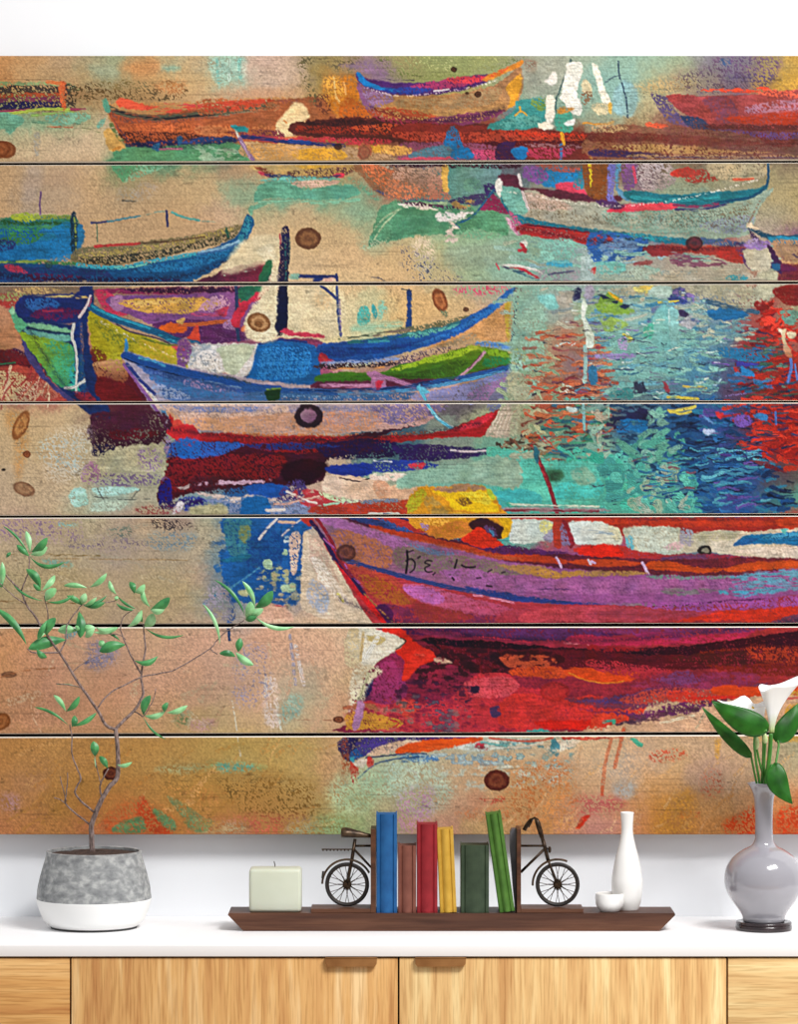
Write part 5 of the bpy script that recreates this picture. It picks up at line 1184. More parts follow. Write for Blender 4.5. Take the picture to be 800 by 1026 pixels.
P('9c3468','-80,190 -20,150 30,250 0,300 -100,300',dry=.25)
SPK('4c2040','0,230 240,230 260,300 120,340 0,300',.35,kind='f',soft=2); SPK('4c3058','60,280 180,300 200,412 100,400',.35,kind='f',soft=2)
P('4c3460','330,330 360,320 370,350 340,360',kind='f',dry=.3); P('2c1c38','260,246 290,244 290,270 266,270',kind='f',dry=.15)
SPK('b87060','-180,330 100,330 100,400 -160,400',.22,kind='f',soft=2); SPK('7c7070','-30,300 200,280 260,400 0,400',.15,kind='f',soft=2)
P('e02c1c','0,24 50,80 80,100 130,130 130,150 60,180 30,220 10,220 20,160 -20,110 0,90 -60,40 -40,24'); P('c84020','30,160 60,140 40,200',dry=.2); P('e83424','66,110 130,124 80,170 30,220 10,210 30,160')
S('d84838','60,130 90,132',1.6); P('c8a088','130,140 180,150 190,160 140,160',kind='f',dry=.3)
S('1c1420','50,80 110,84 150,110',2,dry=.2); P('e0e0d0','-120,90 -30,56 6,78 -30,110 -90,150 -130,170',jag=.4)
P('e4dcc8','-180,40 -120,34 -40,50 20,84 -20,120 -70,150 -100,180 -130,170 -170,130 -190,80',jag=.8)
P('d4c098','-180,40 -150,36 -140,160 -190,170 -200,90',dry=.1); P('c8b478','-120,60 -50,70 -70,96 -100,90',dry=.1); S('c0a878','-130,50 -140,150',3,dry=.1); S('e8e4d4','-80,70 -120,140',5,dry=.1)
P('d4c8ac','-160,170 -60,190 -110,240 -140,330 -180,340',dry=.2,soft=2); S('b8b490','-110,200 -160,330',3,dry=.2)
S('3c3c34','6,70 24,84 -10,110',1.4)
KNOT(556,693,15,10,0,'a82420','c03428',.6); 
P('cc9038','-190,350 -140,336 -60,350 20,380 -40,404 -120,404 -190,400',dry=.1,jag=1.5); P('a86448','-200,320 -100,310 -80,340 -180,350',kind='f',dry=.3)
P('b07ca4','-150,300 -130,306 -130,350 -150,400 -170,400 -160,350'); S('c82c38','-30,370 0,380 -20,396',1.4,dry=.2)
T(0,0,1)
KNOT(339.5,721,5.5,3.6,0,'4c2018','8c4c30',.9); S('a06c50','285,720 332,722',1,dry=.4)
P('d0b090','734,738 734,708 760,702 824,690 824,738',soft=2,c2='c8983c',g=(734,0,800,0),dry=.1)
T(580,620,3.636)
P('d4a884','60,412 120,390 260,360 420,340 460,320 620,290 900,290 900,414',jag=2.2,c2='d0a480',g=(60,0,900,0))
S('c8584c','700,286 760,290 850,284',2.2,dry=.2); P('d09c40','760,320 840,310 860,370 800,400 760,380',dry=.2); S('3c9080','90,376 130,370',2.6,dry=.2); S('5c4458','140,384 170,380 240,366',3,kind='f',dry=.3)
SPK('5c3444','140,360 300,340 440,320 400,350 160,390',.5,kind='f',soft=1.5)
S('b8a888','420,410 440,380 460,340',1.6,dry=.4); S('e0c8a8','300,380 420,350',3,dry=.4)
# ---- bottom row
T(400,620,3.636)
P('2c2458','-190,430 280,430 180,446 0,470 -120,500 -190,520',dry=.05,c2='4c2c70',g=(-190,0,200,0)); P('2c5c9c','-190,500 -150,470 -100,460 -140,510',dry=.2)
P('4c3c88','-150,440 0,434 -60,480 -130,500',dry=.3)
P('dcb89c','-120,500 -60,460 60,440 100,470 -40,490',dry=.05); P('e8581c','20,460 100,444 200,438 300,432 280,452 200,470 100,484 0,494 -10,476')
S('24305c','-120,506 0,494 100,492',1.6,dry=.1); P('c8d0c4','200,470 330,440 400,436 480,440 380,470 300,480',dry=.15)
P('4c7cb0','0,500 120,500 140,520 20,524',kind='f',dry=.2); SPK('3c78b0','0,500 460,490 420,530 0,530',.35,soft=2,kind='f')
SPK('4c8c94','360,450 620,440 600,540 380,520',.35,soft=3,kind='f'); P('c83448','276,460 300,450 324,456 320,474 290,480',kind='f',dry=.3); P('8c2c34','280,466 316,462 300,478',kind='f',dry=.2)
S('6cb4b0','300,450 420,466 520,452',2,dry=.1); S('c85840','330,436 480,446 560,434',2,dry=.1); S('d8c8b0','400,470 480,462 520,452',3); S('8c9c94','380,474 480,470',1.2,dry=.3)
P('3c9c94','470,408 510,400 550,412 480,414'); P('c83424','600,430 700,430 820,434 700,440 610,438'); P('dccab0','560,446 660,440 620,470 540,490',dry=.15)
P('4c8c98','560,440 590,460 580,500 550,480',kind='f',dry=.2)
SPK('c8d0c0','0,500 560,480 600,600 300,620 0,620',.25,soft=6,kind='f'); P('b8d0b8','-60,540 100,520 200,640 60,720 -40,640',soft=8,dry=.3,op=.7)
S('c8603c','740,640 750,540 772,440',3.6,dry=.15,kind='w'); S('c85430','786,540 810,440 820,400',3.8,dry=.12,kind='w')
P('d4341c','644,760 660,730 690,712 694,724 660,760',dry=.1); P('b8444c','600,650 800,650 800,700 600,720',soft=6,dry=.5,op=.6)
SPK('b86c3c','420,560 620,520 620,720 420,740',.35,soft=10); SPK('c87c50','220,700 400,690 400,730 240,730',.45,soft=4); SPK('c0503c','300,650 380,650 380,670 300,670',.4,soft=2)
P('dc9c5c','520,640 620,620 640,760 520,780',soft=10,dry=.35,op=.6)
P('c88ca8','0,650 120,620 100,760 0,770',soft=8,dry=.55,op=.8)
KNOT(498,782,12.6,10.5,0,'5c2018','84442c',.93)
T(200,620,3.636)
P('c83c30','550,520 576,540 580,570 560,580 550,560'); P('d03c38','610,510 630,504 630,540 612,536'); S('c82c38','556,580 562,600',1.4); P('dcc8b8','560,520 610,510 600,540 575,540',dry=.1)
S('2c5080','580,580 640,530 720,510 800,504',1.3,dry=.15); P('40a0b8','550,506 566,504 566,524 552,520',dry=.1)
SPK('7c5c2c','60,580 400,600 420,760 200,740',.33,soft=10); SPK('a05030','540,440 550,600 520,580 520,460',.5,soft=2)
SPK('c86850','0,730 380,720 380,784 0,784',.5,soft=6); P('a0b080','0,740 160,740 160,784 0,784',soft=6,dry=.4,op=.6)
P('98c090','330,740 520,720 520,790 340,790',soft=8,dry=.35,op=.6); P('b0d0a8','480,600 620,540 700,600 600,700 500,700',soft=10,dry=.3,op=.7)
P('98a870','40,520 200,530 240,550 60,550',soft=4,dry=.35); P('70a890','60,530 180,530 190,556 80,556',soft=3,dry=.45)
P('e8d0c0','240,220 280,220 300,380 240,380 230,260',soft=3,dry=.35); P('9cb8a8','300,290 370,280 370,340 300,380',soft=4,dry=.35); S('e0d0c4','240,210 246,330',1.6,dry=.3); S('d8e0d0','280,320 296,400',2,dry=.4)
S('a8a0ac','330,60 340,150 350,240',3,dry=.4); SPK('8c88a0','140,120 240,100 250,300 120,300',.25,soft=6); S('d8c8c0','350,100 380,240',4,dry=.4)
S('d8d4c0','120,300 150,500',1.2,dry=.5); S('2c4c78','104,30 110,76',2.6,dry=.15)
T(0,620,3.636)
P('cc5c2c','380,720 500,660 600,700 640,784 400,784',soft=6,dry=.45,op=.7)
P('c44c24','520,640 560,700 640,770 560,784 500,720',soft=2,dry=.3); S('d06838','510,650 580,740',1.4,dry=.3); S('cc7840','440,680 520,760',1.4,dry=.4)
P('6c8c5c','470,730 520,724 524,776 430,780 410,760',soft=1.5,dry=.15); P('6c8c5c','556,700 580,696 640,740 636,770 590,750',soft=1.5,dry=.15); P('809060','610,650 640,654 740,720 780,740 750,776 690,770 660,720',soft=1.5,dry=.25)
SPK('c88c4c','600,620 800,620 800,780 700,700',.4,soft=6); P('a8a878','580,540 740,530 740,556 600,560',soft=4,dry=.35,op=.8); P('b08ca0','10,640 70,650 60,700 10,690',soft=6,dry=.3,op=.6)
P('cc8c98','0,0 0,0 0,1') if 0 else None
P('4c68a8','310,160 340,140 400,130 410,140 360,160 330,166',dry=.25); P('9c8c98','330,80 420,100 420,160 320,180',soft=5,dry=.4)
P('788c5c','640,340 690,340 690,380 650,390',soft=4,dry=.4,op=.8); P('c898a0','700,370 790,370 760,410 700,404',soft=4,dry=.3,op=.7)
P('6c9ca8','230,40 280,36 270,70 240,70',dry=.2,soft=1.5)
KNOT(111,775,8,6.6,0,'4c2018','7c4028',.9); KNOT(0,723,11,8.5,-20,'8c4c20','b06c38',.85); KNOT(9,676,8,3,0,'4c3028','8c5c40',.7)
S('b87448','0,215 80,190 200,180',1,dry=.4); S('a87450','60,300 90,270 100,240',.8,dry=.4)
T(580,620,3.636)
P('e0b488','0,440 240,430 280,540 200,620 0,560',soft=12,dry=.35,op=.5)
SPK('c84c30','270,480 380,480 380,510 270,520',.4,soft=2); SPK('b84c30','380,700 440,700 440,720 360,730',.35,soft=2); SPK('b85c40','460,560 520,560 520,640 450,640',.35,soft=4)
SPK('c83c14','620,690 700,700 700,780 590,780',.5,soft=4);SPK('c83c14','540,740 640,700 640,786 540,786',.5,soft=4); SPK('d03c14','740,690 900,700 900,786 740,786',.55,soft=4)
P('9ca8ac','130,600 200,590 200,650 140,650',soft=5,dry=.3,op=.6); P('50b090','190,440 200,434 232,456 230,468 214,464'); P('50b090','120,370 134,366 134,386 120,384')
P('dc9c3c','290,700 400,620 420,784 280,784',soft=8,dry=.25,op=.6); P('d8a050','500,440 520,440 510,510 496,500',soft=2,dry=.3)
KNOT(5,150,11,8.5,10,'7c4020','a05c34',.9)
KNOT(0,149,11,8,0,'7c4020','a05c34',.9); KNOT(800+2,330-6,0.1,0.1)
T(200,240)
P('e2d4b0','230,40 300,30 316,200 306,390 200,404 186,380 200,290 250,200 270,110',soft=2,dry=.12,op=.9)
P('2c6a4a','262,100 290,84 284,150 256,180 236,176'); P('2c6a50','160,196 236,190 200,230 160,246',dry=.1)
KNOT(259.5,323,12,9.5,20,'7c4c28','c09060',.92); KNOT(259,325,4,3,20,'5c3418','7c4c28',.6)
P('141c40','318,180 350,180 352,340 340,360 306,364 314,260')
# soft darks that round the hulls
T(0,0,1)
for q,w_ in (('170,430 240,438 330,440 420,434 480,424',4),('30,330 60,380 90,408',3),('0,276 80,281 180,277 225,262',5),('125,142 170,148 235,141',3),('372,108 420,120 470,118 505,108',3),('520,228 600,242 700,250 745,244',3),('340,600 420,630 520,640 640,640 800,622',4)):
    S('1c1428',q,w_,soft=2.5,dry=.35,op=.55,kind='w')
for q in ('362,86 400,96 460,90 500,80','100,322 160,352 230,374','500,190 600,206 680,200 760,180'):
    S('f0e0d0',q,1.6,soft=.8,dry=.62,op=.7,kind='w')
HA('1c2440 2c2038 3c3048 243c50','540,330 730,330 740,515 600,515 540,440',90,9,1.3,seed=61,av=.3,dry=.3)
HA('c8d8d0 b8ccc4 d8d8c0','560,290 760,290 740,400 560,400',40,8,1.4,seed=62,av=.5,dry=.2)
HA('d8c8a8 e0b090 c89878 b8b090','20,640 330,640 330,725 20,725',40,26,6,seed=63,av=1.4,dry=.5,op=.45)
HA('b87c3c c8904c a87838 d8a468','20,745 330,745 330,830 20,830',60,24,4,ang=-.6,seed=64,av=.5,dry=.5,op=.5)
HA('d8a468 c88848 e0b888 c89c70','480,760 800,760 800,830 480,830',60,22,4,ang=-.9,seed=65,av=.5,dry=.5,op=.5)
HA('a89878 c8b898 9c9884 b8a890','20,525 210,525 210,620 20,620',50,26,4,seed=66,av=.3,dry=.5,op=.45)
KNOT(111,775,8,6.6,0,'4c2018','7c4028',.9); KNOT(498,782,12.6,10.5,0,'5c2018','84442c',.9)
# wood grain, canvas weave over everything
lum=C.mean(2,keepdims=True)
C[:]=np.clip(lum+(C-lum)*.93,0,1)
m_=.50; C[:]=np.clip(m_+(C-m_)*1.10,0,1)
gr=fb(2.0,51,3,30,.8)-.5; gl=np.clip((fb(1.3,55,2,45,.9)-.70)*6,0,1)
C*=(1+.07*gr-.12*gl)[...,None]
amp=.15*(.25+.75*fb(40,57,2))
wv=WEAVE-.5
C*=(1+amp*np.where(wv<0,wv*1.5,wv*1.0))[...,None]
# thick paint breaks up into darker cracks and flecks
fl=np.clip((FLAKE-.93)*14,0,1)*np.clip((fb(26,58,2)-.45)*4,0,1)
C*=(1-.22*fl)[...,None]
px=(diag(71,.6,1.1,1.1)-.5)
C*=(1+px*.12)[...,None]
np.clip(C,0,1,out=C)
def blur(A,r):
    k=np.exp(-.5*(np.arange(-3*r,3*r+1)/r)**2); k/=k.sum(); B_=np.zeros_like(A); n=len(k)//2
    P_=np.pad(A,((n,n),(0,0),(0,0)),'edge')
    for i,q in enumerate(k): B_+=q*P_[i:i+A.shape[0]]
    P_=np.pad(B_,((0,0),(n,n),(0,0)),'edge'); O=np.zeros_like(A)
    for i,q in enumerate(k): O+=q*P_[:,i:i+A.shape[1]]
    return O
C[:]=np.clip(C+.5*(C-blur(C,2)),0,1)
def X(px,Y=0): return (px-400)/sc(Y)
# ------------------------------------------------------------------ room shell
M_wall=mat('wall_paint','e3e5e8','e7e9ec',(3,3,3),rough=.9,spec=.2)
M_floor=wood('floor_boards','9c8468','ac9478','bca488',vertical=False,rough=.5)
o=MB().box(-2.6,2.6,WALLY,WALLY+.1,-.02,2.8).build('wall_back',M_wall); o['kind']='structure'
o=MB().box(-2.6,2.6,-5.6,WALLY,-.04,0).build('floor',M_floor); o['kind']='structure'
# ------------------------------------------------------------------ light: one large softbox high up front, soft surrounding daylight
w=bpy.data.worlds.new('world'); bpy.context.scene.world=w; w.use_nodes=True
nt=w.node_tree; bg=nt.nodes['Background']
tc=nt.nodes.new('ShaderNodeTexCoord'); sp=nt.nodes.new('ShaderNodeSeparateXYZ'); nt.links.new(tc.outputs['Generated'],sp.inputs[0])
mr=nt.nodes.new('ShaderNodeMapRange'); mr.inputs['From Min'].default_value=-1; mr.inputs['From Max'].default_value=1
nt.links.new(sp.outputs['Z'],mr.inputs['Value'])
r=nt.nodes.new('ShaderNodeValToRGB'); r.color_ramp.elements[0].position=.30; r.color_ramp.elements[0].color=(.45,.43,.42,1); r.color_ramp.elements[1].position=.75; r.color_ramp.elements[1].color=(.98,1.0,1.04,1)
nt.links.new(mr.outputs['Result'],r.inputs['Fac']); nt.links.new(r.outputs['Color'],bg.inputs['Color']); bg.inputs['Strength'].default_value=WORLD_S
def area(name,loc,target,size,power,col=(1,1,1),sy=None):
    d=bpy.data.lights.new(name,'AREA'); d.shape='RECTANGLE'; d.size=size; d.size_y=sy or size; d.energy=power; d.color=col
    o=bpy.data.objects.new(name,d); COL.objects.link(o); o.location=loc
    o.rotation_euler=(Vector(target)-Vector(loc)).to_track_quat('-Z','Y').to_euler(); return o
area('ceiling_softbox',KEY_LOC,(0.15,.3,1.2),KEY_SZ,KEY_P,(1,.985,.97),sy=.7)
bpy.context.scene.view_settings.view_transform='Standard'; bpy.context.scene.view_settings.look='None'
bpy.context.scene.view_settings.gamma=1; bpy.context.scene.view_settings.use_curve_mapping=False
bpy.context.scene.view_settings.exposure=0
# ------------------------------------------------------------------ the painted planks
GAPS=[(164.2,161.8),(285.2,283.2),(403.6,402.6),(517.8,515.8),(627,626.2),(737,735)]
PY_=.325; PT=.018; PS=sc(PY_)
def build_painting():
    root=thing('plank_picture','large painting of colourful moored fishing boats on seven wooden planks, hung above the sideboard','painting',at(400,836,WALLY-.015))
    base=Vector(root.location)
    m=bpy.data.materials.new('painted_wood'); m.use_nodes=True; nt=m.node_tree; b=nt.nodes['Principled BSDF']
    b.inputs['Roughness'].default_value=.75; b.inputs['Specular IOR Level'].default_value=.15
    a=nt.nodes.new('ShaderNodeAttribute'); a.attribute_name='paint'; nt.links.new(a.outputs['Color'],b.inputs['Base Color'])
    L=np.where(C<=.04045,C/12.92,((C+.055)/1.055)**2.4)/PAINT_E
    L=np.clip(L,0,1)
    nx=CW; xs=np.linspace(X0,X1,nx)
    pale=np.array([.80,.74,.66])
    for i in range(7):
        def edge(k):
            if k<0: return np.full(nx,Y0)
            if k>5: return np.full(nx,Y1)
            l,r_=GAPS[k]; return l+(r_-l)*(xs/800.)
        hw=(1.25,1.25,.95,1.1,1.65,1.5)
        top=edge(i-1)+(0 if i==0 else hw[i-1]); bot=edge(i)-(0 if i==6 else hw[i])
        bt=(0,.4,.4,.7,.7,.9,.9)[i]; bb=(.9,.9,.5,.5,.45,.5,0)[i]
        ny=int((bot[0]-top[0]-bt-bb)*SC)+1
        t=np.linspace(0,1,ny)[:,None]
        ys=(top+bt)[None]*(1-t)+(bot-bb)[None]*t
        rows=np.clip((ys-Y0)*SC,0,CH-1.001); r0=rows.astype(int); fr=(rows-r0)[...,None]; ci=np.arange(nx)[None]
        colr=L[r0,ci]*(1-fr)+L[r0+1,ci]*fr
        V=np.zeros((ny,nx,3)); V[...,0]=(xs[None]-400)/PS; V[...,1]=PY_; V[...,2]=CAMZ-(ys-513)/PS
        # ring rows: pale bevel and the sides going back
        def row(yv,Yd): 
            q=np.zeros((1,nx,3)); q[0,:,0]=(xs-400)/PS; q[0,:,1]=Yd; q[0,:,2]=CAMZ-(yv-513)/PS; return q
        rowsV=[row(top,PY_+PT),row(top,PY_+.0015),row(top+bt,PY_+.00002),V,row(bot-bb,PY_+.00002),row(bot,PY_+.0015),row(bot,PY_+PT)]
        pl=np.tile(pale,(1,nx,1))*1.0
        dk=np.tile(pale*.12,(1,nx,1))  # gap sides coloured near black, standing in for shade between planks
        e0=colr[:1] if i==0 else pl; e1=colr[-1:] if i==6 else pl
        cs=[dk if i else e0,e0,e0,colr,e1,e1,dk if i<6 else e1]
        VV=np.concatenate(rowsV,0); CC=np.concatenate(cs,0); R=VV.shape[0]
        idx=np.arange(R*nx).reshape(R,nx)
        q=np.stack([idx[:-1,:-1],idx[1:,:-1],idx[1:,1:],idx[:-1,1:]],-1).reshape(-1,4)
        # back face, left and right ends
        q2=np.stack([idx[-1,:-1],idx[0,:-1],idx[0,1:],idx[-1,1:]],-1)
        q=np.concatenate([q,q2]); ends=[list(idx[::-1,0]),list(idx[:,-1])]
        org=np.array([0,PY_,CAMZ-(bot[0]-513)/PS])
        me=bpy.data.meshes.new('plank'); nv=R*nx; nf=len(q)+2; nl=len(q)*4+2*R
        me.vertices.add(nv); me.vertices.foreach_set('co',(VV.reshape(-1,3)-org).astype(np.float32).ravel())
        me.loops.add(nl); me.loops.foreach_set('vertex_index',np.concatenate([q.ravel(),np.array(ends).ravel()]).astype(np.int32))
        me.polygons.add(nf); ls=np.concatenate([np.arange(len(q))*4,[len(q)*4,len(q)*4+R]]).astype(np.int32)
        me.polygons.foreach_set('loop_start',ls)
        try: me.polygons.foreach_set('loop_total',np.concatenate([np.full(len(q),4),[R,R]]).astype(np.int32))
        except Exception: pass
        me.update(calc_edges=True)
        at_=me.color_attributes.new('paint','FLOAT_COLOR','POINT')
        cc=np.ones((nv,4),np.float32); cc[:,:3]=CC.reshape(-1,3); at_.data.foreach_set('color',cc.ravel())
        o=link('plank',me,m,root); o.location=Vector(org)-base
    back=mat('backing_gap_shade','1c1512','241a15',(20,20,20),rough=.9,spec=.1)  # shade of the plank gaps put into the board's dark colour
    MB().box((X0+6-400)/PS,(X1-6-400)/PS,PY_+PT+.0003,WALLY-.0014,CAMZ-(Y1-6-513)/PS,CAMZ-(Y0+6-513)/PS).build('backing_board',back,root)
build_painting()
# ------------------------------------------------------------------ sideboard
def X(px,Y=0): return (px-400)/sc(Y)
M_top=mat('white_lacquer','f2f1f1','f5f4f4',(4,4,4),rough=.45,spec=.3)
M_dark=mat('carcass_black','120d0a','1a120e',(30,30,30),rough=.8)  # body coloured black so gaps between the fronts read as shadow
W1=[wood('oak_vertical','%s'%a,b,c,True,s) for a,b,c,s in (('c48c54','e0b070','f2d09a',1.3),('d2a066','ecc486','fae2a8',7.7))]  # right door's oak is paler: brighter light there put into its colour
W2=[wood('oak_horizontal',a,b,c,False,s) for a,b,c,s in (('bc8048','d8a462','ecc284',3.1),('d4a46c','ecc88c','fae2a8',9.2))]  # same for drawers: stronger light at right painted as lighter oak
M_handle=mat('bronze_leather','84582f','9c6e40',(30,30,30),rough=.45,spec=.3)
XL,XR=X(-262),X(1062)
sb=thing('sideboard','pale oak sideboard with a white top and small brown pull tabs, under the painting','sideboard',((XL+XR)/2,.18,0))
MB().box(XL,XR,0,WALLY-.0005,TOPZ-.0172,TOPZ,bev=.0008).build('worktop',M_top,sb,smooth=True,sharp=40)
DT=TOPZ-.0172-.0032; DB=.12
cab=MB().box(XL+.004,XR-.004,.022,WALLY-.002,DB-.01,TOPZ-.0172); cab.build('body',M_dark,sb)
for a_,b_ in ((XL,XL+.004),(XR-.004,XR)): MB().box(a_,b_,.003,WALLY-.002,DB,TOPZ-.0172).build('side_panel',W1[0],sb)
MB().box(XL+.05,XR-.05,.06,.30,0,DB-.01).build('plinth',M_dark,sb)
edges=[-259,70.5,399.6,729.3,1059]
for i in range(4):
    a,b=X(edges[i]+.9),X(edges[i+1]-.9)
    if i in (1,2):
        d=MB().box(a,b,.003,.0215,DB,DT,bev=.0006).build('door',W1[i-1],sb,smooth=True,sharp=40)
        h0,h1=((326,378),(416,467))[i-1]
        h=MB(); hz=TOPZ-.0172-.0005
        x0,x1=X(h0),X(h1)
        # folded tab: flat tongue over the door edge, drooping lip with rounded corners
        prof=[(x0,DT+.001),(x1,DT+.001),(x1-.0004,DT-.007),(x1-.004,DT-.0115),(x0+.004,DT-.0115),(x0+.0004,DT-.007)]
        h.prism(prof,-.0035,.0029); h.box(x0,x1,-.0035,.018,DT+.0004,DT+.0020)
        h.build('handle',M_handle,d)
    else:
        zs=[DB,DB+(DT-DB)/3,DB+2*(DT-DB)/3,DT]
        for k in range(3):
            MB().box(a,b,.003,.0215,zs[k]+(.0015 if k else 0),zs[k+1]-(0 if k==2 else .0015),bev=.0006).build('drawer',W2[0 if i==0 else 1],sb,smooth=True,sharp=40)
# ------------------------------------------------------------------ tray
M_wal=wood('walnut','3a2219','553526','6c4733',False,2.2,rough=.45)
M_wal2=wood('walnut_board','3e2418','573624','6e4834',False,5.2,rough=.45,fine=500)
TY0,TY1=.167,.252; TZ=TOPZ+.0279
s=sc(TY0)
def TXp(px,Y=TY0): return (px-400)/sc(Y)
prof=[(TXp(229),TZ),(TXp(676.5),TZ),(TXp(677),TZ-.003),(TXp(661),TOPZ+.0002),(TXp(244),TOPZ+.0002),(TXp(228.5),TZ-.003)]
n=len(prof)
tr=MB().prism(prof,TY0,TY1)
tray=tag(tr.build('serving_tray',M_wal),'long dark walnut board with slanted ends, carrying books, bookends and candle','tray')
# ------------------------------------------------------------------ candle
M_wax=mat('wax','c4c8b4','ccd0be',(12,12,12),rough=.45,sss=.25,spec=.3)
M_wick=mat('wick','3a3630','5c564c',(300,300,300),rough=.9)
cY=.2095; s=sc(cY-.04)
cd=thing('candle','square ivory candle with a short wick at the left end of the walnut board','candle',(TXp(275.5,.19),cY,TZ))
cz=CAMZ-(870.5-513)/sc(cY-.03)
MB().box((249.5-400)/sc(.175),(302-400)/sc(.175),.1755,.2255,TZ,cz,bev=.0055).build('wax_block',M_wax,cd,smooth=True)
wx=(275.5-400)/sc(cY)
MB().tube([(wx,cY,cz-.002),(wx+.0004,cY,cz+.003),(wx-.0006,cY,cz+.006),(wx-.0012,cY,cz+.0085)],.0008).build('wick',M_wick,cd)
# ------------------------------------------------------------------ books
def cloth(n,a,b): return mat(n,a,b,(60,60,60),rough=.65,bump=.25,bs=900,spec=.3)
def book(xa,xb,ytop,lean,label,ca,cb,flush=0):
    Y0_=TY0+.002+flush; S_=sc(Y0_); w_=(xb-xa)/S_; h_=(915.2-ytop-3.4)/S_
    if lean: h_=h_/math.cos(lean)
    cx=((xa+xb)/2-400)/S_; D=.056
    root=thing('book',label,'book',(0,0,0),'books on the walnut board')
    root.location=(cx,Y0_+D/2,TZ)
    m=cloth('book_cloth',ca,cb)
    mb=MB(); t=.0022; hw=w_/2
    # spine cross-section, gently rounded, with hinge grooves next to the boards
    out=[]; N=8
    for k in range(N+1):
        a=-1+2*k/N; out.append((a*(hw-.0028),-.0022*(1-a*a)))
    gw=.0062 if hw>.011 else .0045
    out=[(a*(hw-gw-.0016)/(hw-.0028),b) for a,b in out]
    o2=[(-hw,.0040),(-hw,.0012),(-hw+.0010,.0003),(-hw+gw-.0014,.0),(-hw+gw-.0003,.0018)]+out+[(hw-gw+.0003,.0018),(hw-gw+.0014,.0),(hw-.0010,.0003),(hw,.0012),(hw,.0040)]
    inn=[(hw,D),(hw-t,D),(hw-t,.0045),(-hw+t,.0045),(-hw+t,D),(-hw,D)]
    sec=o2+inn; n=len(sec); y_=Y0_+.0024
    V=[(cx+a,y_+b-.0002,TZ) for a,b in sec]+[(cx+a,y_+b-.0002,TZ+h_) for a,b in sec]
    F=[(i,(i+1)%n,(i+1)%n+n,i+n) for i in range(n)]
    import mathutils
    polys=mathutils.geometry.tessellate_polygon([[Vector((a,b,0)) for a,b in sec]])
    F+=[tuple(p) for p in polys]+[tuple(q+n for q in reversed(p)) for p in polys]
    mb.add(V,F); c=mb.build('cover',m,root)
    MB().box(cx-hw+t,cx+hw-t,y_+.0045,y_+D-.004,TZ+.0015,TZ+h_-.0012).build('pages',m,root)
    if lean:
        root.rotation_euler=(0,lean,0)
        root.location.z=TZ+abs(math.sin(lean))*hw+.0001
        # the foot stays where the photo shows it
        root.location.x=cx
    return root
book(377.2,398,813,0,'tall blue cloth book next to the left bicycle bookend','144c80','1c5a90')
book(399,417.2,844.5,0,'short brown cloth book between the blue and the red book','6c3c30','7c4a3c')
book(418,438.6,823,0,'red cloth book left of the yellow one','7e161e','901f27')
book(441.2,457.8,828.5,-.042,'slim yellow cloth book tilted slightly to the left','b68c2c','c49a3a')
book(462,490.2,844,0,'thick dark green cloth book, the widest and darkest of the row','2c3a28','384632')
book(500.9,516.2,813.5,-.140,'bright green cloth book leaning left against the dark green one','3c6220','4a722a')
# ------------------------------------------------------------------ bicycle bookends
M_br=mat('dark_bronze','221a14','4a3828',(200,200,200),rough=.38,metal=.75,spec=.5)
M_br2=mat('worn_bronze','2c2118','5a4632',(90,90,90),rough=.4,metal=.6)
M_tire=mat('tyre','14100e','221a16',(200,200,200),rough=.5)
M_plate=mat('steel_plate','5c5a60','77757c',(20,20,20),rough=.35,metal=.5)
BY=TY0+.030
def bp(px,py,Y=BY): return at(px,py,Y)
def arc(cx,cy,r,a0,a1,n=24,Y=BY): return [bp(cx+r*math.cos(math.radians(a0+(a1-a0)*k/n)),cy-r*math.sin(math.radians(a0+(a1-a0)*k/n)),Y) for k in range(n+1)]
px1=1/sc(BY)
def wheel(cx,cy,root):
    ring=lambda r,n=56:[bp(cx+r*math.cos(2*math.pi*k/n),cy-r*math.sin(2*math.pi*k/n)) for k in range(n)]
    wh=MB().tube(ring(20.5),1.65*px1,n=10,closed=True).build('wheel',M_tire,root,smooth=True)
    MB().tube(ring(18.8),.7*px1,n=8,closed=True).build('rim',M_br,wh,smooth=True)
    hub=MB(); c=bp(cx,cy)
    for r,d in ((4.6,.0025),(2.6,.006)):
        v=[];n=20
        for yy_ in (-d,d):
            for k in range(n): a=2*math.pi*k/n; v.append((c.x+r*px1*math.cos(a),c.y+yy_,c.z+r*px1*math.sin(a)))
        hub.add(v,[(k,(k+1)%n,n+(k+1)%n,n+k) for k in range(n)]+[tuple(range(n)),tuple(range(2*n-1,n-1,-1))])
    for k in range(14):
        a=2*math.pi*k/14; hub.tube([bp(cx+4*math.cos(a),cy-4*math.sin(a)),bp(cx+5.8*math.cos(a),cy-5.8*math.sin(a))],.5*px1,n=6)
    hub.build('hub',M_br,wh)
    sp=MB()
    for k in range(12):
        a=math.pi/2+2*math.pi*k/12
        m_=bp(cx+9.5*math.cos(a),cy-9.5*math.sin(a))
        sp.tube([bp(cx+4*math.cos(a),cy-4*math.sin(a)),m_],.62*px1,n=6)
        for da in (-.10,.10):
            sp.tube([m_,bp(cx+18.4*math.cos(a+da),cy-18.4*math.sin(a+da))],.34*px1,n=5)
    sp.build('spokes',M_br,wh)
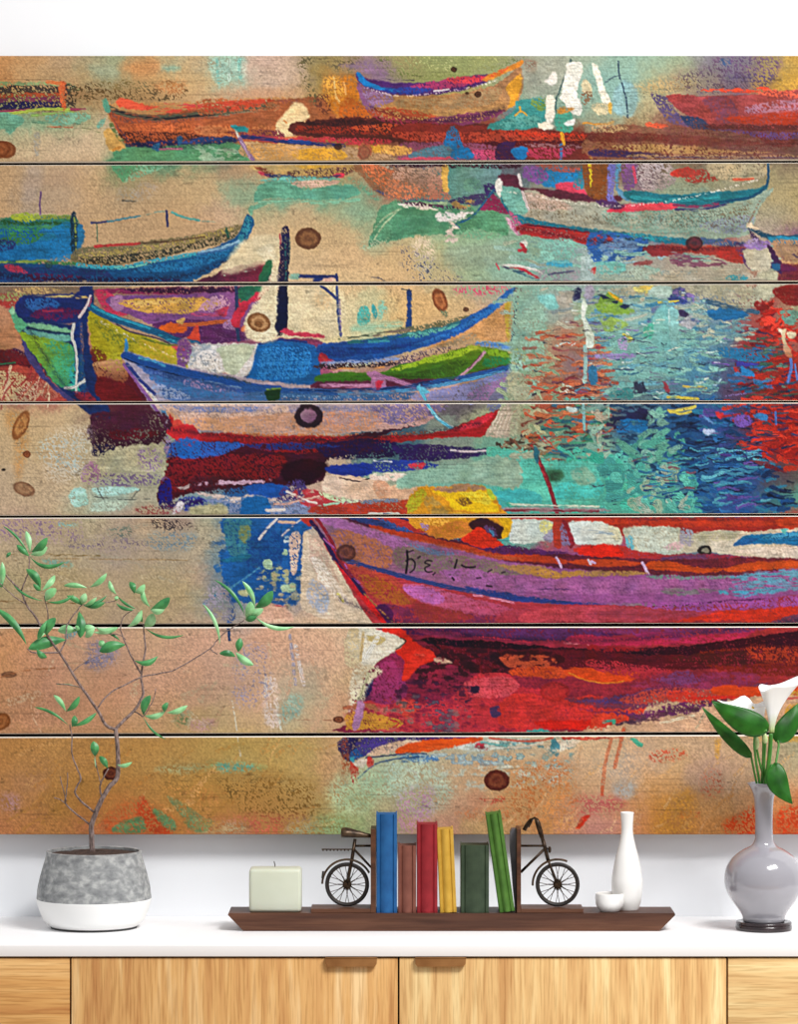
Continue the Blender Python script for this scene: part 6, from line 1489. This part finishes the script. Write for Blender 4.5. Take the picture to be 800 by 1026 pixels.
# left
bl=thing('bicycle_bookend','left bookend, dark bronze rear half of a bicycle with saddle on a wooden angle','bookend',(TXp(343,.19),.2,TZ))
BT=CAMZ-(908.6-513)/sc(BY)         # top of the little wooden base
TOPB=max(BT,TZ+.005)
MB().box(TXp(311.5),TXp(371.6),TY0+.003,TY0+.064,TZ,TOPB,bev=.0006).build('base',M_wal2,bl)
MB().box(TXp(371.6),TXp(376.8),TY0+.003,TY0+.064,TZ,CAMZ-(831-513)/sc(TY0),bev=.0006).build('upright',M_wal2,bl)
cyL=908.2-22.05
wheel(348,cyL,bl)
f=MB(); f.tube([bp(348,cyL+1,BY-.004),bp(350.3,874,BY-.004),bp(353,860,BY-.002),bp(356,840.5,BY)],[1.5*px1,1.6*px1,1.8*px1,1.7*px1],n=8)
f.tube([bp(348,cyL+1,BY+.004),bp(350.3,874,BY+.004),bp(353,860,BY+.002),bp(354,852,BY)],1.3*px1,n=8)
f.tube([bp(355,847.5),bp(372,847.5)],1.2*px1); f.tube([bp(355,851),bp(372,869)],1.2*px1)
f.build('frame',M_br,bl,smooth=True)
f=MB(); f.tube(arc(348,cyL,25.0,28,178),1.15*px1,n=8,flat=3.2); f.build('mudguard',M_br2,bl,smooth=True)
f=MB(); f.tube([bp(323.6,880),bp(324.4,873)],1.5*px1,n=8,flat=1.6); f.build('tail_light',M_tire,bl,smooth=True)
f=MB(); f.tube([bp(322.5,851,BY-.006),bp(355,851,BY-.006)],.7*px1); f.tube([bp(322.5,851,BY+.006),bp(355,851,BY+.006)],.7*px1)
for k in range(8): f.tube([bp(324+k*3.6,851.8,BY-.007),bp(324+k*3.6,851.8,BY+.007)],.9*px1)
f.tube([bp(327,852),bp(334,864)],.5*px1) if 0 else None
f.build('rack',M_br,bl)
sd=MB()
V=[];n=16;st=[(341.8,4.0,835.8),(342.8,5.6,835.0),(346,6.1,834.8),(350,5.8,835),(355,4.9,835.8),(361,3.9,836.4),(366,2.9,837.2),(370,2.6,837.6),(371.6,2.0,837.8)]
for x,r,y in st:
    wy=r*(1.5 if x<352 else 1.0)
    for k in range(n):
        a=2*math.pi*k/n; sn=math.sin(a); zz=r*(sn if sn>0 else sn*.75)
        p=bp(x,y); V.append((p.x,p.y+wy*px1*math.cos(a),p.z+zz*px1))
F=[(i*n+k,i*n+(k+1)%n,(i+1)*n+(k+1)%n,(i+1)*n+k) for i in range(len(st)-1) for k in range(n)]+[tuple(range(n)),tuple((len(st)-1)*n+k for k in range(n))]
sd.add(V,F).build('saddle',M_br2,bl,smooth=True)
# right
brr=thing('bicycle_bookend','right bookend, dark bronze front half of a bicycle with handlebar on a wooden angle','bookend',(TXp(550,.19),.2,TZ))
MB().box(TXp(522.4),TXp(585),TY0+.003,TY0+.064,TZ,TOPB,bev=.0006).build('base',M_wal2,brr)
MB().box(TXp(518.2),TXp(522.4),TY0+.003,TY0+.064,TZ,CAMZ-(831-513)/sc(TY0),bev=.0006).build('upright',M_wal2,brr)
zt=CAMZ-(833-513)/sc(TY0)
MB().prism([(TXp(517.3),TZ),(TXp(518.2),TZ),(TXp(518.2),zt+.001),(TXp(514),zt),(TXp(512.2),zt-.004),(TXp(512),zt-.03),(TXp(515),zt-.09)],TY0+.040,TY0+.062).build('inner_plate',M_plate,brr)
wheel(559,cyL,brr)
f=MB()
for sgn in (-1,1): f.tube([bp(559,cyL,BY+.004*sgn),bp(555.5,877,BY+.004*sgn),bp(551,866,BY+.003*sgn),bp(549.5,862,BY)],1.25*px1,n=8)
f.tube([bp(550,864),bp(546.5,850),bp(544,841)],1.9*px1,n=8); f.tube([bp(522,847.5),bp(545.5,847.5)],1.2*px1); f.tube([bp(522,874),bp(545.5,851)],1.4*px1)
f.build('frame',M_br,brr,smooth=True)
f=MB(); f.tube(arc(559,cyL,25.0,68,182),1.15*px1,n=8,flat=3.2); f.build('mudguard',M_br2,brr,smooth=True)
f=MB(); f.tube([bp(544,842),bp(541,832,BY),bp(537.5,821,BY-.006),bp(535.8,819.3,BY-.008)],[1.6*px1,1.4*px1,1.1*px1,1.1*px1])
f.tube(cr([bp(536,819.3,BY-.010),bp(538.2,822,BY-.016),bp(541,831,BY-.018),bp(544,841,BY-.018)],4),[1.1*px1]*3+[1.7*px1,2.3*px1,2.6*px1,2.7*px1,2.7*px1,2.7*px1,2.6*px1,2.4*px1,2.1*px1,1.8*px1],n=8)
f.tube(cr([bp(536,819.3,BY+.004),bp(532.5,821.5,BY+.016),bp(528,827,BY+.018),bp(525.4,832,BY+.018)],4),[1.1*px1]*4+[2.1*px1]*9,n=8)
f.tube([bp(536,819.3,BY-.011),bp(535.6,819.6,BY+.006)],1.1*px1); f.tube([bp(533,823,BY+.014),bp(530,829,BY+.010)],.7*px1)
f.build('handlebar',M_br,brr,smooth=True)
f=MB(); p=bp(551,851.3)
V=[];n=14
for i in range(7):
    a=math.pi*i/6; r=math.sin(a)*3.5*px1
    for k in range(n): t=2*math.pi*k/n; V.append((p.x-math.cos(a)*1.8*px1,p.y+r*math.cos(t),p.z+r*math.sin(t)))
f.add(V,[(i*n+k,i*n+(k+1)%n,(i+1)*n+(k+1)%n,(i+1)*n+k) for i in range(6) for k in range(n)]); f.tube([bp(546,849),bp(551,851)],.8*px1)
f.build('headlamp',M_br,brr,smooth=True)
# ------------------------------------------------------------------ sake bottle and cup
M_por=mat('white_porcelain','e6e4e0','ecebe8',(5,5,5),rough=.22,spec=.5,coat=.3)
def lathe_px(cx,Y,prof,n=64,name='x',m=None,parent=None,inner=True,wall=1.2,bottom=None):
    S_=sc(Y); x=(cx-400)/S_
    pr=[(r/S_,CAMZ-(y-513)/S_) for r,y in prof]
    if bottom is not None:
        dz=bottom-pr[0][1]; pr=[(r,z+dz*(1-min(1,(z-pr[0][1])/.02))) for r,z in pr]
    pr=[(.0004,pr[0][1])]+pr
    sm=[]
    P_=cr([(r,0,z) for r,z in pr[1:]],5); sm=[(pr[0][0],pr[0][1])]+[(max(p.x,.0004),p.z) for p in P_]
    if inner:
        w_=wall/S_; k=[(max(r-w_,.0004),z) for r,z in reversed(sm[1:]) if z>sm[0][1]+2*w_]
        sm=sm+[(sm[-1][0]-w_*.5,sm[-1][1]+w_*.35)]+k+[(.0004,sm[0][1]+2*w_)]
    return MB().lathe(sm,x,Y,n).build(name,m,parent,smooth=True)
bt=lathe_px(628.7,.214,[(10.0,912.2),(11.4,911.5),(14.2,902),(15.7,889),(15.2,878),(12.2,861),(8.5,847),(6.2,836),(5.8,828),(6.3,820),(6.9,814)],name='sake_bottle',m=M_por,bottom=TZ)
tag(bt,'slender white porcelain bottle with a narrow neck at the right end of the board','bottle')
cp=lathe_px(611.2,.193,[(9.0,914),(10.4,913),(13.6,907),(14.6,900),(14.2,895.2)],name='sake_cup',m=M_por,bottom=TZ)
tag(cp,'small round white porcelain cup in front of the slender bottle','cup')
# ------------------------------------------------------------------ vase
M_vase=mat('pearl_glaze','918f96','9c9aa0',(6,6,6),rough=.14,spec=.6,coat=.8)
M_stand=mat('black_lacquer','1e1214','2c1a1c',(40,40,40),rough=.25,coat=.5)
VY=.187; S_=sc(VY); vx=(765.8-400)/S_
stz=TOPZ+.0125
pr=[(.0004,TOPZ),(.0395,TOPZ),(.0435,TOPZ+.001),(.0440,TOPZ+.004),(.0435,TOPZ+.0075),(.0425,TOPZ+.0085),(.0435,TOPZ+.0095),(.0432,TOPZ+.0125),(.0420,TOPZ+.0135),(.036,TOPZ+.0135),(.035,stz),(.0004,stz)]
tag(MB().lathe(pr,vx,VY).build('vase_stand',M_stand,smooth=True,sharp=50),'round dark lacquered stand under the bulbous vase','stand')
vs=lathe_px(765.8,VY,[(19.5,925.5),(20.8,924),(22.0,918),(25.5,911),(33,901),(38.5,890),(39.6,880),(37.5,869),(31,859),(21,851.5),(13,847.5),(9.6,842),(8.9,832),(8.9,818),(9.6,804),(11.2,795),(14.2,788.5),(17.6,784.6)],n=96,name='vase',m=M_vase,bottom=stz,wall=1.3)
tag(vs,'glossy pale grey vase with a round body and long flared neck holding white calla lilies','vase')
# ------------------------------------------------------------------ calla lilies
M_stem=mat('stem_green','2c6a20','4a8a34',(60,60,20),rough=.4,spec=.5)
M_leaf=mat('calla_leaf_green','14480c','286c1a',(40,40,40),rough=.42,spec=.35)
def spathe_mat():
    m=mat('calla_white','f0f0ec','f6f6f2',(20,20,20),rough=.5,sss=.15)
    nt=m.node_tree; b=nt.nodes['Principled BSDF']; a=nt.nodes.new('ShaderNodeAttribute'); a.attribute_name='tint'; nt.links.new(a.outputs['Color'],b.inputs['Base Color']); return m
M_spa=spathe_mat()
M_spad=mat('spadix_yellow','d8b030','e8c848',(200,200,200),rough=.7,bump=.5,bs=700)
slots=[(-3,1.5),(0,3.2),(4.2,2.6),(-3.2,-1.8),(4.3,-2.6),(0,-4.2),(0,0),(1.4,-1.6)]
def stem(pts,r,slot,root,name='stem'):
    dx,dy=slots[slot]; px=1/S_
    end=[Vector((vx+dx*px*.9,VY+dy*px*.9,CAMZ-(806-513)/S_)),Vector((vx+dx*px,VY+dy*px,CAMZ-(838-513)/S_))]
    P_=cr([at(x,y,VY+d) for x,y,d in pts]+end,6)
    return MB().tube(P_,r*px,n=10).build(name,M_stem,root,smooth=True)
def spathe(base,axis_pts,name,root,rim,cup=1.0,turn=0):
    """funnel wrapped round its axis: rim(a) gives the (right, back, up) offset of the lip in photo units"""
    px=1/S_; b=Vector(base); N,Mv=48,18; V=[];T_=[]
    for j in range(Mv+1):
        t=j/Mv
        for k in range(N):
            a=2*math.pi*k/N+turn; rx,ry,rz=rim(a)
            g=.10+.90*t**1.7 if t>0 else .10
            x=rx*(g); y=ry*(g); z=rz*(t**.92)
            V.append(b+Vector((x*px,y*px,z*px)))
            q=min(1,t*2.6); T_.append((.42+.50*q,.55+.38*q,.16+.75*q,1))
    F=[(j*N+k,j*N+(k+1)%N,(j+1)*N+(k+1)%N,(j+1)*N+k) for j in range(Mv) for k in range(N)]+[tuple(range(N))]
    mb=MB().add(V,F); o=mb.build(name,M_spa,root,smooth=True)
    ca=o.data.color_attributes.new('tint','FLOAT_COLOR','POINT'); ca.data.foreach_set('color',np.array(T_,dtype=np.float32).ravel())
    sm=o.modifiers.new('thick','SOLIDIFY'); sm.thickness=.0007; sm.offset=0
    return o
G_='calla lilies in the pale vase'
# the big bloom: lip swept to the upper right, small curl at the left
fl=thing('calla_lily','large open white calla lily, the tallest bloom in the vase','flower',(vx,VY,CAMZ-(838-513)/S_),G_)
def rim1(a):
    c,s_=math.cos(a),math.sin(a)
    rx=2.5+ (30 if c>0 else 14.5)*c*(abs(c)**.15 if c else 1)
    ry=13*s_
    rz=49+6.5*max(0,c)**2-4*max(0,-c)+2.2*math.sin(3*a)-3.5*max(0,-s_)
    return rx,ry,rz
spathe(at(772.8,734,VY-.012),None,'spathe',fl,rim1)
MB().tube([at(773,726,VY-.012),at(775,706,VY-.012),at(777,694,VY-.012)],[.002,.0026,.0016],n=10).build('spadix',M_spad,fl,smooth=True)
stem([(772.8,735,-.012),(772.2,748,-.011),(770.5,766,-.008),(767.5,785,-.001)],2.2,6,fl)
f2=thing('calla_lily','smaller white calla lily opening behind the large green leaf','flower',(vx,VY,CAMZ-(838-513)/S_),G_)
def rim2(a):
    c,s_=math.cos(a),math.sin(a)
    rx=-13+ (17 if c>0 else 33)*c
    ry=9*s_
    rz=21+ (3*max(0,c)) +5*max(0,-c)**2+8*math.exp(-((a-1.72)/.26)**2) -5*max(0,-s_)+1.0*math.sin(4*a)
    return rx,ry,rz
spathe(at(764.8,727,VY+.012),None,'spathe',f2,rim2)
MB().tube([at(764,724,VY+.012),at(758,713,VY+.012),at(754,708,VY+.012)],[.0016,.002,.0012],n=8).build('spadix',M_spad,f2,smooth=True)
stem([(764.8,728,.012),(765.5,745,.010),(765,765,.006),(764,785,.008)],1.5,1,f2)
M_bud=mat('bud_green','a4bc70','d4dcb0',(30,30,60),rough=.45)
for (x0,y0,x1,y1,r,slot,d,lab) in ((758.6,751,757.2,733,3.1,7,-.016,'closed pale green calla bud between the stems, the lower and left one'),(767.4,745,766.6,733,2.8,5,-.019,'closed pale green calla bud just left of the thickest stem')):
    bd=thing('calla_bud',lab,'flower bud',(vx,VY,CAMZ-(838-513)/S_),'calla buds in the pale vase')
    px=1/S_; P_=[at(x0+(x1-x0)*t,y0+(y1-y0)*t,VY+d) for t in (0,.12,.3,.5,.7,.88,1)]
    MB().tube(P_,[r*q*px for q in (.35,.75,1,.95,.72,.4,.1)],n=12).build('bud',M_bud,bd,smooth=True)
    stem([(x0,y0-1,d),((x0+763)/2+1,765,d*.6),(763.0 if slot==3 else 767,785,.002)],1.1,slot,bd)
def blade(base,tip,w,bow,name,root,Yb,Yt,m,fold=.25,heart=0,N=22,side=(1,1),wave=.0):
    """leaf blade between two photo points; w half width, bow sideways bend, each half folded back"""
    b=at(base[0],base[1],Yb); t=at(tip[0],tip[1],Yt); px=1/S_; d=(t-b); L=d.length; d.normalize()
    sx=Vector((d.z,0,-d.x)).normalized(); nrm=sx.cross(d).normalized()
    if nrm.y>0: nrm=-nrm
    V=[];H=5
    for i in range(N+1):
        u=i/N; c=b+d*(L*u)+sx*(bow*px*4*u*(1-u))+nrm*(.006*math.sin(math.pi*u))
        prof=(math.sin(math.pi*u**(.62 if heart else 1.25))**(.85 if heart else .72)) if 0<u<1 else 0
        for k in range(-H,H+1):
            q=k/H; ww=w*px*prof*(side[1] if q>0 else side[0])
            V.append(c+sx*(q*ww)-nrm*(fold*abs(q)**1.3*ww)+nrm*(wave*px*math.sin(u*9+q)*abs(q))-d*((heart*px)*abs(q)*(1-u)**3))
    n=2*H+1; F=[(i*n+k,i*n+k+1,(i+1)*n+k+1,(i+1)*n+k) for i in range(N) for k in range(n-1)]
    if root is None: return V,F
    o=MB().add(V,F).build(name,m,root,smooth=True); sm=o.modifiers.new('thick','SOLIDIFY'); sm.thickness=.0006; sm.offset=0
    return o
LS=[((769,731.5),(713.5,702.5),13.2,-3,1.0,[(769,731.5,-.037),(757,738,-.031),(757.5,760,-.016),(761.5,785,-.006)],3,'broad dark green calla leaf, the largest, pointing to the upper left',(-.037,-.040),(.95,1.0),1.3),
    ((753,758.5),(703.5,708),6.8,-1.5,.6,[(753,758,-.004),(755,768,-.002),(758.6,785,.001)],0,'long narrow green calla leaf pointing up left below the broad one',(-.004,-.008),(1,1),1.1),
    ((779,742),(803,703),11,1.5,1,[(779.4,742,.024),(780.6,748,.022),(777.5,766,.011),(774,785,.008)],2,'green calla leaf pointing up right beside the large bloom',(.024,.040),(1,1),1.2),
    ((777.5,768),(794.5,805.6),10.5,4.5,2,[(777.5,768,-.034),(773.5,766.5,-.032),(771.5,771,-.024),(771.5,785,-.012)],4,'green calla leaf drooping over the right side of the vase neck',(-.036,-.042),(1,1.05),.9)]
for base,tip,w_,bow,ht,st_,slot,lab,(ya,yb),sd_,sr in LS:
    r_=thing('calla_leaf',lab,'leaf',(vx,VY,CAMZ-(838-513)/S_),'calla leaves in the pale vase')
    blade(base,tip,w_,bow,'blade',r_,VY+ya,VY+yb,M_leaf,fold=.22,heart=ht*2,side=sd_,wave=1.3)
    stem(st_,sr,slot,r_)
# ------------------------------------------------------------------ potted plant
PYc=.216; SP=sc(PYc); pxp=1/SP
pot=thing('potted_plant','young tree with thin branches and small green leaves in a grey and white pot','potted plant',((94.2-400)/SP,PYc,TOPZ))
M_conc=mat('concrete','747678','b4b5b3',(75,75,110),rough=.9,detail=10,ramp=(.32,.70),c3='909292',dist=.3,bump=.2,bs=300)
M_pw=mat('pot_white','eeeeec','f2f2f0',(8,8,8),rough=.5)
M_soil=mat('soil','2c1f1a','4a3830',(200,200,200),rough=1,bump=1,bs=400)
M_rub=mat('pot_foot','3c3c3c','444444',(50,50,50),rough=.8)
def lz(y,Y=PYc): return CAMZ-(y-513)/sc(Y)
xc=(94.2-400)/SP
z0=TOPZ; zb=lz(929.5); z1=lz(899.6); z2=lz(852.6)
up=[(57.4,z1),(57.0,lz(895)),(55.6,lz(885)),(52.0,lz(871)),(49.0,lz(861)),(47.8,lz(856)),(47.7,z2)]
P_=cr([(r/SP,0,z) for r,z in up],5); out=[(p.x,p.z) for p in P_]
inn=[(out[-1][0]-.002,z2+.0008),(out[-1][0]-.004,z2),(out[-1][0]-.004,lz(858)),(49/SP,lz(868))]
MB().lathe(out+inn+[(.002,lz(868))],xc,PYc,96).build('pot_upper',M_conc,pot,smooth=True,sharp=60)
lo=[(44.0,TOPZ+.0035),(46.0,TOPZ+.006),(50.5,lz(921)),(55.0,lz(910)),(57.3,lz(901.5)),(57.4,z1)]
P_=cr([(r/SP,0,z) for r,z in lo],5)
MB().lathe([(.002,TOPZ+.0035)]+[(p.x,p.z) for p in P_]+[(.002,z1)],xc,PYc,96).build('pot_lower',M_pw,pot,smooth=True,sharp=60)
MB().lathe([(.002,TOPZ),(43/SP,TOPZ),(43.5/SP,TOPZ+.0036),(.002,TOPZ+.0036)],xc,PYc,64).build('pot_foot',M_rub,pot,smooth=True,sharp=50)
so=[]
V=[];F=[];NR,NA=12,48
for i in range(NR+1):
    r=i/NR*(out[-1][0]-.0045)
    for k in range(NA):
        a=2*math.pi*k/NA; h=.0052*max(0,1-(i/NR)**2)+.0012*math.sin(3*a+i)+random.random()*.0009
        V.append((xc+r*math.cos(a),PYc+r*math.sin(a),lz(856.3)+h))
F=[(i*NA+k,i*NA+(k+1)%NA,(i+1)*NA+(k+1)%NA,(i+1)*NA+k) for i in range(NR) for k in range(NA)]
MB().add(V,F).build('soil',M_soil,pot,smooth=True)
M_bark=mat('bark','54443f','94807a',(300,300,120),rough=.85,bump=.5,bs=500)
M_lf=mat('leaf_green','2c7040','4f9c5a',(60,60,60),rough=.4,spec=.4,sss=.05)
M_ll=mat('leaf_pale','74ba78','a2d8a0',(60,60,60),rough=.4,spec=.4,sss=.05)
br=MB()
def B(pts,r0,r1,jit=0):
    P_=[at(x,y,PYc+d) for x,y,d in pts]; P_=cr(P_,3); n=len(P_)
    for i in range(1,n-1): P_[i]=P_[i]+Vector((random.uniform(-.35,.35)*pxp,0,random.uniform(-.3,.3)*pxp))
    br.tube(P_,[max(.5,(r0+(r1-r0)*i/(n-1))*1.12)*pxp for i in range(n)],n=7)
B([(92.6,858,0),(92.3,840,0),(91.8,827,0),(97,812,-.002),(103,799,-.003),(111,787,-.002),(117.5,779,0),(118.6,765,.002),(118,748,.004),(116,730,.004)],2.5,1.9)
B([(115.5,731,.004),(106,726.5,.0),(97,710,-.006),(82.5,690,-.012),(72,674,-.016),(59.5,654,-.02),(46.4,635.5,-.022),(36,619,-.024),(26.3,605.7,-.024),(21,592.6,-.024),(12,583,-.02),(3.5,574,-.016)],1.5,.7)
B([(21,592.6,-.024),(25,582,-.026),(28.5,572.5,-.03),(29.5,564,-.03),(29,557,-.03)],.7,.5)
B([(26.3,605.7,-.024),(17,600,-.03),(8,592,-.034),(-4,580,-.03)],.6,.4)
B([(46.4,635.5,-.022),(48,620,-.03),(46,604,-.034),(44,597,-.034)],.6,.45)
B([(59.5,654,-.02),(46,654,-.03),(33,654,-.036),(27.5,650,-.036)],.9,.6)
B([(59.5,654,-.02),(63,648,-.01),(66,641,-.006),(67,628,0),(74,616,.006),(82,606,.01)],.9,.55)
B([(82,606,.01),(95,605,.016),(115,602,.02),(117,596,.02)],.4,.3)
B([(115.5,731,.004),(121,725,.006),(134,712.5,.014),(143,698,.02),(142.5,686,.022),(141.5,675,.022),(145.8,650,.026),(144.5,636,.028),(143.8,626,.028)],1.6,.6)
B([(141.5,675,.022),(133.4,661,.016),(127,647,.012),(121,631,.006),(124,618,.004),(134,611,.0)],.9,.4)
B([(97,710,-.006),(105,700,.0),(114,692,.006),(128,685,.014),(142,678.5,.022),(158,675,.026),(173,672,.028),(190,663,.03),(210.7,649.7,.03),(218,641,.03),(228,632,.028),(244.7,621.6,.024)],.8,.5)
B([(210.7,649.7,.03),(214,653,.03),(218,655.6,.028)],.6,.5)
B([(134,712.5,.014),(139,715,.006),(144,717.5,0),(150,708,-.004),(154,700,-.006),(156,690,-.006)],.7,.35)
B([(91.5,827,0),(80,818,.01),(66,805.6,.018),(66.5,795,.02),(67.5,785,.022)],.9,.5)
B([(66.5,803,.018),(63,790,.014),(60.5,778,.012)],.4,.25); B([(67,790,.02),(67.6,780,.024),(68,774,.024)],.4,.25)
B([(66,805.6,.018),(60,801,.02),(54,799,.02)],.3,.2)
B([(95.5,814,-.002),(85,806,-.012),(75.6,796,-.02),(77,788,-.022),(81,779.5,-.024),(76,767,-.026),(72,754.7,-.028),(72,740,-.03),(70,726,-.03)],1.0,.5)
B([(102,799,-.003),(100.5,792,-.008),(101,785,-.012),(105,777,-.014),(109,770,-.014)],.9,.5)
B([(97,770,-.014),(95,760,-.016)],.3,.2); B([(101,785,-.012),(98,772,-.014),(95,758,-.016)],.35,.3)
B([(72,674,-.016),(80,667,-.01),(91,660,-.006),(104,655,-.004)],.35,.2)
B([(82.5,690,-.012),(74,687,-.02),(56,685,-.026)],.3,.2)
B([(126,641,.01),(120,636,.008),(108,635,.004)],.35,.2)
br.build('branches',M_bark,pot,smooth=True)
lf=MB(); S_save=S_; S_=SP
def LF(bx,by,tx,ty,w,bow=0,mi=0,d0=0,d1=0):
    V,F=blade((bx,by),(tx,ty),w*.95,bow*1.5,None,None,PYc+d0,PYc+d1,None,fold=.45,N=12)
    lf.add(V,F,mi)
def Z6(*a,**k): # helper: values in the enlarged view of the upper left corner
    b=[v/5.714 for v in a[:4]]; LF(b[0],b[1]+520,b[2],b[3]+520,*a[4:],**k)
def Z7(*a,**k):
    b=[v/4.706 for v in a[:4]]; LF(b[0]+130,b[1]+560,b[2]+130,b[3]+560,*a[4:],**k)
def Z8(*a,**k):
    b=[v/3.636 for v in a[:4]]; LF(b[0],b[1]+620,b[2],b[3]+620,*a[4:],**k)
d=-.03
Z6(168,215,15,40,1.3,2.4,0,d,d+.01); Z6(170,190,148,68,3.0,1,1,d,d+.004); Z6(178,190,272,106,4.2,1.5,0,d,d-.012); Z6(175,205,272,160,4.2,1,1,d,d-.004); Z6(170,215,375,245,2.3,5,0,d,d-.014); Z6(168,215,95,148,3.0,0,0,d,d+.004)
Z6(232,400,150,285,4.4,2,0,d,d); Z6(235,412,190,372,2.4,0,0,d,d-.01); Z6(240,410,315,322,3.2,1,1,d,d+.01); Z6(260,472,322,398,4.8,-1,1,d-.004,d-.012); Z6(250,470,75,375,1.3,-2,0,d-.004,d+.01); Z6(262,470,425,430,1.8,3,0,d-.004,d)
Z6(515,390,612,310,3.0,1.4,1,.016,.01); Z6(500,395,365,382,2.8,1,1,.016,.02)
Z6(470,495,382,440,3.0,1,0,.01,0); Z6(468,490,490,425,3.8,0,1,.01,0); Z6(480,490,612,438,1.6,2,0,.01,.02); Z6(478,495,602,478,3.2,1.2,0,.01,.004); Z6(482,495,555,448,2.2,1,1,.01,.0)
Z6(5,395,12,245,3.0,1,1,-.016,-.02); Z6(35,222,62,190,1.8,0,0,-.02,-.02); Z6(0,360,14,392,2.6,0,0,-.016,-.02)
Z6(152,722,-30,510,3.8,3,0,-.034,-.02)
Z6(265,668,318,565,5.0,-1.5,0,-.024,-.03); Z6(262,655,220,690,2.0,1,1,-.024,-.03); Z6(268,580,215,690,3.0,0,0,-.03,-.034)
Z6(378,692,160,745,6.4,1.6,0,-.006,-.03); Z6(210,742,268,795,3.4,1,0,-.034,-.03)
Z6(452,528,460,682,5.2,-1,0,.01,-.002); Z6(470,640,430,612,2.6,0,1,.006,0); Z6(470,610,545,625,4.4,1.2,1,.006,0); Z6(545,620,490,680,3.6,0,1,0,.004)
Z6(445,640,330,640,4.8,1,1,.008,.012); Z6(530,650,680,620,2.8,1.2,1,.004,.01); Z6(548,618,665,620,3.2,2.6,1,.004,.0)
Z6(668,432,625,352,2.6,-1,1,.02,.02); Z6(664,480,770,520,2.0,1.5,0,.01,.0); Z6(672,440,778,515,1.5,1,0,.02,.01)
Z6(720,720,568,760,5.8,1.4,0,.012,.004); Z6(600,735,570,695,3.4,0,1,.01,.01); Z6(690,700,620,655,1.5,1,0,.01,.016); Z6(668,470,668,440,2.2,0,1,.02,.02)
Z7(22,165,0,108,3.4,1,0,.0,.004); Z7(22,158,72,120,3.6,1.5,1,.0,-.006); Z7(98,228,62,135,2.8,-2,1,.006,.0); Z7(96,240,190,182,5.0,1.6,0,.01,-.004); Z7(98,240,165,238,3.6,1.2,1,.01,.0)
Z7(75,322,112,258,5.4,1,1,.028,.01); Z7(70,322,125,288,4.4,-1,1,.028,.014); Z7(-10,320,58,240,3.4,2,1,.008,.0); Z7(70,322,258,358,1.7,4,0,.028,.02); Z7(60,300,40,250,2.4,0,0,.028,.02)
Z7(20,478,134,458,3.2,3.4,0,.016,.02)
Z7(545,272,398,98,1.9,3.6,0,.024,.03); Z7(590,230,530,104,2.8,2,1,.024,.014); Z7(590,232,676,150,5.4,1.6,0,.024,.012); Z7(550,285,572,200,5.2,1,1,.024,.008); Z7(560,275,632,235,4.0,0,1,.024,.01); Z7(590,270,778,320,2.3,4.2,1,.024,.03); Z7(545,288,600,275,3.4,0,0,.024,.01)
Z7(425,405,345,212,2.0,3,1,.03,.03)
Z7(500,462,422,446,3.4,1.4,0,.028,.02); Z7(512,440,522,372,4.0,0,0,.028,.024); Z7(500,440,585,502,4.0,1,1,.028,.012)
Z8(250,390,122,322,1.6,2.6,0,-.03,-.02); Z8(240,338,195,278,2.7,1.2,1,-.03,-.024); Z8(240,338,290,282,3.2,1.4,0,-.03,-.036); Z8(262,392,352,342,2.6,1.6,0,-.03,-.022); Z8(262,394,272,352,3.4,1,0,-.03,-.03)
Z8(346,502,340,446,4.6,.6,0,-.016,-.02); Z8(392,545,362,500,3.4,.8,0,-.014,-.016); Z8(425,530,482,522,2.2,1.6,1,.0,-.006); Z8(345,500,350,545,.5,0,1,-.016,-.014)
Z8(523,352,548,278,4.4,-1.5,0,0,-.004); Z8(525,352,602,338,3.0,2,1,0,-.01); Z8(600,342,612,304,3.0,-1,0,-.01,-.014); Z8(606,342,684,316,3.0,1.4,1,-.01,-.012); Z8(522,356,606,440,1.3,2,0,0,.004)
Z8(300,255,205,240,.8,1.4,0,-.012,-.02)
lf.build('foliage',[M_lf,M_ll],pot,smooth=True)
S_=S_save
